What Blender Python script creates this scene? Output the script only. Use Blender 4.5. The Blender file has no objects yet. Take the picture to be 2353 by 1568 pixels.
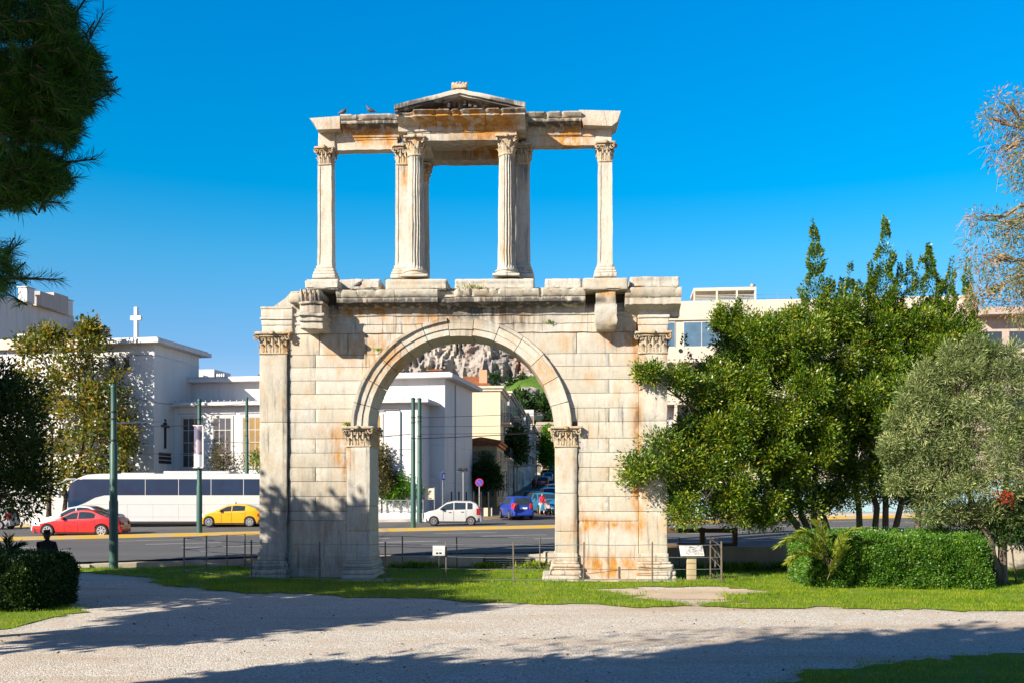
import bpy, math, random
import numpy as np
from mathutils import Vector, noise
R = math.radians
rnd = random.Random(7)
nrg = np.random.default_rng(11)
sc = bpy.context.scene
col = sc.collection
# camera calibration measured on the photograph (2352 px wide copy): focal length, principal column, horizon row, eye height
F, CX, HY, ZC = 2294.0, 1176.0, 1135.0, 2.72
def wx(px, d): return (px - CX) / F * d
def wz(py, d): return ZC - (py - HY) / F * d
def at(px, py, d): return Vector((wx(px, d), d, wz(py, d)))
def gd(py, z=0.0): return (ZC - z) * F / (py - HY)          # distance of a ground point seen at row py

class Frame:
    """A building's own axes: u to the right along the facade, v into it. Right end nearer by angle a."""
    def __init__(s, xo, yo, deg):
        s.xo, s.yo, s.a = xo, yo, R(deg); s.c, s.s = math.cos(s.a), math.sin(s.a)
    def u(s, px, v=0.0):
        k = (px - CX) / F
        return (k * (s.yo + v * s.c) - s.xo - v * s.s) / (s.c + k * s.s)
    def z(s, px, py, v=0.0):
        return ZC - (py - HY) / F * (s.yo - s.u(px, v) * s.s + v * s.c)
    def root(s, name, label, cat, group=None, z=0):
        return empty(name, (s.xo, s.yo, z), -s.a, label, cat, group)

def tag(o, label=None, cat=None, group=None, kind=None):
    if label: o['label'] = label
    if cat: o['category'] = cat
    if group: o['group'] = group
    if kind: o['kind'] = kind
    return o
def empty(name, loc=(0, 0, 0), rz=0, label=None, cat=None, group=None):
    o = bpy.data.objects.new(name, None); col.objects.link(o)
    o.location = loc; o.rotation_euler = (0, 0, rz); o.empty_display_size = .3
    return tag(o, label, cat, group)
def copy_tree(o, parent=None):
    c = o.copy(); col.objects.link(c); c.parent = parent
    for ch in list(o.children): copy_tree(ch, c)
    return c

class MB:
    """collects geometry; build() links it as one mesh object"""
    def __init__(s): s.v, s.f, s.t = [], [], []
    def add(s, verts, faces, tint=None):
        n = len(s.v); t = rnd.random() if tint is None else tint
        s.v.extend(tuple(p) for p in verts); s.t.extend([t] * len(verts))
        s.f.extend(tuple(i + n for i in f) for f in faces)
        return s
    def box(s, x0, x1, y0, y1, z0, z1, tint=None):
        return s.add([(x0,y0,z0),(x1,y0,z0),(x1,y1,z0),(x0,y1,z0),(x0,y0,z1),(x1,y0,z1),(x1,y1,z1),(x0,y1,z1)],
                     [(0,3,2,1),(4,5,6,7),(0,1,5,4),(1,2,6,5),(2,3,7,6),(3,0,4,7)], tint)
    def gbox(s, x0, x1, y0, y1, z0, z1, res=.3, r=.02, tint=None, chip=0):
        """box with gridded faces and rounded arrises"""
        lo, hi = np.array([x0,y0,z0]), np.array([x1,y1,z1])
        r = min(r, (hi - lo).min() * .45)
        ax = []
        for i in range(3):
            L = hi[i] - lo[i]; n = max(1, int(round((L - 2*r) / res)))
            ax.append(np.concatenate([[lo[i], lo[i] + r*.4], np.linspace(lo[i] + r, hi[i] - r, n + 1), [hi[i] - r*.4, hi[i]]]))
        t = rnd.random() if tint is None else tint
        for d in range(3):
            a, b = (d + 1) % 3, (d + 2) % 3
            A, B = ax[a], ax[b]
            for side in (0, 1):
                P = np.zeros((len(A), len(B), 3)); P[..., a] = A[:, None]; P[..., b] = B[None, :]
                P[..., d] = hi[d] if side else lo[d]
                C = np.clip(P, lo + r, hi - r); D = P - C
                l = np.linalg.norm(D, axis=2, keepdims=True); l[l == 0] = 1
                P = C + D / l * r
                if chip:
                    ed = (np.abs(D) > 1e-7).sum(axis=2) >= 2
                    for i_, j_ in zip(*np.nonzero(ed)):
                        p_ = Vector(P[i_, j_]); c_ = max(0, noise.noise(p_ * 1.9) - .1) * 1.3 + max(0, noise.noise(p_ * 6.1) - .15) * .6
                        P[i_, j_] -= D[i_, j_] / l[i_, j_] * min(chip, c_ * chip)
                na, nb = len(A), len(B)
                fs = []
                for i in range(na - 1):
                    for j in range(nb - 1):
                        q = (i*nb + j, (i+1)*nb + j, (i+1)*nb + j + 1, i*nb + j + 1)
                        fs.append(q if side else q[::-1])
                s.add(P.reshape(-1, 3).tolist(), fs, t)
        return s
    def poly(s, pts, a0, a1, axis='y', tint=None):
        """prism: 2-D outline extruded along an axis. axis y: pts=(x,z); axis x: pts=(y,z); axis z: pts=(x,y)"""
        n = len(pts)
        m = {'y': lambda p, t: (p[0], t, p[1]), 'x': lambda p, t: (t, p[0], p[1]), 'z': lambda p, t: (p[0], p[1], t)}[axis]
        vs = [m(p, a0) for p in pts] + [m(p, a1) for p in pts]
        fs = [tuple(range(n)), tuple(range(2*n - 1, n - 1, -1))] + [(i, i + n, (i + 1) % n + n, (i + 1) % n) for i in range(n)]
        return s.add(vs, fs, tint)
    def prof(s, pts, u0, u1, res=.25, tint=None):
        """moulding: closed profile (v,z) run along u in short lengths"""
        n = len(pts); k = max(1, int(round(abs(u1 - u0) / res)))
        vs, fs = [], []
        for i in range(k + 1):
            u = u0 + (u1 - u0) * i / k
            vs += [(u, p[0], p[1]) for p in pts]
        for i in range(k):
            for j in range(n):
                a = i*n + j; b = i*n + (j + 1) % n
                fs.append((a, b, b + n, a + n))
        fs.append(tuple(range(n - 1, -1, -1))); fs.append(tuple(range(k*n, k*n + n)))
        return s.add(vs, fs, tint)
    def tube(s, pts, rad, n=8, tint=None, cap=True):
        pts = [Vector(p) for p in pts]
        if not hasattr(rad, '__len__'): rad = [rad] * len(pts)
        vs, fs = [], []
        for i, p in enumerate(pts):
            d = (pts[min(i + 1, len(pts) - 1)] - pts[max(i - 1, 0)]).normalized()
            a = d.cross(Vector((0, 0, 1)) if abs(d.z) < .9 else Vector((1, 0, 0))).normalized(); b = d.cross(a)
            for j in range(n):
                q = 2 * math.pi * j / n
                vs.append(p + (a * math.cos(q) + b * math.sin(q)) * rad[i])
        for i in range(len(pts) - 1):
            for j in range(n):
                fs.append((i*n + j, i*n + (j+1) % n, (i+1)*n + (j+1) % n, (i+1)*n + j))
        if cap: fs.append(tuple(range(n))[::-1]); fs.append(tuple(range(len(vs) - n, len(vs))))
        return s.add(vs, fs, tint)
    def lathe(s, prof, c, n=24, tint=None, flute=None, axis='z'):
        """prof = [(r, h)]; flute=(count, depth, h0, h1)"""
        vs, fs = [], []
        for r, h in prof:
            for j in range(n):
                q = 2 * math.pi * j / n; rr = r
                if flute and flute[2] <= h <= flute[3]: rr = r * (1 - flute[1] * abs(math.sin(q * flute[0] / 2)) ** .7)
                x, y = rr * math.cos(q), rr * math.sin(q)
                vs.append((c[0] + x, c[1] + y, c[2] + h) if axis == 'z' else (c[0] + x, c[1] + h, c[2] + y))
        for i in range(len(prof) - 1):
            for j in range(n):
                fs.append((i*n + j, i*n + (j+1) % n, (i+1)*n + (j+1) % n, (i+1)*n + j))
        fs.append(tuple(range(n))[::-1]); fs.append(tuple(range(len(vs) - n, len(vs))))
        return s.add(vs, fs, tint)
    def grid(s, P, tint=None, closed=False):
        """P: rows of points"""
        m = len(P[0]); vs = [p for r in P for p in r]; fs = []
        for i in range(len(P) - 1):
            for j in range(m if closed else m - 1):
                fs.append((i*m + j, i*m + (j+1) % m, (i+1)*m + (j+1) % m, (i+1)*m + j))
        return s.add(vs, fs, tint)
    def build(s, name, mat, parent=None, smooth=None, rough=None, attrs=None, loc=None, bevel=None):
        V = np.array(s.v, dtype=np.float64)
        if rough:
            amp, fr = rough
            for i in range(len(V)):
                p = Vector(V[i])
                q = noise.noise_vector(p * fr) * amp + noise.noise_vector(p * fr * 3.7) * amp * .45
                V[i] += q
        me = bpy.data.meshes.new(name)
        me.from_pydata(V.tolist(), [], s.f)
        a = me.attributes.new('tint', 'FLOAT', 'POINT'); a.data.foreach_set('value', np.array(s.t, dtype=np.float32))
        if attrs:
            for k, fn in attrs.items():
                a = me.attributes.new(k, 'FLOAT', 'POINT'); a.data.foreach_set('value', fn(V).astype(np.float32))
        for m in (mat if isinstance(mat, (list, tuple)) else [mat]): me.materials.append(m)
        if smooth is not None:
            me.polygons.foreach_set('use_smooth', [True] * len(me.polygons))
            try: me.set_sharp_from_angle(angle=R(smooth))
            except Exception: pass
        me.update()
        o = bpy.data.objects.new(name, me); col.objects.link(o)
        if parent: o.parent = parent
        if loc is not None: o.location = loc
        if bevel:
            b = o.modifiers.new('edge', 'BEVEL'); b.width = bevel; b.segments = 2; b.limit_method = 'ANGLE'
        return o

# ---------------------------------------------------------------- materials
class NT:
    def __init__(s, name):
        s.m = bpy.data.materials.new(name); s.m.use_nodes = True
        s.t = s.m.node_tree; s.n = s.t.nodes; s.l = s.t.links
        s.n.clear(); s.out = s.n.new('ShaderNodeOutputMaterial')
        s.co = s.n.new('ShaderNodeTexCoord').outputs['Object']
    def link(s, a, inp):
        if hasattr(a, 'is_output'): s.l.new(a, inp)
        elif a is not None:
            if isinstance(a, (tuple, list)) and len(a) == 3 and inp.type == 'RGBA': a = (*a, 1)
            inp.default_value = a
    def map(s, sc_=(1, 1, 1), vec=None, loc=(0, 0, 0)):
        n = s.n.new('ShaderNodeMapping'); s.l.new(vec or s.co, n.inputs[0]); n.inputs['Scale'].default_value = sc_; n.inputs['Location'].default_value = loc
        return n.outputs[0]
    def noise(s, scale=5, detail=5, rough=.55, vec=None, dist=0):
        n = s.n.new('ShaderNodeTexNoise'); s.l.new(vec or s.co, n.inputs['Vector'])
        n.inputs['Scale'].default_value = scale; n.inputs['Detail'].default_value = detail; n.inputs['Roughness'].default_value = rough; n.inputs['Distortion'].default_value = dist
        return n.outputs['Fac']
    def voro(s, scale=5, vec=None, feature='F1', out='Distance', rand=1):
        n = s.n.new('ShaderNodeTexVoronoi'); n.feature = feature; s.l.new(vec or s.co, n.inputs['Vector']); n.inputs['Scale'].default_value = scale; n.inputs['Randomness'].default_value = rand
        return n.outputs[out]
    def attr(s, name, out='Fac'):
        n = s.n.new('ShaderNodeAttribute'); n.attribute_name = name; return n.outputs[out]
    def ramp(s, fac, stops):
        n = s.n.new('ShaderNodeValToRGB'); s.l.new(fac, n.inputs[0]); e = n.color_ramp.elements
        while len(e) < len(stops): e.new(.5)
        for i, (p, c) in enumerate(stops):
            e[i].position = p; e[i].color = (*c, 1) if not isinstance(c, (int, float)) else (c, c, c, 1)
        return n.outputs[0]
    def math(s, op, a, b=None, clamp=False):
        n = s.n.new('ShaderNodeMath'); n.operation = op; n.use_clamp = clamp
        s.link(a, n.inputs[0]); s.link(b, n.inputs[1]) if b is not None else None
        return n.outputs[0]
    def mix(s, fac, a, b, mode='MIX'):
        n = s.n.new('ShaderNodeMix'); n.data_type = 'RGBA'; n.blend_type = mode
        s.link(fac, n.inputs['Factor']); s.link(a, n.inputs[6]); s.link(b, n.inputs[7])
        return n.outputs[2]
    def bump(s, h, strength=.5, dist=.02, nrm=None):
        n = s.n.new('ShaderNodeBump'); s.link(h, n.inputs['Height']); n.inputs['Strength'].default_value = strength; n.inputs['Distance'].default_value = dist
        if nrm: s.l.new(nrm, n.inputs['Normal'])
        return n.outputs[0]
    def bsdf(s, color, rough=.7, nrm=None, metal=0, spec=.5, coat=0, trans=None, ior=None):
        b = s.n.new('ShaderNodeBsdfPrincipled'); s.link(color, b.inputs['Base Color']); s.link(rough, b.inputs['Roughness'])
        b.inputs['Metallic'].default_value = metal; b.inputs['Specular IOR Level'].default_value = spec; b.inputs['Coat Weight'].default_value = coat
        if nrm: s.l.new(nrm, b.inputs['Normal'])
        if trans:
            tr = s.n.new('ShaderNodeBsdfTranslucent'); s.link(color, tr.inputs[0])
            mx = s.n.new('ShaderNodeMixShader'); mx.inputs[0].default_value = trans
            s.l.new(b.outputs[0], mx.inputs[1]); s.l.new(tr.outputs[0], mx.inputs[2]); s.l.new(mx.outputs[0], s.out.inputs[0])
        else: s.l.new(b.outputs[0], s.out.inputs[0])
        return s.m

def plain(name, c, rough=.6, var=.25, scale=6, bump=.15, metal=0, spec=.4, coat=0, bd=.01, streak=False):
    """a surface of one colour with uneven wear"""
    t = NT(name)
    v = t.map((1, 1, .25)) if streak else None
    n1 = t.noise(scale, 6, .6, v); n2 = t.noise(scale * 9, 4, .6)
    dk = tuple(x * (1 - var) for x in c); lt = tuple(min(1, x * (1 + var * .6)) for x in c)
    cc = t.mix(t.ramp(n1, [(.3, 0), (.7, 1)]), dk, lt)
    cc = t.mix(.18, cc, t.ramp(n2, [(.35, tuple(x * .75 for x in c)), (.65, c)]))
    return t.bsdf(cc, rough, t.bump(n2, bump, bd) if bump else None, metal, spec, coat)
def leafmat(name, stops, rough=.5, trans=.35, spec=.35):
    t = NT(name)
    return t.bsdf(t.ramp(t.attr('tint'), stops), rough, None, 0, spec, 0, trans)
def glassy(name, c, rough=.06, metal=0, spec=.9):
    t = NT(name)
    n = t.noise(1.3, 3)
    cc = t.mix(n, tuple(x * .6 for x in c), tuple(x * 1.5 for x in c))
    return t.bsdf(cc, rough, t.bump(t.noise(.8, 2), .05, .05), metal, spec)
M = {}

def leaves(name, P, A, L, Wd, mat, parent=None, tint=None, up=.0):
    """P: n x 3 leaf bases, A: n x 3 directions; one small folded quad per leaf"""
    n = len(P)
    A = A / (np.linalg.norm(A, axis=1, keepdims=True) + 1e-9)
    B = np.cross(A, nrg.normal(size=(n, 3))); B /= np.linalg.norm(B, axis=1, keepdims=True) + 1e-9
    C = np.cross(A, B)
    L = (L * (0.6 + .8 * nrg.random(n)))[:, None] if not hasattr(L, 'shape') else L[:, None]
    w = L * Wd
    V = np.empty((n, 4, 3))
    V[:, 0] = P; V[:, 1] = P + A * L * .5 + B * w * .5 + C * w * .15; V[:, 2] = P + A * L; V[:, 3] = P + A * L * .5 - B * w * .5 + C * w * .15
    me = bpy.data.meshes.new(name)
    me.vertices.add(n * 4); me.vertices.foreach_set('co', V.reshape(-1))
    me.loops.add(n * 4); me.loops.foreach_set('vertex_index', np.arange(n * 4, dtype=np.int32))
    me.polygons.add(n); me.polygons.foreach_set('loop_start', np.arange(0, n * 4, 4, dtype=np.int32)); me.polygons.foreach_set('loop_total', np.full(n, 4, dtype=np.int32))
    me.update(calc_edges=True)
    a = me.attributes.new('tint', 'FLOAT', 'POINT')
    t = nrg.random(n) if tint is None else tint
    a.data.foreach_set('value', np.repeat(np.clip(t, 0, 1), 4).astype(np.float32))
    me.materials.append(mat)
    o = bpy.data.objects.new(name, me); col.objects.link(o)
    if parent: o.parent = parent
    return o
def unit(n):
    q = nrg.normal(size=(n, 3)); return q / np.linalg.norm(q, axis=1, keepdims=True)
def clumps(blobs, per_m2, clump_r, leaves_per, shell=.75, up=.25, flat=1.0, droop=0.0):
    """leaf clusters spread through the outer part of ellipsoids (centre, radii)"""
    Ps, As, Ts = [], [], []
    for c, r in blobs:
        c = np.array(c, float); r = np.array(r, float)
        area = 4 * math.pi * ((r[0]*r[1])**1.6 / 3 + (r[0]*r[2])**1.6 / 3 + (r[1]*r[2])**1.6 / 3) ** (1 / 1.6)
        k = max(4, int(area * per_m2))
        d = unit(k)
        rad = shell + (1 - shell) * nrg.random(k) ** .7 * 1.15
        rad *= 1 + .16 * np.sin(d[:, 0] * 5 + c[0]) * np.cos(d[:, 2] * 6 + c[2])
        inner = nrg.random(k) < .22; rad[inner] *= nrg.random(inner.sum()) * .6 + .3
        q = c + d * r * rad[:, None]
        tb = nrg.normal(size=k) * .16
        m = nrg.poisson(leaves_per, k) + 1
        idx = np.repeat(np.arange(k), m)
        off = nrg.normal(size=(len(idx), 3)) * clump_r * .55
        off[:, 2] *= flat
        p = q[idx] + off
        a = off / (np.linalg.norm(off, axis=1, keepdims=True) + 1e-6) + d[idx] * .7 + nrg.normal(size=(len(idx), 3)) * .35
        a[:, 2] += up - droop
        Ps.append(p); As.append(a); Ts.append(.5 + tb[idx] + nrg.normal(size=len(idx)) * .17)
    return np.concatenate(Ps), np.concatenate(As), np.concatenate(Ts)
def blob(px, py, rx, ry, d, depth=1.0):
    s = d / F
    return ((wx(px, d), d, wz(py, d)), (rx * s, (rx + ry) * .5 * s * depth, ry * s))
# ---------------------------------------------------------------- the arch
AF = Frame(-1.618, 32.0, 2.5)
U, ZA = AF.u, AF.z
def stains(lst):
    S = []
    for px, py, rx, ry, k in lst:
        S.append((U(px), ZA(px, py), rx / 71.7, ry / 71.7, k))
    def fn(V):
        o = np.zeros(len(V))
        for u, z, a, b, k in S:
            o += k * np.exp(-(((V[:, 0] - u) / a) ** 2 + ((V[:, 2] - z) / b) ** 2))
        return np.clip(o, 0, 2.0)
    return fn
RUST = stains([(830,300,60,18,1.7),(1000,293,60,12,1.2),(1060,295,70,14,1.5),(1140,305,50,22,2.0),(1090,325,60,10,.8),(1305,312,40,26,2.0),(890,320,20,14,1.0),(925,400,12,30,.8),(900,840,60,60,.75),(800,800,80,40,.55),
    (785,1040,24,60,.8),(765,1000,30,16,.5),(1400,1300,90,26,1.2),(1400,1205,100,14,.9),(1340,1210,20,50,.6),(1462,1010,9,260,.9),(1290,1060,30,45,.35),(1240,870,40,40,.6),
    (1440,775,60,26,.9),(840,718,90,16,.9),(1000,735,60,18,.7),(1500,830,40,20,.5),(1470,1130,20,40,.6),(630,790,40,18,.8),(1500,785,40,18,.7),(720,690,20,20,.3),(1400,685,40,8,1.0),(1180,725,60,14,.5)])
GRIME_SHADE = stains([(1060,700,290,8,2.6),(1090,722,120,18,1.0),(1190,742,60,18,.8),(840,700,90,8,.8),(1300,700,80,10,.6),(1055,268,150,11,3.2),(850,286,80,6,2.4),(1280,281,90,6,2.4),(1060,350,110,26,.7),  # soot spots; shade under cornices and beside pilasters is painted in too
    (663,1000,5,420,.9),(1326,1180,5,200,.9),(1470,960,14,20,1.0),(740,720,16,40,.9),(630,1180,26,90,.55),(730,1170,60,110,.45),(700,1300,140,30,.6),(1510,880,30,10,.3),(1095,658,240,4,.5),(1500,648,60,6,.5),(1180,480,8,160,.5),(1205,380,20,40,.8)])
AT = {'rust': RUST, 'grime_shade': GRIME_SHADE}
def marble_mat(name, rough_stone=False):
    t = NT(name)
    n1 = t.noise(.9, 6, .6); n2 = t.noise(5.5, 8, .65); n3 = t.noise(38, 5, .6)
    st = t.noise(2.2, 6, .6, t.map((2.6, 2.6, .35)))
    base = t.ramp(n1, [(.28, (0.409, 0.361, 0.268)), (.5, (0.471, 0.441, 0.367)), (.72, (0.505, 0.498, 0.448))])
    base = t.mix(.55, base, t.ramp(t.attr('tint'), [(0, (0.382, 0.332, 0.247)), (.3, (0.499, 0.462, 0.373)), (.65, (0.505, 0.490, 0.434)), (1, (0.424, 0.412, 0.373))]))
    base = t.mix(t.ramp(n2, [(.35, .0), (.7, .5)]), base, (0.341, 0.311, 0.255))
    vein = t.ramp(t.noise(3.5, 8, .6, t.map((1.3, 1.3, .6)), dist=2.5), [(.47, 0), (.5, .35), (.53, 0)])
    base = t.mix(vein, base, (.24, .225, .205))
    rust_n = t.ramp(t.noise(3.2, 7, .62, t.map((1.2, 1.2, .55))), [(.40, 0), (.62, 1)])
    rust = t.math('MULTIPLY', t.attr('rust'), t.math('ADD', t.math('MULTIPLY', rust_n, 1.25), .16), True)
    base = t.mix(rust, base, t.ramp(n2, [(.3, (.30, .115, .018)), (.7, (.47, .25, .06))]))
    rn = t.ramp(t.noise(1.7, 7, .6, t.map((1.5, 1.5, .6), loc=(7, 3, 1))), [(.53, 0), (.72, .55)])
    base = t.mix(rn, base, (.40, .235, .09))
    gr = t.math('MULTIPLY', t.attr('grime_shade'), t.ramp(st, [(.36, .15), (.56, 1)]), True)
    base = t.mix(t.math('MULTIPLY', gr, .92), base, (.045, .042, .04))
    dk = t.ramp(t.noise(1.6, 8, .7, t.map((2.2, 2.2, .3), loc=(3, 1, 9))), [(.57, 0), (.74, .6)])
    base = t.mix(dk, base, (.10, .095, .09))
    stk = t.ramp(t.noise(3.0, 6, .62, t.map((3.4, 3.4, .16), loc=(2, 8, 4))), [(.56, 0), (.66, .75)])
    stk = t.math('MULTIPLY', stk, t.ramp(t.noise(.55, 4, .5, None), [(.42, 0), (.6, 1)]))
    base = t.mix(stk, base, (.085, .08, .075))
    crk = t.ramp(t.voro(1.15, t.map((1, 1, .8), loc=(3, 3, 3)), 'DISTANCE_TO_EDGE'), [(0, 1), (.007, 0)])
    crk = t.math('MULTIPLY', crk, t.ramp(t.noise(.8, 3, .5, t.map((1, 1, 1), loc=(9, 9, 9))), [(.60, 0), (.66, .6)]))
    base = t.mix(crk, base, (.07, .055, .04))
    spk = t.ramp(t.noise(26, 4, .6), [(.64, 0), (.72, .55)])
    base = t.mix(spk, base, (.15, .13, .11))
    pits = t.ramp(t.voro(9), [(0, 0), (.12, 1)])
    h = t.math('ADD', t.math('MULTIPLY', n3, .35), t.math('ADD', t.math('MULTIPLY', n2, .9), t.math('MULTIPLY', pits, .25)))
    return t.bsdf(base, .78, t.bump(h, .75 if rough_stone else .5, .035 if rough_stone else .022), 0, .25)
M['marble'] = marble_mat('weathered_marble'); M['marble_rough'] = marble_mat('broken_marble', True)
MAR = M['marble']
arch = AF.root('stone_archway', 'tall two-storey ancient marble archway with columns and a small pediment on top', 'archway')
T_ = 1.5
SPR = ZA(1060, 984)            # springing height
RI, RO = 2.97, 3.57
UC = U(1059)

def wall_block(mb, f0, f1, z0, z1, v=0.0, g=.0075, nu=None, nz=None, vb=.04):
    """front skin of one ashlar; its sides turn back into the joint"""
    t = rnd.random(); dv = rnd.uniform(-.006, .008)
    nz = nz or max(2, int((z1 - z0) / .11)); zz = np.linspace(z0 + g, z1 - g, nz + 1)
    nu = nu or max(2, int((max(f1(z0), f1(z1)) - min(f0(z0), f0(z1))) / .14))
    rows = []
    e = .012
    def row(z, vv):
        a, b = f0(z) + g, f1(z) - g
        if b < a + .03: b = a + .03
        return [(a, v + vb, z)] + [(a, vv + e, z)] + [(a + e + (b - a - 2*e) * i / nu, vv, z) for i in range(nu + 1)] + [(b, vv + e, z)] + [(b, v + vb, z)]
    rows.append([(p[0], v + vb, z0 + g) for p in row(zz[0], v + dv)])
    rows.append([(p[0], max(p[1], v + dv + e), p[2]) for p in row(zz[0], v + dv)])
    for z in zz[1:-1]: rows.append(row(z, v + dv))
    rows.append([(p[0], max(p[1], v + dv + e), p[2]) for p in row(zz[-1], v + dv)])
    rows.append([(p[0], v + vb, z1 - g) for p in row(zz[-1], v + dv)])
    mb.grid(rows, t)
K = lambda c: (lambda z: c)
ROWS_PX = [1328, 1195, 1173, 1139, 1104.4, 1072.5, 1038.6, 1006, 968.4, 937, 903, 872, 841.6, 812.6, 764]
ZR = [ZA(1060, y) for y in ROWS_PX]
ZSTR = ZR[-1]                    # underside of the architrave
def circ(side):
    def f(z):
        d = z - SPR
        w = math.sqrt(max(0, 3.45 ** 2 - d * d)) if d > 0 else 3.45
        return UC + side * w
    return f
CORE = plain('joint_mortar', (.10, .08, .055), .95, .4, 9, .5)
def pier(side):
    pu = {'L': (598, 661, 797, 850), 'R': (1275, 1326, 1467, 1532)}[side]
    a, b, c, d = [U(p) for p in pu]
    outer = (a, b) if side == 'L' else (c, d); inner = (c, d) if side == 'L' else (a, b)
    w0, w1 = (b, c)
    mb = MB()
    for i in range(len(ZR) - 1):
        z0, z1 = ZR[i], ZR[i + 1]
        split = i in (2, 4, 6, 8, 10, 12) or (i == 0 and side == 'R')
        fa, fb = K(w0), K(w1)
        if z0 >= ZA(1060, 978) - .12:
            if side == 'L': fb = circ(-1)
            else: fa = circ(1)
        cuts = []
        if split:
            m = w0 + (w1 - w0) * (.47 if side == 'L' else .52)
            cuts = [m] if fa(z0) + .2 < m < fb(z0) - .2 else []
        if i == 13: cuts = [U(734), U(799)] if side == 'L' else [U(1325)]
        fs = [fa] + [K(q) for q in cuts] + [fb]
        for k in range(len(fs) - 1): wall_block(mb, fs[k], fs[k + 1], z0, z1)
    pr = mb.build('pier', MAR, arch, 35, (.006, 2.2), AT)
    core = MB(); core.gbox(w0 - .02, w1 + .02, .035, T_, 0, ZR[8] - .02, .5, .01)
    core.build('wall_core', CORE, pr)
    # pilasters
    zb = ZA(1060, 1270)
    for (p0, p1), vf, ctop, cbot, nm in ((outer, -.10, ZA(pu[0], 764), ZA(pu[0], 812), 'pilaster'), (inner, -.055, ZA(pu[2], 978), ZA(pu[2], 1024), 'pilaster')):
        m = MB(); zz = [zb - .1, zb + .72, (zb + cbot) / 2 + rnd.uniform(-.3, .5), cbot]
        if p0 == outer[0]: zz = [zb - .1, ZA(1060, 1173), ZA(1060, 968), cbot]
        for i in range(len(zz) - 1):
            m.gbox(p0, p1, vf + rnd.uniform(-.006, .006), T_ + .06, zz[i] + .004, zz[i + 1] - .004, .16, .014, None, .035)
        m.build(nm, MAR, pr, 35, (.014, 1.7), AT)
        bs = MB(); sidep = p0 == outer[0]
        prof = [(0, .17, .27), (.17, .33, .25), (.33, .40, .16), (.40, .52, .19), (.52, .60, .10), (.60, zb + .02, .045)]
        oL = 1.0 if (side == 'L') == sidep or not sidep else .55
        for z0, z1, o in prof:
            xl, xr = o, o
            if sidep: xl, xr = (o, o * .35) if side == 'L' else (o * .35, o)
            else: xl, xr = (o * .5, o * .7) if side == 'L' else (o * .7, o * .5)
            bs.gbox(p0 - xl, p1 + xr, vf - o * .9, T_ + .06 + o * .6, z0, z1, .12, .05 if o > .15 else .02, .5, .06)
        bs.build('base', MAR, pr, 45, (.016, 2.4), AT)
        cap_square(p0, p1, vf, T_ + .06, cbot, ctop, pr, nf=4 if sidep else 4)
    return pr

def leaf_strip(mb, o, out, side, w, h, curl, tint=None):
    """one acanthus leaf: base point o, outward dir, sideways dir"""
    o, out, side = Vector(o), Vector(out), Vector(side); up = Vector((0, 0, 1))
    ts = [(0, 0, .85), (.25, .03, 1.0), (.5, .10, 1.0), (.72, .26, .85), (.9, .55, .62), (1.0, .85, .45), (.93, 1.0, .25)]
    rows = []
    for t, q, ww in ts:
        c = o + up * (h * t) + out * (curl * q)
        hw = w * .5 * ww
        rows.append([c - side * hw - out * .012, c - side * hw * .55 + out * .006, c + out * .028, c + side * hw * .55 + out * .006, c + side * hw - out * .012])
    mb.grid(rows, tint)
def scroll(mb, c, ax, r, wd, tint=None):
    """small volute: flattened ring with a hub, axis ax"""
    ax = Vector(ax).normalized(); a = ax.cross(Vector((0, 0, 1))).normalized(); b = Vector((0, 0, 1)); c = Vector(c)
    pts = [c + (a * math.cos(q) + b * math.sin(q)) * (r * (1 - .09 * i)) for i, q in enumerate(np.linspace(1.2, 1.2 - 2.6 * math.pi, 11))]
    mb.tube(pts, [wd * (.55 - .02 * i) for i in range(11)], 5, tint)
def cap_square(x0, x1, y0, y1, z0, z1, par, nf=4, outk=1.0):
    h = z1 - z0; w = x1 - x0; o = .15 * outk; mb = MB()
    mb.gbox(x0 + .01, x1 - .01, y0 + .01, y1 - .01, z0 - .02, z1 - .1 * h, .3, .02, .35)
    mb.gbox(x0 - .03, x1 + .03, y0 - .03, y1 + .03, z0 - .03, z0 + .045 * h, .3, .02, .5)        # astragal
    mb.gbox(x0 - o, x1 + o, y0 - o, y1 + o, z1 - .13 * h, z1, .25, .03, .6)                     # abacus
    mb.gbox(x0 - o * .55, x1 + o * .55, y0 - o * .55, y1 + o * .55, z1 - .24 * h, z1 - .12 * h, .3, .03, .45)
    def face(p, q, out, n):
        p, q = Vector(p), Vector(q); sd = (q - p).normalized(); L = (q - p).length; ow = L / n
        for i in range(n):
            leaf_strip(mb, p + sd * (ow * (i + .5)), out, sd, ow * .98, h * .42, .10 * outk, rnd.uniform(.2, .8))
        for i in range(n - 1):
            leaf_strip(mb, p + sd * (ow * (i + 1)), out, sd, ow * .72, h * .70, .12 * outk, rnd.uniform(.2, .8))
        for i in range(n):
            c = p + sd * (ow * (i + .5)) + Vector(out) * .05 + Vector((0, 0, h * .68))
            scroll(mb, c, out, .065 * min(1, ow * 4), .035, .4)
        for s_, e in ((p, -1), (q, 1)):
            c = s_ + sd * (e * o * .35) + Vector(out) * (o * .6) + Vector((0, 0, h * .74))
            scroll(mb, c, out, .10 * min(1.2, h / .6), .05, .5)
        c = (p + q) / 2 + Vector(out) * (o + .02) + Vector((0, 0, h * .93))
        mb.gbox(c.x - .06, c.x + .06, c.y - .05, c.y + .05, c.z - .06, c.z + .06, .1, .03, .3)
    face((x0, y0, z0), (x1, y0, z0), (0, -1, 0), nf)
    nd = max(2, min(6, int((y1 - y0) / (w / nf))))
    face((x1, y0, z0), (x1, y1, z0), (1, 0, 0), nd)
    face((x0, y1, z0), (x0, y0, z0), (-1, 0, 0), nd)
    return mb.build('capital', M['capital'], par, 50, (.018, 5.5), AT)
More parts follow.
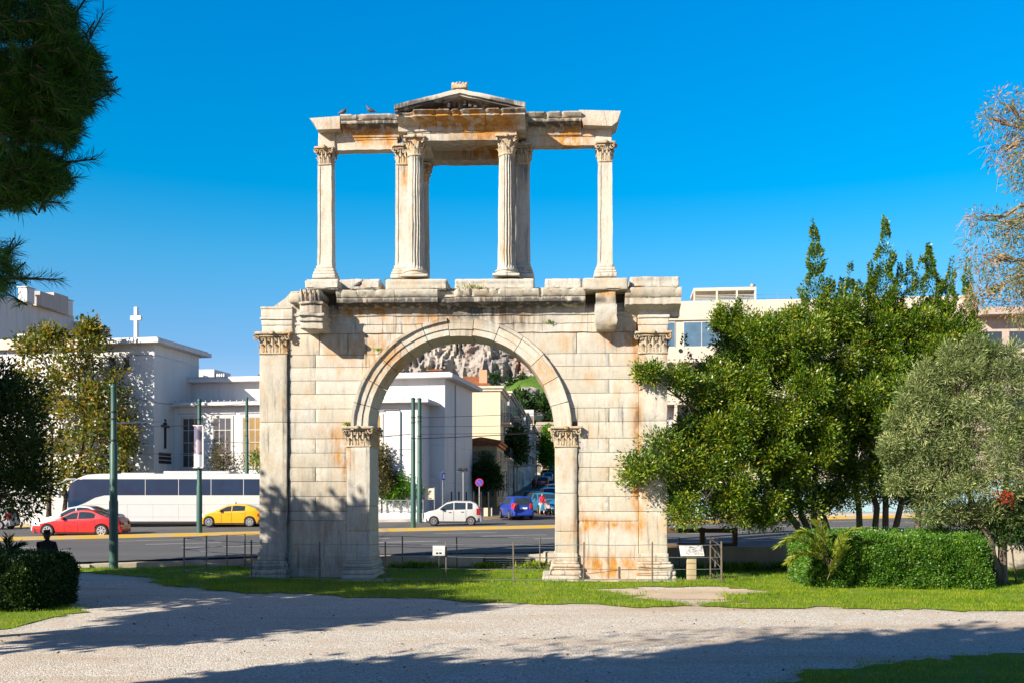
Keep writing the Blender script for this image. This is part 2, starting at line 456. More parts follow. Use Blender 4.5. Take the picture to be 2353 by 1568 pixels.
def cap_round(cx, cy, r, z0, z1, par):
    h = z1 - z0; mb = MB()
    mb.lathe([(r * .98, 0), (r * .96, h * .5), (r * 1.15, h * .86)], (cx, cy, z0), 20, .35)
    mb.lathe([(r * 1.0, -.03), (r * 1.1, -.01), (r * 1.1, .03), (r * 1.0, .05)], (cx, cy, z0), 20, .5)
    o = r * 1.42
    mb.gbox(cx - o, cx + o, cy - o, cy + o, z1 - .12 * h, z1, .2, .03, .6)
    for row, (n, hh, cu, ph) in enumerate(((8, .40, .09, 0), (8, .68, .11, .5))):
        for i in range(n):
            q = 2 * math.pi * (i + ph) / n; d = Vector((math.cos(q), math.sin(q), 0))
            leaf_strip(mb, Vector((cx, cy, z0)) + d * r * .96, d, (-d.y, d.x, 0), 2 * math.pi * r / n * (.95 - .2 * row), h * hh, cu, rnd.uniform(.2, .8))
    for i in range(4):
        q = math.pi / 4 + i * math.pi / 2; d = Vector((math.cos(q), math.sin(q), 0))
        c = Vector((cx, cy, z0 + h * .76)) + d * (r * 1.45)
        scroll(mb, c, (-d.y, d.x, 0), .085, .05, .5); scroll(mb, c - d * .1, (-d.y, d.x, 0), .06, .04, .5)
        q2 = i * math.pi / 2; d = Vector((math.cos(q2), math.sin(q2), 0))
        c = Vector((cx, cy, z1 - .06 * h)) + d * o; mb.gbox(c.x - .05, c.x + .05, c.y - .05, c.y + .05, c.z - .06, c.z + .05, .1, .03, .3)
    return mb.build('capital', M['capital'], par, 50, (.018, 5.5), AT)
def capmat():
    t = NT('carved_marble')
    n1 = t.noise(2.5, 6); n2 = t.noise(16, 7, .65)
    c = t.ramp(t.attr('tint'), [(0, (.317, .245, .158)), (.5, (.403, .338, .245)), (1, (.432, .374, .288))])
    c = t.mix(t.ramp(n1, [(.45, 0), (.7, .75)]), c, (.44, .25, .09))
    c = t.mix(t.ramp(n2, [(.5, 0), (.7, .8)]), c, (.10, .085, .07))
    return t.bsdf(c, .85, t.bump(n2, .7, .03), 0, .2)
M['capital'] = capmat()
pier_l, pier_r = pier('L'), pier('R')

# ring of voussoirs
mb = MB(); NV = 13; rads = [RI, RI + .02, 3.19, 3.20, 3.395, 3.40, 3.43, 3.52, RO]
offs = [.02, -.06, -.065, -.105, -.11, -.115, -.19, -.20, .05]
for i in range(NV):
    a0, a1 = math.pi * i / NV + .003, math.pi * (i + 1) / NV - .003
    if i == 0: a0 = -.01
    if i == NV - 1: a1 = math.pi + .01
    n = 10; rows = []; dr = rnd.uniform(-.012, .012); dv = rnd.uniform(-.012, .012)
    if i in (5, 6, 7): dr += rnd.uniform(-.02, .01)
    lip = 1.0 if i not in (5, 6, 0) else (.05 if i in (5, 6) else .6)
    for q in np.linspace(a0, a1, n + 1):
        rr = []
        for r_, o in zip(rads, offs):
            oo = o if r_ < 3.42 or o > 0 else -.11 + (o + .11) * lip
            rr.append((UC + (r_ + dr) * math.cos(q), oo + dv, SPR + (r_ + dr) * math.sin(q)))
        rr = [(UC + (RI + dr) * math.cos(q), T_, SPR + (RI + dr) * math.sin(q)), (UC + (RI + dr) * math.cos(q), T_ * .6, SPR + (RI + dr) * math.sin(q)), (UC + (RI + dr) * math.cos(q), T_ * .3, SPR + (RI + dr) * math.sin(q))] + rr
        rows.append(rr)
    m_ = len(rows[0])
    for e in (0, -1):   # close the joint faces
        pass
    t = rnd.random()
    mb.grid(rows, t)
    for e, sgn in ((rows[0], 1), (rows[-1], -1)):
        mb.grid([[p for p in e], [(UC + (3.3) * math.cos(a0 if sgn > 0 else a1), max(p[1], .3), SPR + 3.3 * math.sin(a0 if sgn > 0 else a1)) for p in e]], t)
mb.build('arch_ring', MAR, arch, 30, (.014, 2.6), AT)
# core of the spandrels
mb = MB(); us = np.linspace(U(600), U(1530), 90); top = ZA(1060, 668); rows_f, rows_b = [], []
for u in us:
    d = abs(u - UC); zb = SPR + math.sqrt(3.3 ** 2 - d * d) if d < 3.3 else ZR[8] - .3
    tp = top if U(678) < u < U(1466) else ZA(1060, 766)
    rows_f.append([(u, .035, zb), (u, .035, tp)]); rows_b.append([(u, T_, tp), (u, T_, zb)])
mb.grid([f + b for f, b in zip(rows_f, rows_b)], .5, True)
mb.build('wall_core', CORE, arch)

# architrave + frieze + cornice of the lower storey
zf = lambda y, px=1060, v=0: ZA(px, y, v)
mb = MB()
ua, ub = U(672), U(1462)
cuts = [ua] + [U(p) for p in (845, 905, 985, 1085, 1180, 1246, 1350)] + [ub]
for i in range(len(cuts) - 1):
    z0, z1 = zf(764), zf(700); h = z1 - z0; j = rnd.uniform(-.008, .008)
    pr = [(.05, z0), (-.03 + j, z0), (-.03 + j, z0 + .30 * h), (-.055 + j, z0 + .31 * h), (-.055 + j, z0 + .58 * h), (-.09 + j, z0 + .60 * h), (-.11 + j, z0 + .68 * h), (-.05 + j, z0 + .71 * h), (-.05 + j, z1), (.05, z1)]
    c0, c1 = cuts[i] + .004, cuts[i + 1] - .004
    mb.prof(pr, c0, c1, .16)
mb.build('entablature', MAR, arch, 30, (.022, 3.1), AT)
def cornice(px0, px1, ytop, ybot, vproj, brk=None, back=.3, dent=True, slab=.5, name='cornice', par=arch, v0=-.05, soft=.009):
    """projecting cornice with dentils; ytop/ybot measured on its front edge"""
    m = (px0 + px1) / 2
    u0, u1 = U(px0, -vproj), U(px1, -vproj); zt, zb_ = ZA(m, ytop, -vproj), ZA(m, ybot, -vproj)
    h = zt - zb_
    dh = .3 if dent else .05
    pr = [(back, zb_ - dh), (v0 - .03, zb_ - dh), (v0 - .05, zb_ - .5 * dh), (-vproj + .14, zb_ + .0), (-vproj + .12, zb_ + .02), (-vproj + .12, zb_ + .42 * h), (-vproj + .09, zb_ + .46 * h), (-vproj + .05, zb_ + .62 * h), (-vproj, zb_ + .86 * h), (-vproj, zt), (back, zt)]
    mbx = MB()
    cs = [u0] + sorted(brk or []) + [u1]
    for i in range(len(cs) - 1): mbx.prof(pr, cs[i] + .006, cs[i + 1] - .006, .07)
    vv = []
    for (u, v, z) in mbx.v:       # broken front edge
        if v < v0 - .12:
            c = (.16 * min(1, max(0, noise.noise(Vector((u * 1.3, zt, 2))) - .30) * 12) + max(0, noise.noise(Vector((u * 6.5, z * 3, 5))) - .25) * .22) * (1 if z > (zt + zb_) / 2 else .5)
            v = min(v + c, v0 - .05); z -= c * .25 if z > zt - .05 else 0
        vv.append((u, v, z))
    mbx.v = vv
    if dent:
        n = int((u1 - u0) / .17)
        for i in range(n):
            u = u0 + .05 + (u1 - u0 - .1) * (i + .5) / n
            mbx.gbox(u - .045, u + .045, v0 - .10, v0, zb_ - .17, zb_ - .005, .2, .012, .4)
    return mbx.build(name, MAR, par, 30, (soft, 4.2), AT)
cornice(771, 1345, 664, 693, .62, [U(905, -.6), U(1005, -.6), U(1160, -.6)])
cornice(1436, 1566, 660, 698, .62)
def rbox(name, px0, px1, y0, y1, v0, v1, r=.03, amp=.02, par=arch, mat=None, taper=0, res=.12, fr=2.8):
    m = (px0 + px1) / 2; mbx = MB()
    mbx.gbox(U(px0, v0), U(px1, v0), v0, v1, ZA(m, y1, v0), ZA(m, y0, v0), res, r, None, .09)
    return mbx.build(name, mat or MAR, par, 40, (amp, fr), AT)
MR = M['marble_rough']
# blocks of the left and right ends over the outer pilasters
mb = MB(); z0, z1 = ZA(636, 764, -.12), ZA(636, 705, -.12); h = z1 - z0; ul, ur = U(602, -.12), U(671, -.12)
for a_, b_, o in ((0, .28, 0), (.285, .5, .02), (.5, .58, .06), (.58, .92, .03), (.9, 1.0, .05)):
    mb.gbox(ul - o, ur + o * .3, -.12 - o, T_, z0 + a_ * h, z0 + b_ * h, .15, .02, .6)
mb.build('architrave_block', MAR, arch, 35, (.016, 3), AT)
mb = MB(); z0, z1 = ZA(1500, 762, -.12), ZA(1500, 700, -.12); h = z1 - z0; ul, ur = U(1466, -.12), U(1534, -.12)
for a_, b_, o in ((0, .25, 0), (.255, .5, .02), (.5, .62, .06), (.62, 1.0, .0)):
    mb.gbox(ul - o * .3, ur + o, -.12 - o, T_, z0 + a_ * h, z0 + b_ * h, .15, .02, .6)
mb.build('architrave_block', MAR, arch, 35, (.016, 3), AT)
# broken left corner
mb = MB()
mb.poly([(U(622), ZA(622, 706)), (U(690), ZA(690, 706)), (U(690), ZA(690, 668)), (U(665), ZA(665, 668)), (U(655), ZA(655, 684))], .1, .9, 'y', .6)
mb.gbox(U(663, -.3), U(690, -.3), -.3, .6, ZA(672, 698, -.3), ZA(672, 672, -.3), .1, .08)
mb.build('broken_corner', MR, arch, 35, (.05, 2.5), AT)
# consoles: stubs of entablature that once stood on free columns
mb = MB(); vp = 1.15
def cb(pxa, pxb, ya, yb, va, r=.03, vb=.1, t=.5): mb.gbox(U(pxa, va), U(pxb, va), va, vb, ZA((pxa+pxb)/2, yb, va), ZA((pxa+pxb)/2, ya, va), .1, r, t)
cb(690, 742, 737, 755, -vp + .12); cb(686, 742, 725, 738, -vp + .05); cb(684, 744, 719, 726, -vp - .03, .02); cb(688, 740, 697, 720, -vp + .08); cb(686, 742, 692, 698, -vp)
cb(686, 738, 666, 693, -vp + .1, .1)
for i in range(5):
    u = U(693 + i * 10, -vp); leaf_strip(mb, (u, -vp + .08, ZA(700, 691, -vp)), (0, -1, 0), (1, 0, 0), .13, .34, .14, .3)
mb.build('console', MAR, arch, 40, (.03, 3.0), AT)
mb = MB(); vp = .72
def cb2(pxa, pxb, ya, yb, va, r=.03, t=.5): mb.gbox(U(pxa, va), U(pxb, va), va, .1, ZA((pxa+pxb)/2, yb, va), ZA((pxa+pxb)/2, ya, va), .07, r, t)
cb2(1369, 1415, 668, 699, -vp + .12, .03, .2)
mb.build('console_neck', MAR, arch, 40, (.02, 3.0), AT)
mb = MB(); z0, z1 = ZA(1392, 755, -vp), ZA(1392, 698, -vp)
n = 12; rows = []
ring = lambda k: [(-.33, -1), (-.33, -.5), (-.33, 0), (.33, 0), (.33, -.5), (.33, -1), (.15, -1), (-.15, -1)]
uc = U(1392, -vp)
for i in range(n + 1):
    t = i / n; w = 1.0 if t > .35 else .82 + .18 * math.sin(t / .35 * math.pi / 2)
    d = vp + .02 if t > .4 else vp * (.80 + .22 * math.sin(t / .4 * math.pi / 2))
    z = z0 + (z1 - z0) * t
    r = []
    for uu in np.linspace(-.335, .335, 8): r.append((uc + uu * w, -d, z))
    for vv in np.linspace(-d, .1, 6)[1:]: r.append((uc + .335 * w, vv, z))
    for uu in np.linspace(.335, -.335, 4)[1:]: r.append((uc + uu * w, .1, z))
    for vv in np.linspace(.1, -d, 6)[1:-1]: r.append((uc - .335 * w, vv, z))
    rows.append(r)
mb.grid(rows, .9, True); k = len(rows[0]); nv = len(rows) * k
mb.f.append(tuple(range(k))); mb.f.append(tuple(range(nv - k, nv))[::-1])
mb.build('console', MR, arch, 60, (.035, 5.5), AT)
# attic course
for px0, px1, y0, y1, v0, am in ((700, 778, 641, 664, -.75, .02), (778, 873, 641, 665, -.25, .025), (885, 1027, 641, 666, -.62, .02), (1044, 1227, 640, 665, -.55, .02), (1251, 1337, 640, 663, -.3, .04), (1339, 1443, 638, 666, -.72, .03), (1447, 1560, 635, 661, -.5, .035)):
    rbox('attic_block', px0, px1, y0, y1, v0, .95, .05, am * .55, res=.07, mat=MR if am > .022 else MAR)
rbox('attic_bed', 690, 1540, 662, 700, .12, 1.4, .03, .02, res=.3)

# ------------------------------------------------ upper storey
VB, VT = .35, .88
def pilaster_up(px0, px1, ytop, ycap, ybase, y0, nm='upper_pilaster', panel=True, mat=None, v0=VB, v1=VT):
    mt = mat or MAR
    a, b = U(px0, v0), U(px1, v0); m = (px0 + px1) / 2
    zt, zc, zb_, z0 = [ZA(m, y, v0) for y in (ytop, ycap, ybase, y0)]
    mb = MB(); w = b - a
    n = 22; rows = []
    for i in range(n + 1):       # slight taper, sunk panel on the face
        t = i / n; z = zb_ + (zc - zb_) * t; k = (1 - t) * .045 * w
        x0, x1 = a - k, b + k; pd = .022 if panel and .04 < t < .96 else 0
        rows.append([(x0, v1, z), (x0, v0, z), (x0 + .17 * w, v0, z), (x0 + .19 * w, v0 + pd, z), (x0 + .5 * w, v0 + pd, z), (x1 - .19 * w, v0 + pd, z), (x1 - .17 * w, v0, z), (x1, v0, z), (x1, (v0 + v1) / 2, z), (x1, v1, z)])
    mb.grid(rows, rnd.uniform(.4, .8), True)
    s = mb.build(nm, mt, arch, 25, (.012, 2.0), AT)
    bs = MB(); h = zb_ - z0
    for q0, q1, o in ((0, .35, .13), (.35, .55, .11), (.55, .8, .075), (.8, 1.05, .035)):
        bs.gbox(a - o - .02, b + o + .02, v0 - o, v1 + o, z0 + q0 * h, z0 + q1 * h, .2, .03, .6)
    bs.build('base', mt, s, 45, (.012, 3), AT)
    cap_square(a + .02, b - .02, v0, v1, zc, zt, s, 3, .8)
    return s
pilaster_up(730, 761, 338, 378, 612, 641)
pilaster_up(1375, 1406, 326, 370, 608, 638)
pilaster_up(909, 945, 333, 378, 612, 641)
pilaster_up(1186, 1216, 330, 376, 610, 639)
def column(pxc, vc, ytop, ycap, ybase, y0):
    uc = U(pxc, vc); zt, zc, zb_, z0 = [ZA(pxc, y, vc) for y in (ytop, ycap, ybase, y0)]
    rb, rt = .285, .245
    mb = MB(); n = 28
    prof = []
    for i in range(n + 1):
        t = i / n; r = rb + (rt - rb) * t ** 1.3
        if i == 0: r *= 1.07
        if i == n: r *= 1.04
        prof.append((r, (zc - zb_) * t))
    mb.lathe(prof, (uc, vc, zb_), 96, .62, (20, .24, (zc - zb_) * .03, (zc - zb_) * .97))
    s = mb.build('column', MAR, arch, 60, (.012, 2.3), AT)
    bs = MB(); h = zb_ - z0
    bs.lathe([(rb * 1.42, .28 * h), (rb * 1.48, .38 * h), (rb * 1.42, .5 * h), (rb * 1.2, .55 * h), (rb * 1.18, .65 * h), (rb * 1.3, .74 * h), (rb * 1.3, .84 * h), (rb * 1.12, .9 * h), (rb * 1.08, 1.02 * h)], (uc, vc, z0), 28, .6)
    bs.gbox(uc - rb * 1.5, uc + rb * 1.5, vc - rb * 1.5, vc + rb * 1.5, z0, z0 + .3 * h, .2, .02, .6)
    bs.build('base', MAR, s, 45, (.01, 3), AT)
    cap_round(uc, vc, rt * 1.0, zc, zt, s)
VC = -.22
column(955, VC, 319, 362, 622, 642); column(1164, VC, 316, 360, 620, 640)
column(968, 1.7, 380, 420, 650, 668); column(1176, 1.7, 377, 417, 648, 666)
# wing lintels
def lintel(px0, px1, ytop, ybot, v0=VB, v1=VT - .08, name='lintel', cuts=()):
    m = (px0 + px1) / 2; z0, z1 = ZA(m, ybot, v0), ZA(m, ytop, v0); h = z1 - z0; mb = MB()
    cs = [px0, *cuts, px1]
    for a, b in zip(cs[:-1], cs[1:]):
        pr = [(v1, z0), (v0 + .06, z0), (v0 + .05, z0 + .40 * h), (v0 + .025, z0 + .42 * h), (v0 + .025, z0 + .74 * h), (v0 - .02, z0 + .78 * h), (v0 - .03, z0 + .85 * h), (v0 + .02, z0 + .88 * h), (v0 + .02, z1), (v1, z1)]
        mb.prof(pr, U(a, v0) + .003, U(b, v0) - .003, .15)
    return mb.build(name, MAR, arch, 30, (.018, 3.2), AT)
lintel(768, 912, 290, 343); lintel(1206, 1368, 286, 333, cuts=(1340,))
rbox('lintel_end', 731, 769, 297, 341, VB - .02, VT, .02, .012); rbox('lintel_end', 1368, 1406, 289, 328, VB - .02, VT, .02, .02)
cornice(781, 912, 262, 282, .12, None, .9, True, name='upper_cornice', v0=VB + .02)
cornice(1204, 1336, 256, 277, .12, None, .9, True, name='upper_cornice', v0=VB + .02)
mb = MB(); mb.poly([(U(711, .05), ZA(711, 273, .05)), (U(781, .05), ZA(781, 268, .05)), (U(781, .05), ZA(781, 298, .05)), (U(728, .05), ZA(728, 299, .05)), (U(722, .05), ZA(722, 284, .05))][::-1], .0, 1.0, 'y', .8)
mb.build('cornice_end', MR, arch, 40, (.03, 3.5), AT)
mb = MB(); mb.poly([(U(1330, .05), ZA(1330, 254, .05)), (U(1426, .05), ZA(1426, 258, .05)), (U(1418, .05), ZA(1418, 280, .05)), (U(1404, .05), ZA(1404, 290, .05)), (U(1340, .05), ZA(1340, 290, .05))][::-1], -.0, 1.0, 'y', .2)
mb.build('cornice_end', MR, arch, 40, (.035, 3.5), AT)
# aedicule in the middle: beam round four sides, dentils, pediment
VF = -.52
lintel(935, 1187, 279, 321, VF, .05, 'aedicule_beam', cuts=(1092,))
mb = MB(); zt, zb_ = ZA(1060, 279, VF), ZA(1060, 321, VF)
for pa, pb in ((937, 980), (1142, 1186)): mb.gbox(U(pa, VF), U(pb, VF), .05, 1.9, zb_ + .02, zt, .2, .02, .4)
mb.gbox(U(937, VF), U(1186, VF), 1.35, 1.95, zb_ - .02, zt, .2, .02, .3)
mb.gbox(U(937, VF), U(1186, VF), -.3, 1.9, zt - .25, zt - .02, .3, .02, .3)
mb.build('aedicule_frame', MAR, arch, 35, (.03, 2.2), AT)
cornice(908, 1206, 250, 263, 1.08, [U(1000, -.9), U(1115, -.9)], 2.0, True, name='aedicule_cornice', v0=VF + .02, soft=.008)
mb = MB(); vp = -1.0
pa, pl, prr = (1056, 204), (906, 241), (1207, 236)
def rake(p, q, th, v0, v1, drop):
    z_p, z_q = ZA(p[0], p[1] + drop, vp), ZA(q[0], q[1] + drop, vp); up, uq = U(p[0], vp), U(q[0], vp)
    rows = []
    for i in range(15):
        t = i / 14; u = up + (uq - up) * t; z = z_p + (z_q - z_p) * t
        rows.append([(u, v0, z - th), (u, v0, z), (u, v1, z), (u, v1, z - th)])
    mb.grid(rows, rnd.uniform(.3, .8), True)
    n = len(mb.v); mb.f.append((n - 1, n - 2, n - 3, n - 4))
for q in (pl, prr):
    rake(pa, q, .13, vp, 2.3, 0); rake(pa, q, .09, vp + .07, 2.2, 8)
    for i in range(1, 12):
        t = i / 12.5; u = U(pa[0], -.6) + (U(q[0], -.6) - U(pa[0], -.6)) * t; z = ZA(1060, pa[1] + 30, -.7) + (ZA(1060, q[1] + 30, -.7) - ZA(1060, pa[1] + 30, -.7)) * t
        if z - .1 > ZA(1060, 250, -.7): mb.gbox(u - .05, u + .05, -.72, -.5, z - .09, z + .05, .2, .01, .4)
ped = mb.build('pediment', MAR, arch, 30, (.014, 2.8), AT)
mb = MB(); mb.poly([(U(930, -.5), ZA(930, 251, -.5)), (U(1184, -.5), ZA(1184, 250, -.5)), (U(1057, -.5), ZA(1057, 214, -.5))], -.5, 2.0, 'y', .6)
mb.build('tympanum', MAR, ped, 30, (.01, 2), AT)
mb = MB(); uc = U(1056, -.9); zb_ = ZA(1056, 204, -.9)
mb.gbox(uc - .24, uc + .24, -1.05, -.5, zb_ - .05, zb_ + .09, .1, .03, .6)
for i, q in enumerate((-1.0, -.5, 0, .5, 1.0)):
    mb.tube([Vector((uc + q * .17, -.8, zb_ + .06)), Vector((uc + q * .19, -.82, zb_ + .16)), Vector((uc + q * .23, -.86, zb_ + .21 - .03 * abs(q)))], [.075, .07, .035], 7)
mb.build('acroterion', M['capital'], ped, 50, (.02, 5), AT)
# footing
mb = MB(); mb.gbox(U(535), U(905), -1.15, 2.6, -.1, .035, .3, .02, .8); mb.build('footing_slab', MAR, arch, 35, (.02, 1.1), AT)
mb = MB(); mb.gbox(U(1247), U(1550), -.62, 2.4, -.1, .045, .3, .03, .8); mb.gbox(U(1247), U(1330), -.6, 1.8, .03, .17, .2, .03, .9); mb.build('footing_slab', MAR, arch, 35, (.025, 1.3), AT)
# ---------------------------------------------------------------- light, sky, camera
SUN_AZ, SUN_EL = 49.5, 28.0
w = bpy.data.worlds.new("World"); sc.world = w; w.use_nodes = True
nt = w.node_tree; nt.nodes.clear()
sky = nt.nodes.new('ShaderNodeTexSky'); sky.sky_type = 'NISHITA'; sky.sun_disc = False
sky.sun_elevation = R(SUN_EL); sky.sun_rotation = R(180 + SUN_AZ); sky.air_density = 1.0; sky.dust_density = .3; sky.ozone_density = 4.0; sky.altitude = 100
hs = nt.nodes.new('ShaderNodeHueSaturation'); hs.inputs['Saturation'].default_value = 1.45; hs.inputs['Value'].default_value = 1.0; hs.inputs['Hue'].default_value = .492
bg = nt.nodes.new('ShaderNodeBackground'); bg.inputs[1].default_value = .108
wo = nt.nodes.new('ShaderNodeOutputWorld')
nt.links.new(sky.outputs[0], hs.inputs['Color']); tc = nt.nodes.new('ShaderNodeTexCoord'); sx = nt.nodes.new('ShaderNodeSeparateXYZ'); nt.links.new(tc.outputs['Generated'], sx.inputs[0])
rp = nt.nodes.new('ShaderNodeValToRGB'); e = rp.color_ramp.elements
STOPS = [(0, (.95, .60, .66)), (.14, (1.0, .63, .66)), (.225, (1.5, .82, .73)), (.44, (1.3, .88, .93)), (.58, (.34, .42, .52)), (.85, (.12, .20, .32)), (1, (.08, .16, .28))]
while len(e) < len(STOPS): e.new(.5)
for i, (p, c) in enumerate(STOPS): e[i].position = p; e[i].color = (*[x / 2 for x in c], 1)
nt.links.new(sx.outputs[2], rp.inputs[0])
mu = nt.nodes.new('ShaderNodeMix'); mu.data_type = 'RGBA'; mu.blend_type = 'MULTIPLY'; mu.inputs[0].default_value = 1; nt.links.new(hs.outputs[0], mu.inputs[6]); nt.links.new(rp.outputs[0], mu.inputs[7])
m2 = nt.nodes.new('ShaderNodeMix'); m2.data_type = 'RGBA'; m2.blend_type = 'MULTIPLY'; m2.inputs[0].default_value = 1; m2.inputs[7].default_value = (2, 2, 2, 1); nt.links.new(mu.outputs[2], m2.inputs[6])
nt.links.new(m2.outputs[2], bg.inputs[0]); nt.links.new(bg.outputs[0], wo.inputs[0])
ld = bpy.data.lights.new('sun', 'SUN'); ld.energy = 4.9; ld.angle = R(.5); ld.color = (1, .90, .755)
lo = bpy.data.objects.new('sun', ld); col.objects.link(lo)
SUNV = Vector((-math.sin(R(SUN_AZ)) * math.cos(R(SUN_EL)), -math.cos(R(SUN_AZ)) * math.cos(R(SUN_EL)), math.sin(R(SUN_EL))))
lo.rotation_euler = SUNV.to_track_quat('Z', 'Y').to_euler(); lo.location = (-20, -20, 30)
cd = bpy.data.cameras.new('camera'); cam = bpy.data.objects.new('camera', cd); col.objects.link(cam)
cam.location = (0, 0, ZC); cam.rotation_euler = (R(90), 0, 0)
cd.sensor_width = 36; cd.lens = 36 * F / 2352; cd.shift_y = (HY - 784) / 2352; cd.clip_end = 6000; cd.clip_start = .1
sc.camera = cam
sc.view_settings.view_transform = 'Standard'; sc.view_settings.look = 'None'; sc.view_settings.gamma = 1; sc.view_settings.exposure = 1.15
sc.view_settings.use_curve_mapping = False
sc.render.engine = 'CYCLES'
sc.cycles.use_denoising = True
sc.cycles.max_bounces = 6; sc.cycles.diffuse_bounces = 3; sc.cycles.glossy_bounces = 3; sc.cycles.transmission_bounces = 4; sc.cycles.transparent_max_bounces = 6
sc.cycles.sample_clamp_indirect = 6
sc.render.use_persistent_data = False

# ---------------------------------------------------------------- ground
def road_z(x, y): return .5 + .012 * (max(-40, min(40, x)) + 9) + .012 * (y - 39)
def terrain(x, y):
    if y < 70: t = road_z(x, y)
    else:
        t = road_z(x, 70) + (y - 70) * .0405
        if y > 190: t = road_z(x, 70) + 120 * .0405 + (y - 190) * .0
    k = min(1, max(0, (y - 36.3) / .6))
    park = .0 + .16 * math.exp(-((x + 14) / 9) ** 2) * min(1, max(0, (y - 29) / 5)) 
    return park * (1 - k) + t * k
def sheet(name, xs, ys, zf_, mat, kind='structure', dz=0, **kw):
    mb = MB(); mb.grid([[(x, y, zf_(x, y) + dz) for y in ys] for x in xs][::-1], .5)
    o = mb.build(name, mat, None, 30); return tag(o, kind=kind)
def soil_mat():
    t = NT('dry_soil'); n = t.noise(.35, 6, .6); n2 = t.noise(9, 6, .6)
    c = t.ramp(n, [(.3, (.16, .12, .075)), (.7, (.24, .19, .13))])
    return t.bsdf(t.mix(.4, c, t.ramp(n2, [(.3, (.1, .075, .05)), (.7, (.27, .22, .15))])), .95, t.bump(n2, .4, .02), 0, .1)
M['soil'] = soil_mat()
xs = [-6000, -2500, -900, -300, -120] + list(np.linspace(-60, 60, 61)) + [120, 300, 900, 2500, 6000]
ys = [-300, -60] + list(np.linspace(-20, 36, 29)) + [36.4, 36.6, 36.9, 37.2] + list(np.linspace(38, 80, 22)) + [100, 130, 160, 190, 260, 400, 900, 2500, 6000]
gnd = sheet('ground', xs, ys, terrain, M['soil'], dz=-.03)

def gravel_mat():
    t = NT('pale_gravel')
    c = t.voro(42, None, 'F1', 'Color'); sep = t.n.new('ShaderNodeSeparateColor'); t.l.new(c, sep.inputs[0])
    d = t.voro(42); big = t.noise(.22, 5, .6); mid = t.noise(1.3, 6, .62); fine = t.noise(14, 5, .6)
    st = t.ramp(sep.outputs[0], [(0, (.18, .155, .13)), (.2, (.43, .39, .33)), (.55, (.56, .52, .45)), (.85, (.66, .625, .55)), (1, (.75, .72, .66))])
    earth = t.ramp(mid, [(.3, (.36, .265, .185)), (.7, (.52, .42, .32))])
    trk = t.ramp(t.noise(.5, 5, .6, t.map((.16, 1.1, 1), loc=(4, 2, 0))), [(.50, 0), (.66, .75)])
    k = t.math('ADD', t.math('MULTIPLY', t.ramp(mid, [(.47, 0), (.66, .8)]), .6), t.math('ADD', trk, t.ramp(big, [(.5, 0), (.7, .3)])), True)
    cc = t.mix(k, st, earth)
    cc = t.mix(t.ramp(fine, [(.3, .35), (.6, 0)]), cc, (.22, .19, .165))
    h = t.math('SUBTRACT', 1.0, d)
    nr = t.bump(h, .55, .02, t.bump(mid, .35, .08))
    return t.bsdf(cc, .92, nr, 0, .15)
M['gravel'] = gravel_mat()
def bumpy(x, y): return terrain(x, y) + .018 * noise.noise(Vector((x * .5, y * .5, 0))) + .008 * noise.noise(Vector((x * 1.7, y * 1.7, 3)))
sheet('gravel_path', np.linspace(-45, 45, 181), np.linspace(-18, 33, 120), bumpy, M['gravel'], dz=-.004)

def asphalt_mat(name='asphalt', c=.085):
    t = NT(name); n = t.noise(.35, 6, .6, t.map((.25, 1, 1))); n2 = t.noise(30, 4, .6); n3 = t.noise(2.1, 6, .6, t.map((.2, 1.2, 1)))
    cc = t.ramp(n, [(.3, (c * .8, c * .8, c * .82)), (.7, (c * 1.25, c * 1.22, c * 1.2))])
    cc = t.mix(t.ramp(n3, [(.5, 0), (.75, .5)]), cc, (c * .5, c * .5, c * .53))
    cc = t.mix(.25, cc, t.ramp(n2, [(.3, c * .4), (.7, c * 2)]))
    return t.bsdf(cc, .8, t.bump(n2, .3, .01), 0, .35)
M['asphalt'] = asphalt_mat()
sheet('road', list(np.linspace(-140, 140, 71)), list(np.linspace(37.0, 70, 34)), road_z, M['asphalt'], dz=.0)
mb = MB(); rows = []
for x in np.linspace(-60, -9.2, 40):
    yk = float(np.interp(x, [-60, -40, -20, -14.6, -9], [30.6, 32.2, 33.8, 34.9, 36.7])); rows.append([(x, y, max(road_z(x, y), .2) + .003) for y in np.linspace(yk, 37.02, 6)])
mb.grid(rows[::-1]); tag(mb.build('road_edge', M['asphalt'], None, 30), kind='structure')
M['street'] = asphalt_mat('street_asphalt', .06)
mb = MB(); rows = []
def street_c(y): return 3.2 + .058 * (y - 68)       # middle of the side street
for y in np.linspace(69, 190, 40):
    rows.append([(street_c(y) + k, y, terrain(street_c(y), y) + .012) for k in (-4.2, -2, 0, 2, 4.2)])
mb.grid(rows[::-1]); tag(mb.build('side_street', M['street'], None, 30), kind='structure')
M['paving'] = plain('paving', (.42, .38, .33), .85, .25, 1.2, .2)
def strip(name, pts, wdt, h, mat, base=None, top_only=False):
    """kerb or pavement: raised strip following a line"""
    mb = MB(); rows = []
    for i, (x, y) in enumerate(pts):
        z = (base or road_z)(x, y)
        rows.append([(x, y, z - .1), (x, y, z + h), (x, y + wdt, z + h + .001), (x, y + wdt, z - .1)])
    mb.grid(rows); n = len(mb.v); mb.f += [(0, 1, 2, 3), (n - 1, n - 2, n - 3, n - 4)]
    return tag(mb.build(name, mat, None, 20), kind='structure')
def poly_line(pts, n=40):
    xs_ = np.array([p[0] for p in pts]); ys_ = np.array([p[1] for p in pts]); q = np.linspace(xs_[0], xs_[-1], n)
    return list(zip(q, np.interp(q, xs_, ys_)))
MED = poly_line([(-60, 43.5), (-25.5, 49.6), (-6, 54.5), (4, 56.5), (18, 63.5), (50, 68.5)], 80)
M['kerb'] = plain('kerb_stone', (.45, .41, .35), .8, .25, 1.5, .2)
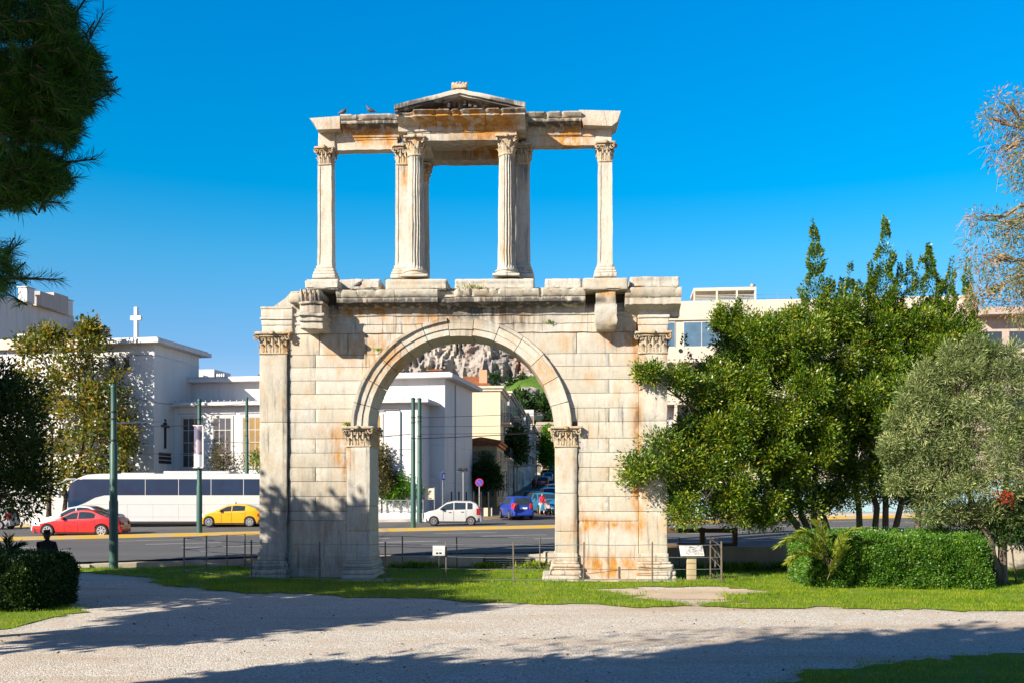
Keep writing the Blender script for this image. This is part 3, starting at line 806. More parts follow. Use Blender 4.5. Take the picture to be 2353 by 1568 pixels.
def yellow_mat():
    t = NT('yellow_kerb_paint'); n = t.noise(1.2, 7, .65); n2 = t.noise(12, 5)
    c = t.mix(t.ramp(n, [(.45, 0), (.68, .9)]), (.56, .36, .05), (.40, .34, .26))
    return t.bsdf(t.mix(t.ramp(n2, [(.5, 0), (.8, .5)]), c, (.3, .25, .16)), .7, t.bump(n2, .2, .01), 0, .3)
M['yellow'] = yellow_mat()
strip('traffic_island', MED, 1.1, .15, M['yellow'])
FAR = poly_line([(-140, 66), (-20, 68.2), (-2.2, 68.2)], 30)
strip('pavement', FAR, 3.0, .13, M['paving'])
strip('kerb', [(x, y - .22) for x, y in poly_line([(-140, 66), (-28, 68.0)], 20)], .2, .14, M['yellow'])
strip('pavement', poly_line([(7.6, 68.6), (140, 71)], 30), 6.0, .13, M['paving'])
# white lane marks
M['mark'] = plain('road_paint', (.62, .62, .60), .7, .35, 3, .1)
mb = MB()
def dash(x0, y0, x1, y1, wd=.16):
    k = max(2, int(abs(x1 - x0) / 2)); rows = []
    for i in range(k + 1):
        x = x0 + (x1 - x0) * i / k; y = y0 + (y1 - y0) * i / k
        rows.append([(x, y - wd / 2, road_z(x, y) + .005), (x, y + wd / 2, road_z(x, y + wd) + .005)])
    mb.grid(rows[::-1])
for k, dy in ((0, -3.4), (1, -6.9), (2, -10.2)):
    x = -34 + k * 2.5
    while x < 40:
        ym = float(np.interp(x, [p[0] for p in MED], [p[1] for p in MED])); ye = float(np.interp(x + 3, [p[0] for p in MED], [p[1] for p in MED]))
        if ym + dy > 37.6 and ye + dy > 37.6: dash(x, ym + dy, x + 3.2, ye + dy)
        x += 7.5
dash(3, 41, 40, 47.5, .2); dash(-60, 66.6, -3, 66.8)
tag(mb.build('lane_markings', M['mark'], None), kind='structure')

# lawn: patches with ragged borders
def lawn_mat():
    t = NT('lawn'); n = t.noise(.6, 6, .62); n2 = t.noise(18, 6, .7); n3 = t.noise(3.1, 6, .65)
    c = t.ramp(n, [(.25, (.085, .17, .006)), (.5, (.16, .255, .008)), (.75, (.26, .30, .012))])
    c = t.mix(t.ramp(n3, [(.50, 0), (.66, .85)]), c, (.25, .20, .10))
    c = t.mix(.4, c, t.ramp(n2, [(.3, (.030, .065, .008)), (.7, (.14, .22, .03))]))
    return t.bsdf(c, .9, t.bump(n2, .6, .03), 0, .15)
M['lawn'] = lawn_mat()
def gp(px, py, z=0.0): d = gd(py, z); return (wx(px, d), d)
def inside(pts, x, y):
    c = False; j = len(pts) - 1
    for i in range(len(pts)):
        xi, yi = pts[i]; xj, yj = pts[j]
        if (yi > y) != (yj > y) and x < (xj - xi) * (y - yi) / (yj - yi) + xi: c = not c
        j = i
    return c
def seg_dist(pts, P):
    best = np.full(len(P), 1e9)
    for i in range(len(pts)):
        a = np.array(pts[i - 1]); b = np.array(pts[i]); d = b - a; L = max(1e-9, (d ** 2).sum())
        t = np.clip(((P - a) @ d) / L, 0, 1); q = a + t[:, None] * d
        best = np.minimum(best, np.hypot(P[:, 0] - q[:, 0], P[:, 1] - q[:, 1]))
    return best
def inside_np(pts, P):
    c = np.zeros(len(P), bool); j = len(pts) - 1; x, y = P[:, 0], P[:, 1]
    for i in range(len(pts)):
        xi, yi = pts[i]; xj, yj = pts[j]
        m = ((yi > y) != (yj > y)) & (x < (xj - xi) * (y - yi) / (yj - yi + 1e-12) + xi)
        c ^= m; j = i
    return c
LAWN_FAR = [(-24, 29.5)] + [gp(*p) for p in ((185, 1325), (300, 1327), (380, 1345), (520, 1359), (700, 1364), (850, 1372), (960, 1374), (1100, 1384), (1250, 1387), (1400, 1392), (1700, 1397), (2000, 1399), (2352, 1405))] + [(24, 23), (24, 36.35), (-24, 36.35)]
LAWN_LEFT = [(-16, 17)] + [gp(*p) for p in ((0, 1448), (90, 1425), (190, 1406), (175, 1390), (120, 1378))] + [(-13, 27), (-20, 28)]
LAWN_RIGHT = [gp(*p) for p in ((2700, 1480), (2352, 1497), (2200, 1508), (2000, 1525), (1850, 1541), (1750, 1600))] + [(2.6, 9), (14, 9)]
BARE = [gp(*p) for p in ((1400, 1352), (1500, 1347), (1640, 1347), (1700, 1352), (1690, 1372), (1710, 1385), (1600, 1384), (1450, 1372))]
def grass_noise(x, y): return noise.noise(Vector((x * .8, y * 1.1, 5))) * .75 + noise.noise(Vector((x * 3.3, y * 3.3, 1))) * .30
def lawn(poly_, name='lawn'):
    P = np.array(poly_); x0, y0 = P.min(0); x1, y1 = P.max(0); st = .22
    xs_ = np.arange(x0 - .3, x1 + .3, st); ys_ = np.arange(y0 - .3, min(36.4, y1 + .3), st)
    mb = MB(); G = np.array([(x, y) for x in xs_ for y in ys_])
    ins = inside_np(poly_, G); sd = seg_dist(poly_, G) * np.where(ins, 1, -1)
    sb = seg_dist(BARE, G) * np.where(inside_np(BARE, G), -1, 1)
    keep = np.array([(s + grass_noise(g[0], g[1]) * .8 > 0) and (b + grass_noise(g[0] + 9, g[1]) * 1.3 > 0) for s, b, g in zip(sd, sb, G)]).reshape(len(xs_), len(ys_))
    ny = len(ys_); idx = {}
    vs, fs = [], []
    def vi(i, j):
        if (i, j) not in idx:
            idx[(i, j)] = len(vs); x, y = xs_[i], ys_[j]; vs.append((x, y, bumpy(x, y) + .014))
        return idx[(i, j)]
    for i in range(len(xs_) - 1):
        for j in range(ny - 1):
            k = [(i, j), (i + 1, j), (i + 1, j + 1), (i, j + 1)]
            m = [q for q in k if keep[q]]
            if len(m) >= 3: fs.append(tuple(vi(*q) for q in m))
    mb.add(vs, fs, .5)
    return tag(mb.build(name, M['lawn'], None, 40), kind='structure')
mb = MB(); cx_, cy_ = sum(p[0] for p in BARE) / len(BARE), sum(p[1] for p in BARE) / len(BARE)
M['dirt'] = plain('bare_earth', (.47, .37, .265), .95, .25, 1.1, .4)
G_ = [(cx_ + 4.2 * (i / 20 - 1), cy_ + 1.5 * (j / 10 - 1)) for i in range(41) for j in range(21)]
mb.add([(x, y, bumpy(x, y) + .008) for x, y in G_], [(i * 21 + j, (i + 1) * 21 + j, (i + 1) * 21 + j + 1, i * 21 + j + 1) for i in range(40) for j in range(20) if ((i - 19.5) / 20) ** 2 + ((j - 9.5) / 10) ** 2 + .5 * noise.noise(Vector((i * .2, j * .3, 0))) < .85], .5)
tag(mb.build('dirt_patch', M['dirt'], None, 40), kind='structure')
for pl_ in (LAWN_FAR, LAWN_LEFT, LAWN_RIGHT): lawn(pl_)
# blades
M['blade'] = leafmat('grass_blades', [(0, (.06, .135, .004)), (.4, (.16, .27, .006)), (.75, (.29, .35, .010)), (1, (.42, .36, .06))], .55, .4, .25)
def blades(poly_, n, h, name='grass', ragged=True):
    P = np.array(poly_); lo_, hi_ = P.min(0), P.max(0)
    q = nrg.random((n, 2)) * (hi_ - lo_) + lo_
    # thin with distance so that the far lawn is not over-dense
    ins = inside_np(poly_, q); sd = seg_dist(poly_, q) * np.where(ins, 1, -1); sb = seg_dist(BARE, q) * np.where(inside_np(BARE, q), -1, 1)
    gn = np.array([grass_noise(a, b) for a, b in q]); gn2 = np.array([grass_noise(a + 9, b) for a, b in q])
    k = (sd + gn * .8 > -.06) & (sb + gn2 * 1.3 > -.05) & (q[:, 1] < 36.3) & (np.abs(q[:, 0]) < q[:, 1] * .53 + .5)
    k &= ~((q[:, 1] > 31.4) & (q[:, 1] < 34) & (np.abs(q[:, 0] + 6.1) < 1.75)) & ~((q[:, 1] > 31.3) & (q[:, 1] < 34) & (np.abs(q[:, 0] - 3.05) < 2.0))
    wr = np.array([noise.noise(Vector((a * 1.1, b * 1.5, 12))) + .5 * noise.noise(Vector((a * 3.1, b * 3.6, 2))) for a, b in q]); k &= wr + nrg.normal(size=len(q)) * .15 < .22
    q, gn, gn2 = q[k], gn[k], gn2[k]
    z = np.array([bumpy(a, b) for a, b in q]) + .01
    A = nrg.normal(size=(len(q), 3)) * .38; A[:, 2] = 1
    L = h * (.45 + .9 * nrg.random(len(q))) * (1 + 1.1 * np.clip(gn2, 0, 1))
    return leaves(name, np.column_stack([q, z]), A, L, .11, M['blade'], None, .45 + gn * .5 + nrg.normal(size=len(q)) * .2)
g = blades(LAWN_FAR, 330000, .075); tag(g, 'short green lawn around the foot of the marble archway', 'grass', None, 'stuff')
g = blades(LAWN_RIGHT, 60000, .055); tag(g, 'shaded grass corner beside the gravel near the camera', 'grass', None, 'stuff')
g = blades(LAWN_LEFT, 40000, .07); tag(g, 'shaded grass rim below the dark round hedge', 'grass', None, 'stuff')

# dry leaves blown over the gravel and lawn
def litter(n):
    q = np.column_stack([nrg.uniform(-14, 16, n), 12 + 17 * nrg.random(n) ** 1.3]); gn = np.array([noise.noise(Vector((a * .35, b * .5, 8))) for a, b in q]); k = gn + nrg.normal(size=n) * .25 > .05; q = q[k]
    z = np.array([bumpy(a, b) for a, b in q]) + .012; A = nrg.normal(size=(len(q), 3)); A[:, 2] *= .25
    return leaves('dry_leaves', np.column_stack([q, z]), A, .055, .6, leafmat('dry_leaf', [(0, (.10, .05, .02)), (.6, (.26, .15, .05)), (1, (.42, .30, .10))], .8, .1, .1))
tag(litter(1500), 'dry brown leaves scattered over the pale gravel', 'leaves', None, 'stuff')
# ---------------------------------------------------------------- buildings
def plaster(name, c, dirt=.35, streak=True, bump=.12):
    t = NT(name); n = t.noise(.5, 6, .6); s = t.noise(1.1, 7, .65, t.map((1.6, 1.6, .12))); f = t.noise(7, 5, .6)
    cc = t.mix(t.ramp(n, [(.3, 0), (.7, .5)]), c, tuple(x * .86 for x in c))
    cc = t.mix(t.ramp(s, [(.48, 0), (.75, dirt)]), cc, tuple(x * .45 for x in c))
    cc = t.mix(.12, cc, t.ramp(f, [(.3, tuple(x * .6 for x in c)), (.7, c)]))
    return t.bsdf(cc, .85, t.bump(f, bump, .02), 0, .25)
M['white'] = plaster('white_plaster', (.60, .595, .58)); M['white2'] = plaster('aged_white_plaster', (.54, .535, .525), .5)
M['cream'] = plaster('cream_plaster', (.52, .465, .375)); M['yellow_wall'] = plaster('yellow_plaster', (.60, .51, .35), .2)
M['ochre'] = plaster('ochre_plaster', (.40, .27, .12), .5); M['greywall'] = plaster('grey_plaster', (.42, .38, .34), .5); M['beige'] = plaster('beige_plaster', (.60, .50, .38), .45); M['pink'] = plaster('pinkish_plaster', (.42, .34, .29), .4)
M['glass'] = glassy('dark_window_glass', (.03, .035, .04), .08); M['glass_blue'] = glassy('blue_window_glass', (.07, .12, .17), .08)
M['amber'] = glassy('amber_window_glass', (.22, .13, .025), .25); M['frame'] = plain('painted_frame', (.45, .44, .40), .5, .15, 4, .1)
M['darkmetal'] = plain('dark_iron', (.035, .035, .04), .5, .3, 8, .1, .4); M['shutter'] = plain('wood_shutter', (.20, .15, .11), .6, .3, 5, .2)
M['greymetal'] = plain('grey_metal', (.32, .33, .34), .45, .2, 6, .1, .6)
def tile_mat():
    t = NT('terracotta_tiles'); wv = t.n.new('ShaderNodeTexWave'); wv.wave_type = 'BANDS'; wv.bands_direction = 'X'; wv.inputs['Scale'].default_value = 5.5; wv.inputs['Distortion'].default_value = .3
    t.l.new(t.co, wv.inputs[0]); n = t.noise(4, 6)
    c = t.ramp(n, [(.3, (.32, .10, .04)), (.55, (.50, .18, .07)), (.75, (.58, .30, .15))])
    c = t.mix(t.ramp(wv.outputs['Fac'], [(.0, .7), (.4, 0)]), c, (.10, .04, .02))
    return t.bsdf(c, .85, t.bump(wv.outputs['Fac'], .9, .06), 0, .2)
M['tile'] = tile_mat()

def window(par, Fr, x0, x1, z0, z1, v, glass, cols=2, rows=3, rec=.14, surround=.12, fr=.05, sill=True, mun=.035, frm=None):
    """opening in a wall whose face is at v: raised surround, recessed pane, bars"""
    frm = frm or M['frame']
    mb = MB()
    s = surround
    if s:
        mb.box(x0 - s, x0, v - .06, v + .05, z0, z1 + s); mb.box(x1, x1 + s, v - .06, v + .05, z0, z1 + s); mb.box(x0, x1, v - .058, v + .05, z1, z1 + s)
    if sill: mb.box(x0 - s - .05, x1 + s + .05, v - .12, v + .04, z0 - .1, z0 - .001)
    mb.box(x0, x0 + fr, v - .03, v - .004, z0, z1); mb.box(x1 - fr, x1, v - .03, v - .004, z0, z1); mb.box(x0 + fr, x1 - fr, v - .03, v - .004, z1 - fr, z1); mb.box(x0 + fr, x1 - fr, v - .03, v - .004, z0, z0 + fr)
    for i in range(1, cols):
        x = x0 + (x1 - x0) * i / cols; mb.box(x - mun / 2, x + mun / 2, v - .028, v - .006, z0 + fr, z1 - fr)
    for i in range(1, rows):
        z = z0 + (z1 - z0) * i / rows; mb.box(x0 + fr, x1 - fr, v - .026, v - .007, z - mun / 2, z + mun / 2)
    o = mb.build('window', frm, par)
    p = MB(); p.box(x0 + fr * .5, x1 - fr * .5, v - .016, v + .1, z0 + fr * .5, z1 - fr * .5); p.build('pane', glass, o)
    return o

CF = Frame(-4.97, 74.0, 10)
church = CF.root('white_church', 'white church with tall gridded windows and a stone cross on its flat roof', 'church')
zm = CF.z(1022, 859, 0) - .3; BASE = -.2
um = CF.u(436, 0)
mb = MB(); mb.box(um - 2, 0, 0, 9.5, BASE, zm); mb.build('nave_wall', M['white'], church)
mb = MB(); mb.box(um - 2, .75, -.75, 10.2, zm, zm + .32); mb.box(um - 2, .55, -.55, 10.0, zm + .32, zm + .42); mb.build('nave_roof', M['white2'], church, bevel=.03)
mb = MB(); mb.box(-.55, -.1, -.02, .0, BASE + .1, zm - .5) if False else None
va = -2.7; zt = CF.z(960, 925, va); ua0, ua1 = CF.u(404, va), CF.u(966, va)
mb = MB(); mb.box(ua0 - 1, ua1, va, -.01, BASE, zt); mb.build('aisle_wall', M['white'], church)
mb = MB(); mb.box(ua0 - 1, ua1 + .75, va - .7, .0, zt, zt + .22); mb.box(ua0 - 1, ua1 + .6, va - .55, .0, zt + .22, zt + .30)
mb.build('aisle_roof', M['white2'], church, bevel=.02)
for i in range(40):
    mb = MB(); u = ua0 + (ua1 + .6 - ua0) * (i + .5) / 40; mb.box(u - .02, u + .02, va - .6, va - .5, zt + .30, zt + .42); mb.build('roof_cleat', M['greymetal'], church)
zw1, zw0 = CF.z(545, 958, va), CF.z(545, 1072, va)
for k, (a, b) in enumerate(((424, 457), (490, 532), (558, 601), (626, 668), (694, 735), (762, 803), (832, 874))):
    w0, w1 = CF.u(a, va), CF.u(b, va)
    mid = (w0 + w1) / 2; w0, w1 = mid - .72, mid + .72
    o = window(church, CF, w0, w1, zw0, zw1, va, M['glass'] if k < 2 else M['amber'], 3, 4, surround=.16, mun=.045)
    mb = MB(); mb.box(w0 - .3, w1 + .3, va - .1, va, zw1 + .3, zw1 + .36); mb.build('drip_moulding', M['greymetal'], o)
# downpipe, lower arched panel and hatch on the right block
mb = MB(); ud = CF.u(920, va)
mb.tube([(CF.u(869, va), va - .07, zw1 + .45), (ud - .15, va - .07, zw1 + .42), (ud, va - .07, zw1 + .25), (ud, va - .07, 1.5)], .055, 6); mb.build('downpipe', M['greymetal'], church, 40)
mb = MB(); u0, u1 = CF.u(972, 0), CF.u(1010, 0); n = 14; zA = CF.z(990, 1108, 0); pts = []
for i in range(n + 1):
    q = math.pi * i / n; pts.append(((u0 + u1) / 2 + (u1 - u0) / 2 * math.cos(q), zA + .5 * math.sin(q)))
for r_ in (0, 1):
    pass
mb.tube([(u1, -.03, 1.0)] + [(p[0], -.03, p[1]) for p in pts] + [(u0, -.03, 1.0)], .05, 5); mb.build('arched_moulding', M['white2'], church, 40)
for px, v_, z0_, z1_ in ((897, va, .8, zw1 + .3), (938, va, .8, zw1 + .3), (952, va, .8, zt - .2), (985, 0, 1.6, zm - .3)):
    mb = MB(); u = CF.u(px, v_); mb.box(u - .012, u + .012, v_ - .006, v_ + .01, z0_, z1_); mb.build('panel_joint', M['greymetal'], church)
for z_ in (3.6, 6.4):
    mb = MB(); mb.box(ua1 + .02, 0, -.006, .01, z_ - .012, z_ + .012); mb.box(.0, .006, .02, 9.4, z_ - .012, z_ + .012); mb.build('panel_joint', M['greymetal'], church)
mb = MB(); mb.tube([(.05, 3.2, zm - .1), (.05, 3.2, 1.0)], .05, 6); mb.build('downpipe', M['greymetal'], church, 40)
# bell block
vt = -5.5; ut = CF.u(354, vt); zT = CF.z(354, 790, vt); uL = CF.u(196, vt)
mb = MB(); mb.box(uL, ut, vt, 1.2, BASE, zT); mb.build('bell_block', M['white'], church)
mb = MB(); mb.box(uL - .6, ut + .75, vt - .75, 1.9, zT, zT + .3); mb.box(uL - .4, ut + .55, vt - .55, 1.7, zT + .3, zT + .42); mb.build('bell_block_roof', M['white2'], church, bevel=.03)
mb = MB(); zl = CF.z(354, 814, vt); mb.box(uL, ut + .03, vt - .03, vt, zl - .05, zl + .05); mb.box(ut, ut + .03, vt, 1.2, zl - .05, zl + .05); mb.build('string_course', M['greymetal'], church)
for a, b in ((231, 238), (250, 268), (283, 299)):
    window(church, CF, CF.u(a, vt), CF.u(b, vt), CF.z(260, 852, vt), CF.z(260, 818, vt), vt, M['glass'], 1, 1, surround=.1, sill=False)
# roof cross on stepped base
uc, vc_ = CF.u(313, -3.5), -3.5; zb_ = zT + .42
mb = MB()
for k, (w_, h_) in enumerate(((1.6, .12), (1.1, .12), (.6, .12))): mb.box(uc - w_ / 2, uc + w_ / 2, vc_ - w_ / 2, vc_ + w_ / 2, zb_ + .12 * k, zb_ + .12 * k + h_)
o = mb.build('cross_base', M['white'], church, bevel=.02)
zc0, zc1 = zb_ + .36, CF.z(313, 706, vc_); hz = zc1 - zc0
mb = MB(); mb.box(uc - .13, uc + .13, vc_ - .13, vc_ + .13, zc0, zc1); mb.box(uc - .43, uc - .131, vc_ - .128, vc_ + .128, zc0 + .58 * hz, zc0 + .72 * hz); mb.box(uc + .131, uc + .43, vc_ - .128, vc_ + .128, zc0 + .58 * hz, zc0 + .72 * hz)
mb.build('roof_cross', M['white'], church, bevel=.02)
# dark cross and lettered plates on the shaded side of the bell block
mb = MB(); v0 = next(v for v in np.linspace(-5.4, 0, 200) if abs(CF.u(380, v) - ut) < .06); zc0, zc1 = CF.z(380, 1029, v0), CF.z(380, 962, v0); X0, X1 = ut + .002, ut + .09; h = zc1 - zc0
mb.box(X0, X1, v0 - .1, v0 + .1, zc0, zc1); mb.box(X0, X1 - .003, v0 - .55, v0 - .101, zc0 + h * .72, zc0 + h * .80); mb.box(X0, X1 - .003, v0 + .101, v0 + .55, zc0 + h * .72, zc0 + h * .80); mb.box(X0, X1 - .005, v0 - .22, v0 - .101, zc0 + h * .82, zc0 + h * .87); mb.box(X0, X1 - .005, v0 + .101, v0 + .22, zc0 + h * .82, zc0 + h * .87)
mb.build('wall_cross', M['darkmetal'], church)
for k in range(3):
    mb = MB(); z = CF.z(380, 1042 + k * 9, v0)
    for j in range(7):
        a = v0 - .85 + j * .25; mb.box(X0, X0 + .06, a, a + (.2 if (j + k) % 3 else .15), z - .12, z + .10)
    mb.build('letter_row', M['darkmetal'], church)
# low roof hut behind the nave roof
mb = MB(); mb.box(CF.u(447, 5), CF.u(492, 5), 5, 8, zm + .42, zm + 1.75); mb.box(CF.u(450, 4.9), CF.u(476, 4.9), 4.2, 5, zm + 1.05, zm + 1.2); mb.box(CF.u(492, 5.5), CF.u(518, 5.5), 5.5, 8, zm + .42, zm + 1.05); mb.build('roof_hut', M['white2'], church)
for k in range(4):
    mb = MB(); u = CF.u(498 + k * 5, 5); mb.lathe([(.14, 0), (.16, .2), (.1, .35)], (u, 5.2, zm + 1.05), 8); mb.build('roof_vent', M['greymetal'], church, 50)

# cream annex, left of the church
XF = Frame(*(lambda p: (p.x, p.y))(Vector((CF.xo - 5.2 * -CF.s * 1.0 * -1, CF.yo - 5.2 * CF.c))), 10)
ann = XF.root('office_block', 'cream flat-roofed block with long strip windows behind the golden tree', 'building')
ul, ur = XF.u(-160, 0), uL - .02; ztp = XF.z(30, 781, 0)
mb = MB(); mb.box(ul, ur, 0, 9, BASE, ztp - 1.0); mb.build('wall', M['white'], ann)
mb = MB(); mb.box(ul, ur, -.35, 9.2, ztp - .75, ztp); mb.build('parapet', M['cream'], ann)
for k in range(3):
    z1 = ztp - 1.0 - k * 3.1
    mb = MB(); mb.box(ul, ur, -.02, .1, z1 - 1.3 * (k > 0) - (.0 if k else 0), z1 + .24 if k == 0 else z1); o = mb.build('window', M['frame'], ann)
    zz0, zz1 = (z1 - .02, z1 + .22) if k == 0 else (z1 - 1.25, z1 - .05)
    mb = MB(); n = 14
    for i in range(n):
        a = ul + (ur - ul) * i / n + .06; b = ul + (ur - ul) * (i + 1) / n - .06; mb.box(a, b, -.035, .05, zz0, zz1)
    mb.build('pane', M['glass'], o)
mb = MB(); mb.gbox(XF.u(38, 1), XF.u(60, 1), 1, 1.5, ztp, ztp + .62, .3, .03); o = mb.build('air_conditioner', M['white'], ann, 40)
mb = MB(); mb.lathe([(.2, 0), (.2, .02)], (XF.u(50, 1), .975, ztp + .31), 16, axis='y'); mb.build('fan_grille', M['darkmetal'], o)

# tall white building far left
WF = Frame(wx(0, 100), 100, 10)
wb_ = WF.root('white_apartment_block', 'tall blank white apartment wall with chimneys rising behind the cream block', 'building')
zt_ = WF.z(0, 677, 0)
mb = MB(); mb.box(-14, 0, -4, 12.2, 0, zt_); mb.box(-10, 1.6, 12.2, 16.8, 0, zt_ - .6); mb.build('wall', M['white2'], wb_)
def rb(nm, px0, px1, yt, v, w_, z0=None, mat=None, cap=True):
    mb = MB(); a, b = WF.u(px0, v), WF.u(px1, v); z1 = WF.z(px0, yt, v); mb.box(a, b, v, v + w_, (z0 or zt_) - .2, z1)
    o = mb.build(nm, mat or M['white'], wb_)
    if cap: m2 = MB(); m2.box(a - .1, b + .1, v - .1, v + w_ + .1, z1, z1 + .1); m2.build('cap', M['greymetal'], o)
rb('chimney', 42, 62, 661, 3, 1.2); rb('stair_head', 66, 92, 670, 5, 3, cap=False, mat=M['greywall']); rb('stair_head', 92, 124, 673, 8, 2.5, cap=False, mat=M['greywall']); rb('chimney', 141, 156, 690, 10.5, .9)
mb = MB(); mb.tube([(0, -1, zt_ - .06), (0.02, 12, zt_ - .06)], .06, 4); mb.build('coping', M['greymetal'], wb_)

def street_house(name, label, px0, D0, depth, ytop, mat, front_left=None, floors=3, nwin=3, cat='house', slope=.058, roof=None, balcony=False, front_windows=0, zb=None):
    """house on the left of the side street: its street corner is at column px0 and distance D0"""
    x0 = wx(px0, D0); ztop = wz(ytop, D0); wdt = (x0 - wx(front_left, D0)) if front_left else 9
    fr = Frame(x0, D0, -math.degrees(math.atan(slope)) * -1)
    rt = empty(name, (x0, D0, 0), -math.atan(slope), label, cat, 'houses along the side street')
    zb = terrain(x0 + 1, D0) - .6 if zb is None else zb
    mb = MB(); mb.box(-wdt, 0, 0, depth, zb, ztop); mb.build('wall', mat, rt)
    cn = MB(); cn.box(-wdt - .2, .35, -.3, depth, ztop, ztop + .22); cn.box(-wdt, .2, -.15, depth, ztop - .25, ztop - .002); cn.build('cornice', M['beige'] if not roof else M['tile'], rt)
    if roof:
        mb = MB(); mb.poly([(-wdt - .3, ztop + .2), (.4, ztop + .2), (-wdt / 2, ztop + .2 + roof)], -.35, depth, 'y'); mb.build('roof', M['tile'], rt)
    fh = (ztop - zb - 1.2) / floors
    for f in range(floors):
        z0 = zb + 1.5 + f * fh
        for k in range(nwin):
            v = depth * (k + .5) / nwin
            mb = MB(); mb.box(-.05, .05, v - .62, v + .62, z0 - .1, z0 + fh * .64 + .12); o = mb.build('window', M['frame'], rt)
            mb = MB(); mb.box(.03, .06, v - .5, v + .5, z0, z0 + fh * .64); mb.build('shutter' if (k + f) % 2 else 'pane', M['shutter'] if (k + f) % 2 else M['glass'], o)
            if balcony and f > 0 and k in (0, 1):
                mb = MB(); mb.box(0, 1.0, v - .95, v + .95, z0 - .25, z0 - .1); b_ = mb.build('balcony', M['beige'], rt)
                mb = MB()
                for j in range(13): mb.box(.93, .96, v - .92 + j * .15, v - .90 + j * .15, z0 - .1, z0 + .8)
                for j in range(6): mb.box(.06 + j * .17, .08 + j * .17, v - .94, v - .92, z0 - .1, z0 + .8)
                mb.box(0, .97, v - .95, v - .92, z0 + .8, z0 + .84); mb.box(.93, .97, v - .919, v + .95, z0 + .8, z0 + .84); mb.build('railing', M['darkmetal'], b_)
    for k in range(front_windows):
        x = -wdt * (k + .6) / front_windows
        for f in range(floors):
            z0 = zb + 1.5 + f * fh; mb = MB(); mb.box(x - .5, x + .5, -.04, .03, z0, z0 + fh * .6); mb.build('window', M['shutter'], rt)
    return rt
street_house('corner_house', 'yellow three-storey house with balconies at the mouth of the side street', 1149, 97, 11, 891, M['yellow_wall'], 1060, 3, 3, balcony=True)
street_house('tiled_cottage', 'low ochre house with a curved tile eave beside the church', 1141, 87, 9, 1016, M['ochre'], 1070, 2, 3, roof=.3, front_windows=2)
street_house('grey_house', 'grey house with a dark cornice just past the yellow one', 1170, 109, 14, 902, M['greywall'], 1120, 4, 4, balcony=True)
street_house('ochre_house', 'ochre house with shutters halfway up the side street', 1190, 124, 16, 930, M['beige'], 1150, 4, 4, balcony=True)
street_house('pale_house', 'pale plastered house with small balconies far up the street', 1207, 141, 18, 948, M['white2'], 1165, 4, 4, balcony=True)
street_house('brown_house', 'narrow brown house near the top of the side street', 1222, 161, 26, 975, M['greywall'], 1190, 4, 5, balcony=True)
# houses closing the view
def box_house(name, label, px0, px1, D, ytop, mat, roof=0, dep=10, wins=2, floors=3, chim=None, zb=2):
    x0, x1 = wx(px0, D), wx(px1, D); zt2 = wz(ytop, D)
    rt = empty(name, ((x0 + x1) / 2, D, 0), 0, label, 'house'); w_ = (x1 - x0) / 2
    mb = MB(); mb.box(-w_, w_, 0, dep, zb, zt2); mb.build('wall', mat, rt)
    if roof:
        mb = MB(); e = .4
        P = [(-w_ - e, -e, zt2), (w_ + e, -e, zt2), (w_ + e, dep + e, zt2), (-w_ - e, dep + e, zt2), (-w_ * .45, dep * .45, zt2 + roof), (w_ * .45, dep * .45, zt2 + roof)]
        mb.add(P, [(0, 1, 5, 4), (1, 2, 5), (2, 3, 4, 5), (3, 0, 4), (0, 3, 2, 1)]); o = mb.build('roof', M['tile'], rt)
        if chim:
            c0, c1, cy = chim; a, b = wx(c0, D) - (x0 + x1) / 2, wx(c1, D) - (x0 + x1) / 2
            mb = MB(); mb.box(a, b, 1, 1 + (b - a), zt2, wz(cy, D)); mb.build('chimney', plaster('chimney_render', (.62, .30, .18), .2), o)
    for f in range(floors):
        for k in range(wins):
            x = -w_ + 2 * w_ * (k + .5) / wins; z = zt2 - 1.2 - f * 3.2; mb = MB(); mb.box(x - .5, x + .5, -.05, .04, z - 1.6, z); mb.build('window', M['shutter'], rt)
    return rt
box_house('tiled_house', 'house with an orange tile roof and terracotta chimney peeping over the church', 1042, 1122, 118, 886, M['white2'], 1.7, 10, 2, 2, (1100, 1118, 846))
box_house('tiled_hut', 'tiny tile-roofed attic just above the church roof line', 985, 1012, 112, 852, M['cream'], .5, 4, 1, 1)
box_house('hillside_house', 'cream house closing the top end of the side street', 1228, 1290, 205, 1052, M['cream'], 0, 12, 4, 2, None, 4)
box_house('hillside_house', 'pinkish house among trees high under the cliff', 1232, 1275, 236, 968, M['pink'], 0, 10, 3, 2, None, 4)
box_house('hillside_house', 'white house with flat roof stepping up below the wooded slope', 1195, 1226, 190, 940, M['white2'], 0, 10, 2, 3, None, 4)

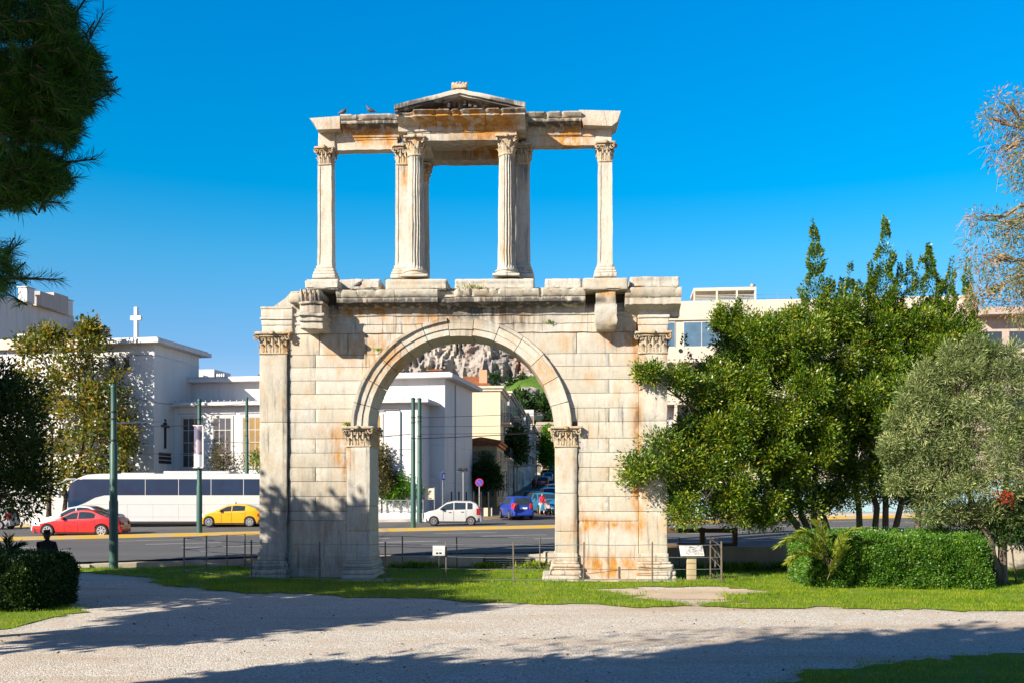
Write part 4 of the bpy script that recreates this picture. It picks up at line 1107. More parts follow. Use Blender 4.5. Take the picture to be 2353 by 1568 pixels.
# apartment block on the right
RF = Frame(wx(1500, 86), 86, 6)
ap = RF.root('apartment_block', 'cream modern apartment block with deep balconies behind the large evergreen', 'building')
r0, r1 = RF.u(1470, 0), RF.u(2235, 0)
lev = [RF.z(1560, y, 0) for y in (693, 736, 797, 832, 928, 1022, 1112)]
mb = MB(); mb.box(r0, r1, 1.6, 14, 0, lev[0] - .1); mb.build('wall', M['white2'], ap)
mb = MB(); mb.box(r0, r1, -.1, 14.1, lev[1], lev[0]); mb.build('parapet', M['cream'], ap)
for k, (zt2, zb2) in enumerate(((lev[2], lev[3] ), (lev[4] + 1.05, lev[4]), (lev[5] + 1.05, lev[5]), (lev[6] + 1.05, lev[6]))):
    mb = MB(); mb.box(r0, r1, -.05, .08, zb2 + .14, zt2); mb.box(r0, r1, -.05, 1.6, zb2, zb2 + .14); o = mb.build('balcony', M['cream'], ap)
    mb = MB()
    for i in range(60): u = r0 + (r1 - r0) * i / 60; mb.box(u + .08, u + .28, -.065, -.05, zb2 + .22, zb2 + .28)
    mb.build('drain_slots', M['darkmetal'], o)
for k, zf2 in enumerate((lev[2], lev[3] - 3.45 + .1, lev[4] - 3.4, lev[5] - 3.3)):
    v = .08 if k == 0 else 1.6
    n = 9
    for i in range(n):
        w_ = (r1 - r0) / n; a = r0 + w_ * i
        if k == 0:
            a = RF.u(1571, v) - w_ * .0 + (i - 1) * w_ if i else r0
        b = a + (2.95 if k == 0 else 2.4)
        mb = MB(); mb.box(a - .07, b + .07, v - .06, v + .05, zf2 - .02, zf2 + 2.18); mb.box(a - .0, b, v - .09, v - .061, zf2 - .02, zf2 + .06); o = mb.build('window', M['frame'], ap)
        m_ = (a + b) / 2; mb = MB(); mb.box(a, m_ - .04, v - .08, v - .05, zf2 + .07, zf2 + 2.1); mb.box(m_ + .04, b, v - .08, v - .05, zf2 + .07, zf2 + 2.1); mb.build('pane', M['glass_blue'] if k == 0 else M['glass'], o)
mb = MB(); mb.box(r0, r1, .08, 1.6, lev[2], lev[1]); mb.build('upper_wall', M['cream'], ap)
for k in range(10):
    u = r0 + (r1 - r0) * k / 9; mb = MB(); mb.box(u - .12, u + .12, .0, 1.6, 0, lev[2] - .2); mb.build('party_wall', M['cream'], ap)
mb = MB(); mb.lathe([(.17, 0), (.17, .05), (.11, .05), (.11, 0)], (RF.u(1563, -.1), -.12, RF.z(1563, 805, 0)), 16, axis='y'); mb.build('round_vent', M['darkmetal'], ap, 40)
# roof pergola
a, b = RF.u(1593, 3), RF.u(1737, 3); z0, z1 = lev[0], RF.z(1660, 668, 3)
mb = MB(); mb.box(a, b, 3, 7, z1, z1 + .28)
for u in (a, a + (b - a) * .36, a + (b - a) * .68, b - .15): mb.box(u, u + .15, 3.02, 3.17, z0, z1)
mb.box(a, b, 3.3, 3.4, z0, z0 + .35); o = mb.build('pergola', M['cream'], ap)
mb = MB()
for k in range(6): mb.box(a + .15, b - .15, 3.06, 3.1, z0 + .4 + k * .13, z0 + .44 + k * .13)
mb.build('louvre', M['frame'], o)
mb = MB(); mb.lathe([(.12, 0), (.12, 1.9), (.25, 1.95), (.25, 2.15)], (b - .2, 4, z0), 10); mb.build('flue', M['greymetal'], ap, 40)
mb = MB(); u = RF.u(2003, 4); mb.lathe([(.35, 0), (.35, .7), (.55, .75), (.3, .95), (.3, 1.2), (.5, 1.25), (.1, 1.5)], (u, 4, lev[0]), 14); mb.box(u - 1.6, u - .5, 3.8, 5, lev[0], lev[0] + .6); mb.build('chimney', M['white2'], ap, 40)
mb = MB()
for k in range(3): mb.tube([(b, 4, z0 + .5 + .35 * k), (b + 8, 4, z0 + .5 + .35 * k)], .012, 4)
for k in range(5): mb.tube([(b + 2 * k, 4, z0), (b + 2 * k, 4, z0 + 1.3)], .015, 4)
mb.build('roof_railing', M['greymetal'], ap)
PF = Frame(wx(2262, 78), 78, 6)
pb = PF.root('pink_apartment_block', 'pinkish apartment block with a railed roof beside the bare twigs', 'building')
q0, q1 = PF.u(2258, 0), PF.u(2480, 0); lv = [PF.z(2300, y, 0) for y in (706, 722, 735, 800, 880, 960)]
mb = MB(); mb.box(q0, q1, 1.2, 12, 0, lv[1]); mb.build('wall', M['pink'], pb)
mb = MB(); mb.box(q0 - .1, q1, -.1, 12, lv[1], lv[0]); mb.build('parapet', M['pink'], pb)
for z in lv[3:]:
    mb = MB(); mb.box(q0, q1, -.05, .1, z - .9, z); mb.box(q0, q1, .1, 1.2, z - .9, z - .75); mb.build('balcony', M['cream'], pb)
for k, z in enumerate(lv[3:]):
    for i in range(4):
        mb = MB(); a = q0 + .5 + i * 1.9; mb.box(a, a + 1.3, 1.15, 1.22, z - .7, z + 1.5); mb.build('window', M['glass'], pb)
mb = MB()
for k in range(4): mb.tube([(q0, .1, lv[0] + .25 * k + .2), (q1, .1, lv[0] + .25 * k + .2)], .015, 4)
for k in range(9): mb.tube([(q0 + k, .1, lv[0]), (q0 + k, .1, lv[0] + 1.0)], .02, 4)
mb.build('roof_railing', M['darkmetal'], pb)
# hoarding in front of the apartments
M['hoard'] = plain('pale_blue_board', (.27, .40, .44), .6, .15, 2, .1)
hf = empty('hoarding', (10, 75, 0), -R(3), 'pale blue board fence along the far pavement below the apartments', 'hoarding')
for i in range(13):
    mb = MB(); z = road_z(10 + i * 2.4, 70) + .1; mb.box(i * 2.4 + .02, i * 2.4 + 2.36, 0, .06, z, z + 2.3); mb.build('panel', M['hoard'], hf)
    mb = MB(); mb.box(i * 2.4 - .06, i * 2.4 + .015, -.05, .1, z - .2, z + 2.4); mb.build('post', M['greymetal'], hf)

# low walls at the edge of the archway garden
M['oldwall'] = plaster('stained_render', (.42, .37, .29), .6, True, .3)
def garden_wall(label, pts, tops, th=.35):
    mb = MB(); rows = []
    n = 30; xs_ = np.linspace(pts[0][0], pts[-1][0], n)
    for x in xs_:
        y = float(np.interp(x, [p[0] for p in pts], [p[1] for p in pts])); z = float(np.interp(x, [p[0] for p in pts], tops))
        rows.append([(x, y, -.2), (x, y, z * .5), (x, y, z - .02), (x, y + .02, z), (x, y + th, z), (x, y + th, -.1)])
    mb.grid(rows); m = len(mb.v); mb.f += [tuple(range(6))[::-1], tuple(range(m - 6, m))]
    return tag(mb.build('garden_wall', M['oldwall'], None, 30, (.012, 1.5)), label, 'wall')
garden_wall('low stained garden wall between the archway and the road behind its opening', [(-14.6, 34.6), (-9, 36.4), (-1.0, 36.45)], [.33, .40, .52])
garden_wall('dark stretch of low wall in the shadow of the archway', [(-.98, 36.5), (3.0, 36.5)], [.50, .60])
garden_wall('higher stained wall stretch between the info panel and the clipped hedge', [(3.05, 36.4), (9.0, 36.4), (13, 36.4), (24, 36.4)], [.72, .84, .85, .85])
mb = MB(); mb.gbox(1.15, 1.75, 36.0, 36.6, -.1, .66, .2, .06); tag(mb.build('wall_stub', M['oldwall'], None, 40, (.04, 2.5)), 'pale broken stub of masonry beside the right pier', 'masonry')
# kerb that climbs to the lawn at left
strip('kerb', poly_line([(-40, 31.8), (-20, 33.4), (-14.6, 34.5)], 14), .5, .0, M['kerb'], lambda x, y: .30)
# service grille in the shaded wall
gr = empty('vent_grille', (-.15, 36.46, .0), 0, 'dark metal vent grille set in the shaded low wall', 'grille')
mb = MB(); mb.box(-.9, .9, -.05, .03, .05, .46); mb.build('grille_frame', M['darkmetal'], gr, bevel=.01)
mb = MB()
for k in range(5): mb.box(-.82, .82, -.075, -.052, .1 + k * .07, .13 + k * .07)
mb.build('slat', M['greymetal'], gr)

# church forecourt: ledge with railing
led = empty('forecourt_ledge', (0, 0, 0), 0, 'white marble ledge with a crossed iron railing below the church', 'ledge')
D = 70.6; a, b = wx(820, D), wx(972, D); z0 = wz(1196, D) - .2; z1 = wz(1177, D)
mb = MB(); mb.gbox(a, b, D - .2, D + 1.2, z0, z1, .5, .03); mb.build('ledge', M['white2'], led, 40)
mb = MB(); zt2 = wz(1148, D); n = 9; w_ = (b - a) / n
for k in range(n + 1): mb.tube([(a + w_ * k, D, z1), (a + w_ * k, D, zt2)], .03, 5)
mb.tube([(a, D, zt2), (b, D, zt2)], .03, 5); mb.tube([(a, D, z1 + .12), (b, D, z1 + .12)], .025, 5)
for k in range(n): mb.tube([(a + w_ * k, D, z1 + .12), (a + w_ * (k + 1), D, zt2)], .02, 4); mb.tube([(a + w_ * k, D, zt2), (a + w_ * (k + 1), D, z1 + .12)], .02, 4)
mb.build('railing', M['greymetal'], led)
fw = empty('street_railing', (0, 0, 0), 0, 'thin dark railing between the church corner and the street tree', 'railing')
for k in range(7):
    mb = MB(); x = wx(1020 + k * 17, 74.5); mb.box(x - .05, x + .05, 74.5, 74.6, terrain(x, 74.5) - .1, wz(1128, 74.5)); mb.build('post', M['darkmetal'], fw)
mb = MB(); mb.box(wx(1018, 74.5), wx(1130, 74.5), 74.62, 74.8, .8, wz(1165, 74.5)); mb.build('dwarf_wall', M['beige'], fw)
# long shaded wall behind the golden tree
lw = MB(); lw.gbox(-44, -22, 71.8, 72.2, .3, 3.0, .6, .03); tag(lw.build('forecourt_wall', M['white2'], None, 40, (.02, 1)), 'pale forecourt wall under the golden tree left of the coach', 'wall')
lw = MB(); lw.gbox(-21.5, -12, 71.2, 71.5, .3, 2.2, .6, .03); tag(lw.build('forecourt_wall', M['white2'], None, 40, (.02, 1)), 'low white forecourt wall hidden behind the coach', 'wall')

# ---------------------------------------------------------------- the rock hill
def cliff_mat():
    t = NT('limestone_cliff'); n = t.noise(.05, 8, .65, t.map((1.6, 1, .16))); n2 = t.noise(.3, 8, .7, t.map((1, 1, .5))); n3 = t.noise(.09, 6, .6, t.map((1, 1, .5), loc=(5, 9, 2)))
    c = t.ramp(n, [(.3, (.17, .17, .18)), (.5, (.32, .29, .26)), (.7, (.47, .42, .37))])
    c = t.mix(t.ramp(n2, [(.38, .6), (.52, 0)]), c, (.17, .17, .185))
    c = t.mix(t.ramp(n3, [(.5, 0), (.65, .7)]), c, (.34, .20, .13))
    return t.bsdf(c, .95, t.bump(n2, 1, 1.5), 0, .1)
M['cliff'] = cliff_mat()
mb = MB(); rows = []
def ctop(x): return float(np.interp(x, [-125, -104, -92, -84, -70, -45, 10, 30, 60], [40, 43, 47.5, 53, 60, 65, 65, 62, 55]))
for i, x in enumerate(np.linspace(-125, 62, 260)):
    r = []
    for j in range(84):
        t = j / 83; zt2 = ctop(x); z = 20 + (zt2 - 20) * t
        y = 352 + 10 * t
        p = Vector((x * .05, 0, z * .022)); q = Vector((x * .16, 3, z * .07))
        rid = abs(noise.noise(p)) * 15 + abs(noise.noise(Vector((x * .16, 3, z * .07)))) * 9 + abs(noise.noise(Vector((x * .42, 1, z * .15)))) * 5.5 + abs(noise.noise(Vector((x * 1.1, 4, z * .6)))) * 2.6
        y += 14 - rid
        if 1 > t > .55: y += 3 * (t - .55)
        r.append((x + noise.noise(q * 1.7) * 1.5, y, z + noise.noise(Vector((x * .2, 7, t * 3))) * 1.5))
    r.append((x, 420, ctop(x) - 6)); rows.append(r)
mb.grid(rows[::-1], .5); tag(mb.build('cliff', M['cliff'], None, 24), kind='structure')
def hill_mat():
    t = NT('grassy_slope'); n = t.noise(.08, 6, .6); n2 = t.noise(.7, 7, .7)
    c = t.ramp(n, [(.35, (.05, .12, .015)), (.5, (.09, .19, .02)), (.62, (.12, .16, .04)), (.72, (.30, .24, .17))])
    return t.bsdf(t.mix(.45, c, t.ramp(n2, [(.3, (.03, .06, .01)), (.7, (.13, .2, .04))])), .95, t.bump(n2, 1, .6), 0, .1)
M['hill'] = hill_mat()
mb = MB(); rows = []
for x in np.linspace(-130, 70, 80):
    r = []
    for y in np.linspace(196, 362, 60):
        t = (y - 196) / 166; z = 6 + 37 * t ** 1.15 + noise.noise(Vector((x * .04, y * .04, 0))) * 3.2 + noise.noise(Vector((x * .15, y * .15, 4))) * 1.1
        z += 5.5 * math.exp(-((x - 6) / 12) ** 2 - ((y - 330) / 18) ** 2)
        r.append((x, y, z))
    rows.append(r)
mb.grid(rows[::-1], .5); tag(mb.build('hill', M['hill'], None, 70), kind='structure')
for k, (px, py, D, r) in enumerate(((1208, 903, 300, 2.6), (1225, 898, 305, 2.2), (1190, 906, 298, 1.6), (1228, 868, 338, 2.6), (1248, 950, 262, 2.3), (1236, 958, 258, 1.6))):
    mb = MB(); mb.lathe([(r * math.sin(q), r * .7 * -math.cos(q)) for q in np.linspace(.25, math.pi - .05, 9)], (wx(px, D), D, wz(py, D)), 14)
    tag(mb.build('boulder', M['cliff'], None, 70, (r * .35, .6 / r)), 'pale pinkish boulder on the green slope under the cliff', 'boulder', 'boulders on the slope under the cliff')
# ---------------------------------------------------------------- vehicles
def paint(name, c, rough=.28, metal=.0, flake=0):
    t = NT(name); n = t.noise(2.2, 4, .6); d = t.noise(14, 5)
    cc = t.mix(t.ramp(n, [(.35, 0), (.75, .22)]), c, tuple(x * .7 + .04 for x in c))
    rr = t.math('ADD', t.math('MULTIPLY', d, .22), rough - .08)
    return t.bsdf(cc, rr, None, metal, .5, .35)
M['red'] = paint('red_paint', (.50, .012, .016)); M['taxi'] = paint('yellow_paint', (.62, .33, .004)); M['wcar'] = paint('white_car_paint', (.46, .46, .45)); M['blue'] = paint('blue_paint', (.012, .04, .30)); M['silver'] = paint('silver_paint', (.42, .43, .44), .3, .3)
M['dred'] = paint('dark_red_paint', (.22, .015, .018)); M['black'] = paint('black_paint', (.012, .012, .014)); M['teal'] = paint('teal_paint', (.02, .16, .30)); M['dkblue'] = paint('navy_paint', (.015, .02, .06))
M['carglass'] = glassy('car_window_glass', (.025, .035, .04), .04); M['tyre'] = plain('tyre_rubber', (.018, .018, .018), .85, .2, 10, .2); M['rim'] = plain('alloy_rim', (.55, .55, .56), .3, .15, 8, 0, .8)
M['trim'] = plain('black_trim', (.02, .02, .02), .5, .2, 8, 0); M['lamp'] = plain('lamp_lens', (.75, .75, .72), .12, .1, 8, 0, .1, .8); M['tail'] = plain('red_lens', (.45, .012, .012), .15, .1, 8, 0, 0, .8); M['plate'] = plain('number_plate', (.75, .75, .72), .5, .1, 8, 0); M['amberlens'] = plain('amber_lens', (.7, .22, .01), .2, .1, 8, 0)

def wheel(par, x, y, r, sgn, w_=.2, spokes=7):
    mb = MB(); c = (x, y, r)
    mb.lathe([(r * .66, -w_ * .5), (r * .93, -w_ * .5), (r, -w_ * .32), (r, w_ * .32), (r * .93, w_ * .5), (r * .66, w_ * .5)], c, 26, axis='y')
    o = mb.build('wheel', M['tyre'], par, 40)
    mb = MB(); f = y + sgn * w_ * .51
    def ring(r0, r1, d):
        P = []
        for rr, dd in ((r0, d), (r1, d)): P.append([(x + rr * math.cos(q), f + sgn * dd, r + rr * math.sin(q)) for q in np.linspace(0, 2 * math.pi, 27)[:-1]])
        mb.grid(P if sgn > 0 else P[::-1], .5, True)
    ring(r * .58, r * .69, .008); ring(.0, r * .14, .012)
    for k in range(spokes):
        q = 2 * math.pi * k / spokes; a = Vector((math.cos(q), 0, math.sin(q))); b = Vector((-math.sin(q), 0, math.cos(q)))
        c0 = Vector((x, f + sgn * .006, r)); P = [c0 + a * r * .1 - b * r * .07, c0 + a * r * .6 - b * r * .10, c0 + a * r * .6 + b * r * .10, c0 + a * r * .1 + b * r * .07]
        mb.add(P if sgn < 0 else P[::-1], [(0, 1, 2, 3)])
    mb.build('rim', M['rim'], o)
    mb = MB(); mb.lathe([(r * .66, -.004), (r * .66, .004)], (x, f - sgn * .03, r), 24, axis='y'); mb.build('brake_disc', M['trim'], o)
    return o

def car(name, label, loc, yaw, paint_, L, W, H, top, belt, wheels, rw, glass, screen, back, cat='car', group=None, taxi=False, z0=.17, hatch=False, mirror=None, rack=False):
    """body lofted from a roof line and a belt line; front towards -x. top, belt: [(x,z)], glass: [(x0,x1)] side panes"""
    rt = empty(name, loc, yaw, label, cat, group)
    xs_ = np.unique(np.concatenate([np.linspace(-L/2, L/2, 71), [w + s * rw * 1.14 for w in wheels for s in (-1, 1)]]))
    tx = np.linspace(-L/2, L/2, 400); tz = np.interp(tx, [p[0] for p in top], [p[1] for p in top]); k = np.ones(13) / 13
    tz = np.concatenate([tz[:6], np.convolve(tz, k, 'valid'), tz[-6:]])
    topf = lambda x: float(np.interp(x, tx, tz)); beltf = lambda x: min(float(np.interp(x, [p[0] for p in belt], [p[1] for p in belt])), topf(x) - .015)
    def zbot(x):
        z = z0 + .07 * max(0, (abs(x) / (L/2)) - .8) / .2
        for w_ in wheels:
            d = abs(x - w_); ra = rw * 1.14
            if d < ra: z = max(z, rw + math.sqrt(ra * ra - d * d) * .98)
        return z
    def wb(x): q = abs(x) / (L / 2); return W / 2 * (1 - .20 * q ** 7 - .03 * q * q)
    def side(x, z):
        b = beltf(x)
        if z <= b: q = (b - z) / max(.2, b - z0); return wb(x) * (1 - .015 - .075 * (q - .25) ** 2 * (1.6 if q > .25 else 0))
        q = (z - b) / max(.05, H - b); return wb(x) * (.985 - .235 * q)
    def crown(x, y): 
        yt = side(x, topf(x)); return topf(x) - .045 * (y / max(.1, yt)) ** 2 + .0
    rows = []
    for x in xs_:
        zb_ = min(zbot(x), topf(x) - .05); b = max(beltf(x), zb_ + .01); t = topf(x) - .045; r = []
        for i in range(8): z = zb_ + (b - zb_) * i / 7; r.append((side(x, z), z))
        t = max(t, b + .005)
        for i in range(1, 6): z = b + (t - b) * i / 5; r.append((side(x, z), z))
        yt = side(x, t)
        for i in range(1, 6): y = yt * (1 - i / 5); r.append((y, t + .045 * (1 - (y / max(.1, yt)) ** 2)))
        full = [(x, -y, z) for y, z in r] + [(x, y, z) for y, z in r[-2::-1]]
        rows.append(full)
    mb = MB(); mb.grid(rows, .5); n = len(rows[0]); nv = len(rows) * n
    mb.f += [tuple(range(n))[::-1], tuple(range(nv - n, nv))]
    body = mb.build('body', paint_, rt, 38)
    mb = MB(); mb.box(-L/2 + .15, L/2 - .15, -W/2 * .86, W/2 * .86, z0 + .02, z0 + .30); mb.build('underbody', M['trim'], rt)
    for x in wheels:
        for s in (-1, 1): wheel(rt, x, s * (W / 2 - .115), rw, s)
    for x0, x1 in glass:                       # side panes follow the body side
        for s in (-1, 1):
            P = []
            for x in np.linspace(x0, x1, 12):
                zb_, zt2 = beltf(x) + .03, topf(x) - .115
                P.append([(x, s * (side(x, z) + .007), z) for z in np.linspace(zb_, max(zb_ + .004, zt2), 5)])
            mb = MB(); mb.grid(P if s > 0 else P[::-1], .5); mb.build('window', M['carglass'], rt, 60)
    def over(nm, x0, x1, wk, mat):
        P = []
        for x in np.linspace(x0, x1, 9):
            e = .02; dz = (topf(x + e) - topf(x - e)) / (2 * e); l = math.hypot(dz, 1); yt = side(x, topf(x) - .045) * wk
            P.append([(x - dz / l * .009, y, crown(x, y) + .009 / l) for y in np.linspace(-yt, yt, 11)])
        mb = MB(); mb.grid(P[::-1], .5); return mb.build(nm, mat, rt, 60)
    over('windscreen', *screen, .90, M['carglass']); over('rear_window', *back, .86, M['carglass'])
    # lamps, plates, mirrors, handles, door seams, bumpers
    zl = z0 + .42 * (H - z0) * .98
    for s in (-1, 1):
        P = [[(x, s * (side(x, z) + .008), z) for z in np.linspace(zl - .10, zl + .05, 4)] for x in np.linspace(-L/2 + .02, -L/2 + .48, 6)]
        mb = MB(); mb.grid(P if s > 0 else P[::-1]); mb.build('headlight', M['lamp'], rt, 60)
        zt_, hh = (zl + .12, .20) if hatch else (zl + .04, .09)
        P = [[(x, s * (side(x, z) + .008), z) for z in np.linspace(zt_ - hh, zt_ + hh, 5)] for x in np.linspace(L/2 - .30, L/2 - .005, 5)]
        mb = MB(); mb.grid(P if s > 0 else P[::-1])
        y1 = side(L/2, zt_); mb.gbox(L/2 - .06, L/2 + .025, min(s * y1 * .74, s * y1 * .99), max(s * y1 * .74, s * y1 * .99), zt_ - hh, zt_ + hh, .2, .03); mb.build('tail_light', M['tail'], rt, 50)
        xm = glass[0][0] + .12; zm_ = beltf(xm) + .05; ym = side(xm, zm_)
        mb = MB(); mb.gbox(xm - .07, xm + .07, min(s * (ym + .02), s * (ym + .19)), max(s * (ym + .02), s * (ym + .19)), zm_ - .02, zm_ + .12, .2, .04); mb.build('mirror', mirror or paint_, rt, 50)
        mb = MB()
        for x0, x1 in glass[:2]:
            xh = x1 - .20; zh = beltf(xh) - .12; yh = side(xh, zh); mb.box(xh - .08, xh + .08, min(s * yh, s * (yh + .03)), max(s * yh, s * (yh + .03)), zh - .015, zh + .015)
        mb.build('door_handle', mirror or paint_, rt)
        mb = MB()
        for xx in [glass[0][0] + .18] + [g_[1] + .02 for g_ in glass[:2]]:
            P = [[(xx + d, s * (side(xx, z) + .004), z) for d in (-.009, .009)] for z in np.linspace(z0 + .12, beltf(xx) - .01, 7)]
            mb.grid(P if s < 0 else P[::-1])
        P = [[(x, s * (side(x, z) + .006), z) for z in np.linspace(z0 + .01, z0 + .09, 2)] for x in np.linspace(wheels[0] + rw * 1.16, wheels[1] - rw * 1.16, 8)]
        mb.grid(P if s > 0 else P[::-1]); mb.build('door_seam', M['trim'], rt)
    mb = MB(); mb.box(-L/2 - .02, -L/2 + .02, -.42, .42, z0 + .12, z0 + .30); mb.build('grille', M['trim'], rt)
    mb = MB(); mb.box(L/2 - .0, L/2 + .028, -.26, .26, zl - .06, zl + .06); mb.build('number_plate', M['plate'], rt)
    mb = MB(); mb.box(-L/2 - .03, -L/2 - .0201, -.26, .26, z0 + .18, z0 + .29); mb.build('number_plate', M['plate'], rt)
    mb = MB(); mb.gbox(L/2 - .1, L/2 + .05, -wb(L/2) * .96, wb(L/2) * .96, z0 + .08, z0 + .34, .3, .05); mb.build('rear_bumper', paint_, rt, 50)
    if taxi:
        mb = MB(); x = (glass[0][1]); mb.gbox(x - .09, x + .09, -.2, .2, topf(x) - .01, topf(x) + .14, .1, .04); mb.build('roof_sign', M['lamp'], rt, 50)
    return rt
SED = dict(top=[(-2.3, .46), (-2.25, .66), (-2.05, .76), (-.95, .97), (-.15, 1.37), (.35, 1.43), (.8, 1.40), (1.65, 1.05), (2.12, 1.02), (2.24, .92), (2.3, .5)], belt=[(-2.3, .6), (-1, .86), (1.6, .97), (2.3, .9)])
def road_at(x, y): return road_z(x, y) + .004
y_ = 52.6; x_ = wx(188, y_)
car('sports_saloon', 'red saloon car with silver wheels passing the green pole', (x_, y_, road_at(x_, y_) + .02), 0, M['red'], 4.6, 1.8, 1.43, wheels=(-1.42, 1.38), rw=.335, glass=[(-.72, .12), (.18, 1.02)], screen=(-.88, -.2), back=(.92, 1.6), mirror=M['red'], **SED)
y_ = 57.5; x_ = wx(200, y_)
car('white_saloon', 'white saloon car half hidden behind the red saloon', (x_, y_, road_at(x_, y_) + .42), 0, M['wcar'], 4.7, 1.8, 1.50, wheels=(-1.42, 1.38), rw=.335, glass=[(-.72, .12), (.18, 1.02)], screen=(-.88, -.2), back=(.92, 1.6), top=[(x * 1.02, z * 1.05) for x, z in SED['top']], belt=SED['belt']) if False else None
y_ = 55.2; x_ = wx(182, y_)
car('white_saloon', 'white saloon car half hidden behind the red saloon', (x_, y_, road_at(x_, y_)), 0, M['wcar'], 4.7, 1.8, 1.62, wheels=(-1.42, 1.38), rw=.335, glass=[(-.72, .12), (.18, 1.02)], screen=(-.88, -.2), back=(.92, 1.6), top=[(x * 1.02, z * 1.14) for x, z in SED['top']], belt=[(-2.3, .66), (-1, .96), (1.6, 1.06), (2.3, 1.0)])
y_ = 63.5; x_ = wx(535, y_)
HAT = dict(top=[(-2.05, .5), (-2.0, .70), (-1.8, .84), (-.95, 1.0), (-.15, 1.40), (.4, 1.47), (1.0, 1.43), (1.6, 1.22), (1.88, .98), (2.0, .85), (2.05, .45)], belt=[(-2.05, .66), (-1, .92), (1.6, 1.02), (2.05, .9)])
car('yellow_taxi', 'yellow taxi hatchback in front of the white coach', (x_, y_, road_at(x_, y_) + .0), 0, M['taxi'], 4.1, 1.72, 1.47, wheels=(-1.28, 1.27), rw=.33, glass=[(-.68, .12), (.18, .98)], screen=(-.88, -.2), back=(1.15, 1.72), taxi=True, **HAT)
y_ = 61.6; x_ = wx(1041, y_)
MINI = dict(top=[(-1.76, .5), (-1.72, .72), (-1.55, .86), (-1.0, .98), (-.38, 1.42), (.1, 1.52), (1.1, 1.50), (1.45, 1.36), (1.68, .98), (1.74, .8), (1.76, .45)], belt=[(-1.76, .68), (-1, .90), (1.5, .98), (1.76, .9)])
car('white_hatchback', 'small white five-door hatchback framed by the arch opening', (x_, y_, road_at(x_, y_)), 0, M['wcar'], 3.52, 1.6, 1.52, wheels=(-1.14, 1.12), rw=.28, glass=[(-.74, .05), (.11, .80), (.90, 1.22)], screen=(-.92, -.44), back=(1.42, 1.66), hatch=True, mirror=M['trim'], **MINI)
y_ = 69.6; x_ = wx(1186, y_)
MPV = dict(top=[(-2.0, .5), (-1.96, .75), (-1.7, .92), (-1.1, 1.05), (-.3, 1.50), (.2, 1.60), (1.45, 1.57), (1.75, 1.42), (1.93, 1.0), (1.98, .8), (2.0, .5)], belt=[(-2, .7), (-1, .95), (1.7, 1.05), (2, .95)])
car('blue_hatchback', 'royal blue five-door hatchback seen from behind waiting at the side street', (x_, y_ + .6, terrain(x_, y_) + .06), R(-76), M['blue'], 4.0, 1.72, 1.6, wheels=(-1.26, 1.24), rw=.31, glass=[(-.74, .1), (.16, .92), (1.0, 1.42)], screen=(-.98, -.36), back=(1.66, 1.93), hatch=True, **MPV)
def parked(name, label, px, D, mat, yaw, lift=.0, base=MPV, hatch=True):
    x = wx(px, D)
    return car(name, label, (x, D, terrain(x, D) + .03 + lift), yaw, mat, 4.0, 1.7, 1.6 if base is MPV else 1.47, wheels=(-1.26, 1.24), rw=.31, glass=[(-.74, .1), (.16, .92)], screen=(-.98, -.36) if base is MPV else (-.88, -.2), back=(1.66, 1.93) if base is MPV else (1.15, 1.72), hatch=hatch, group='cars along the side street', **base)
parked('teal_car', 'teal blue car facing the road beside the woman in red', 1252, 76.5, M['teal'], R(100))
parked('black_car', 'black car in the dark gap between the blue hatchback and the teal car', 1222, 80, M['black'], R(-90))
parked('silver_car', 'silver car parked just behind the teal car', 1264, 88, M['silver'], R(96))
parked('white_parked_car', 'whitish car parked third in the line going uphill', 1272, 98, M['wcar'], R(96))
parked('dark_red_car', 'dark red car driving away up the side street', 1245, 136, M['dred'], R(-88), base=HAT, hatch=False)
parked('grey_car', 'grey car beyond the dark red one near the top of the street', 1257, 158, M['silver'], R(-88))
parked('navy_car', 'navy car at the far top of the side street', 1266, 176, M['dkblue'], R(-88))
parked('pale_van', 'pale compact car parked at the very top beside the navy car', 1252, 184, M['wcar'], R(-88))

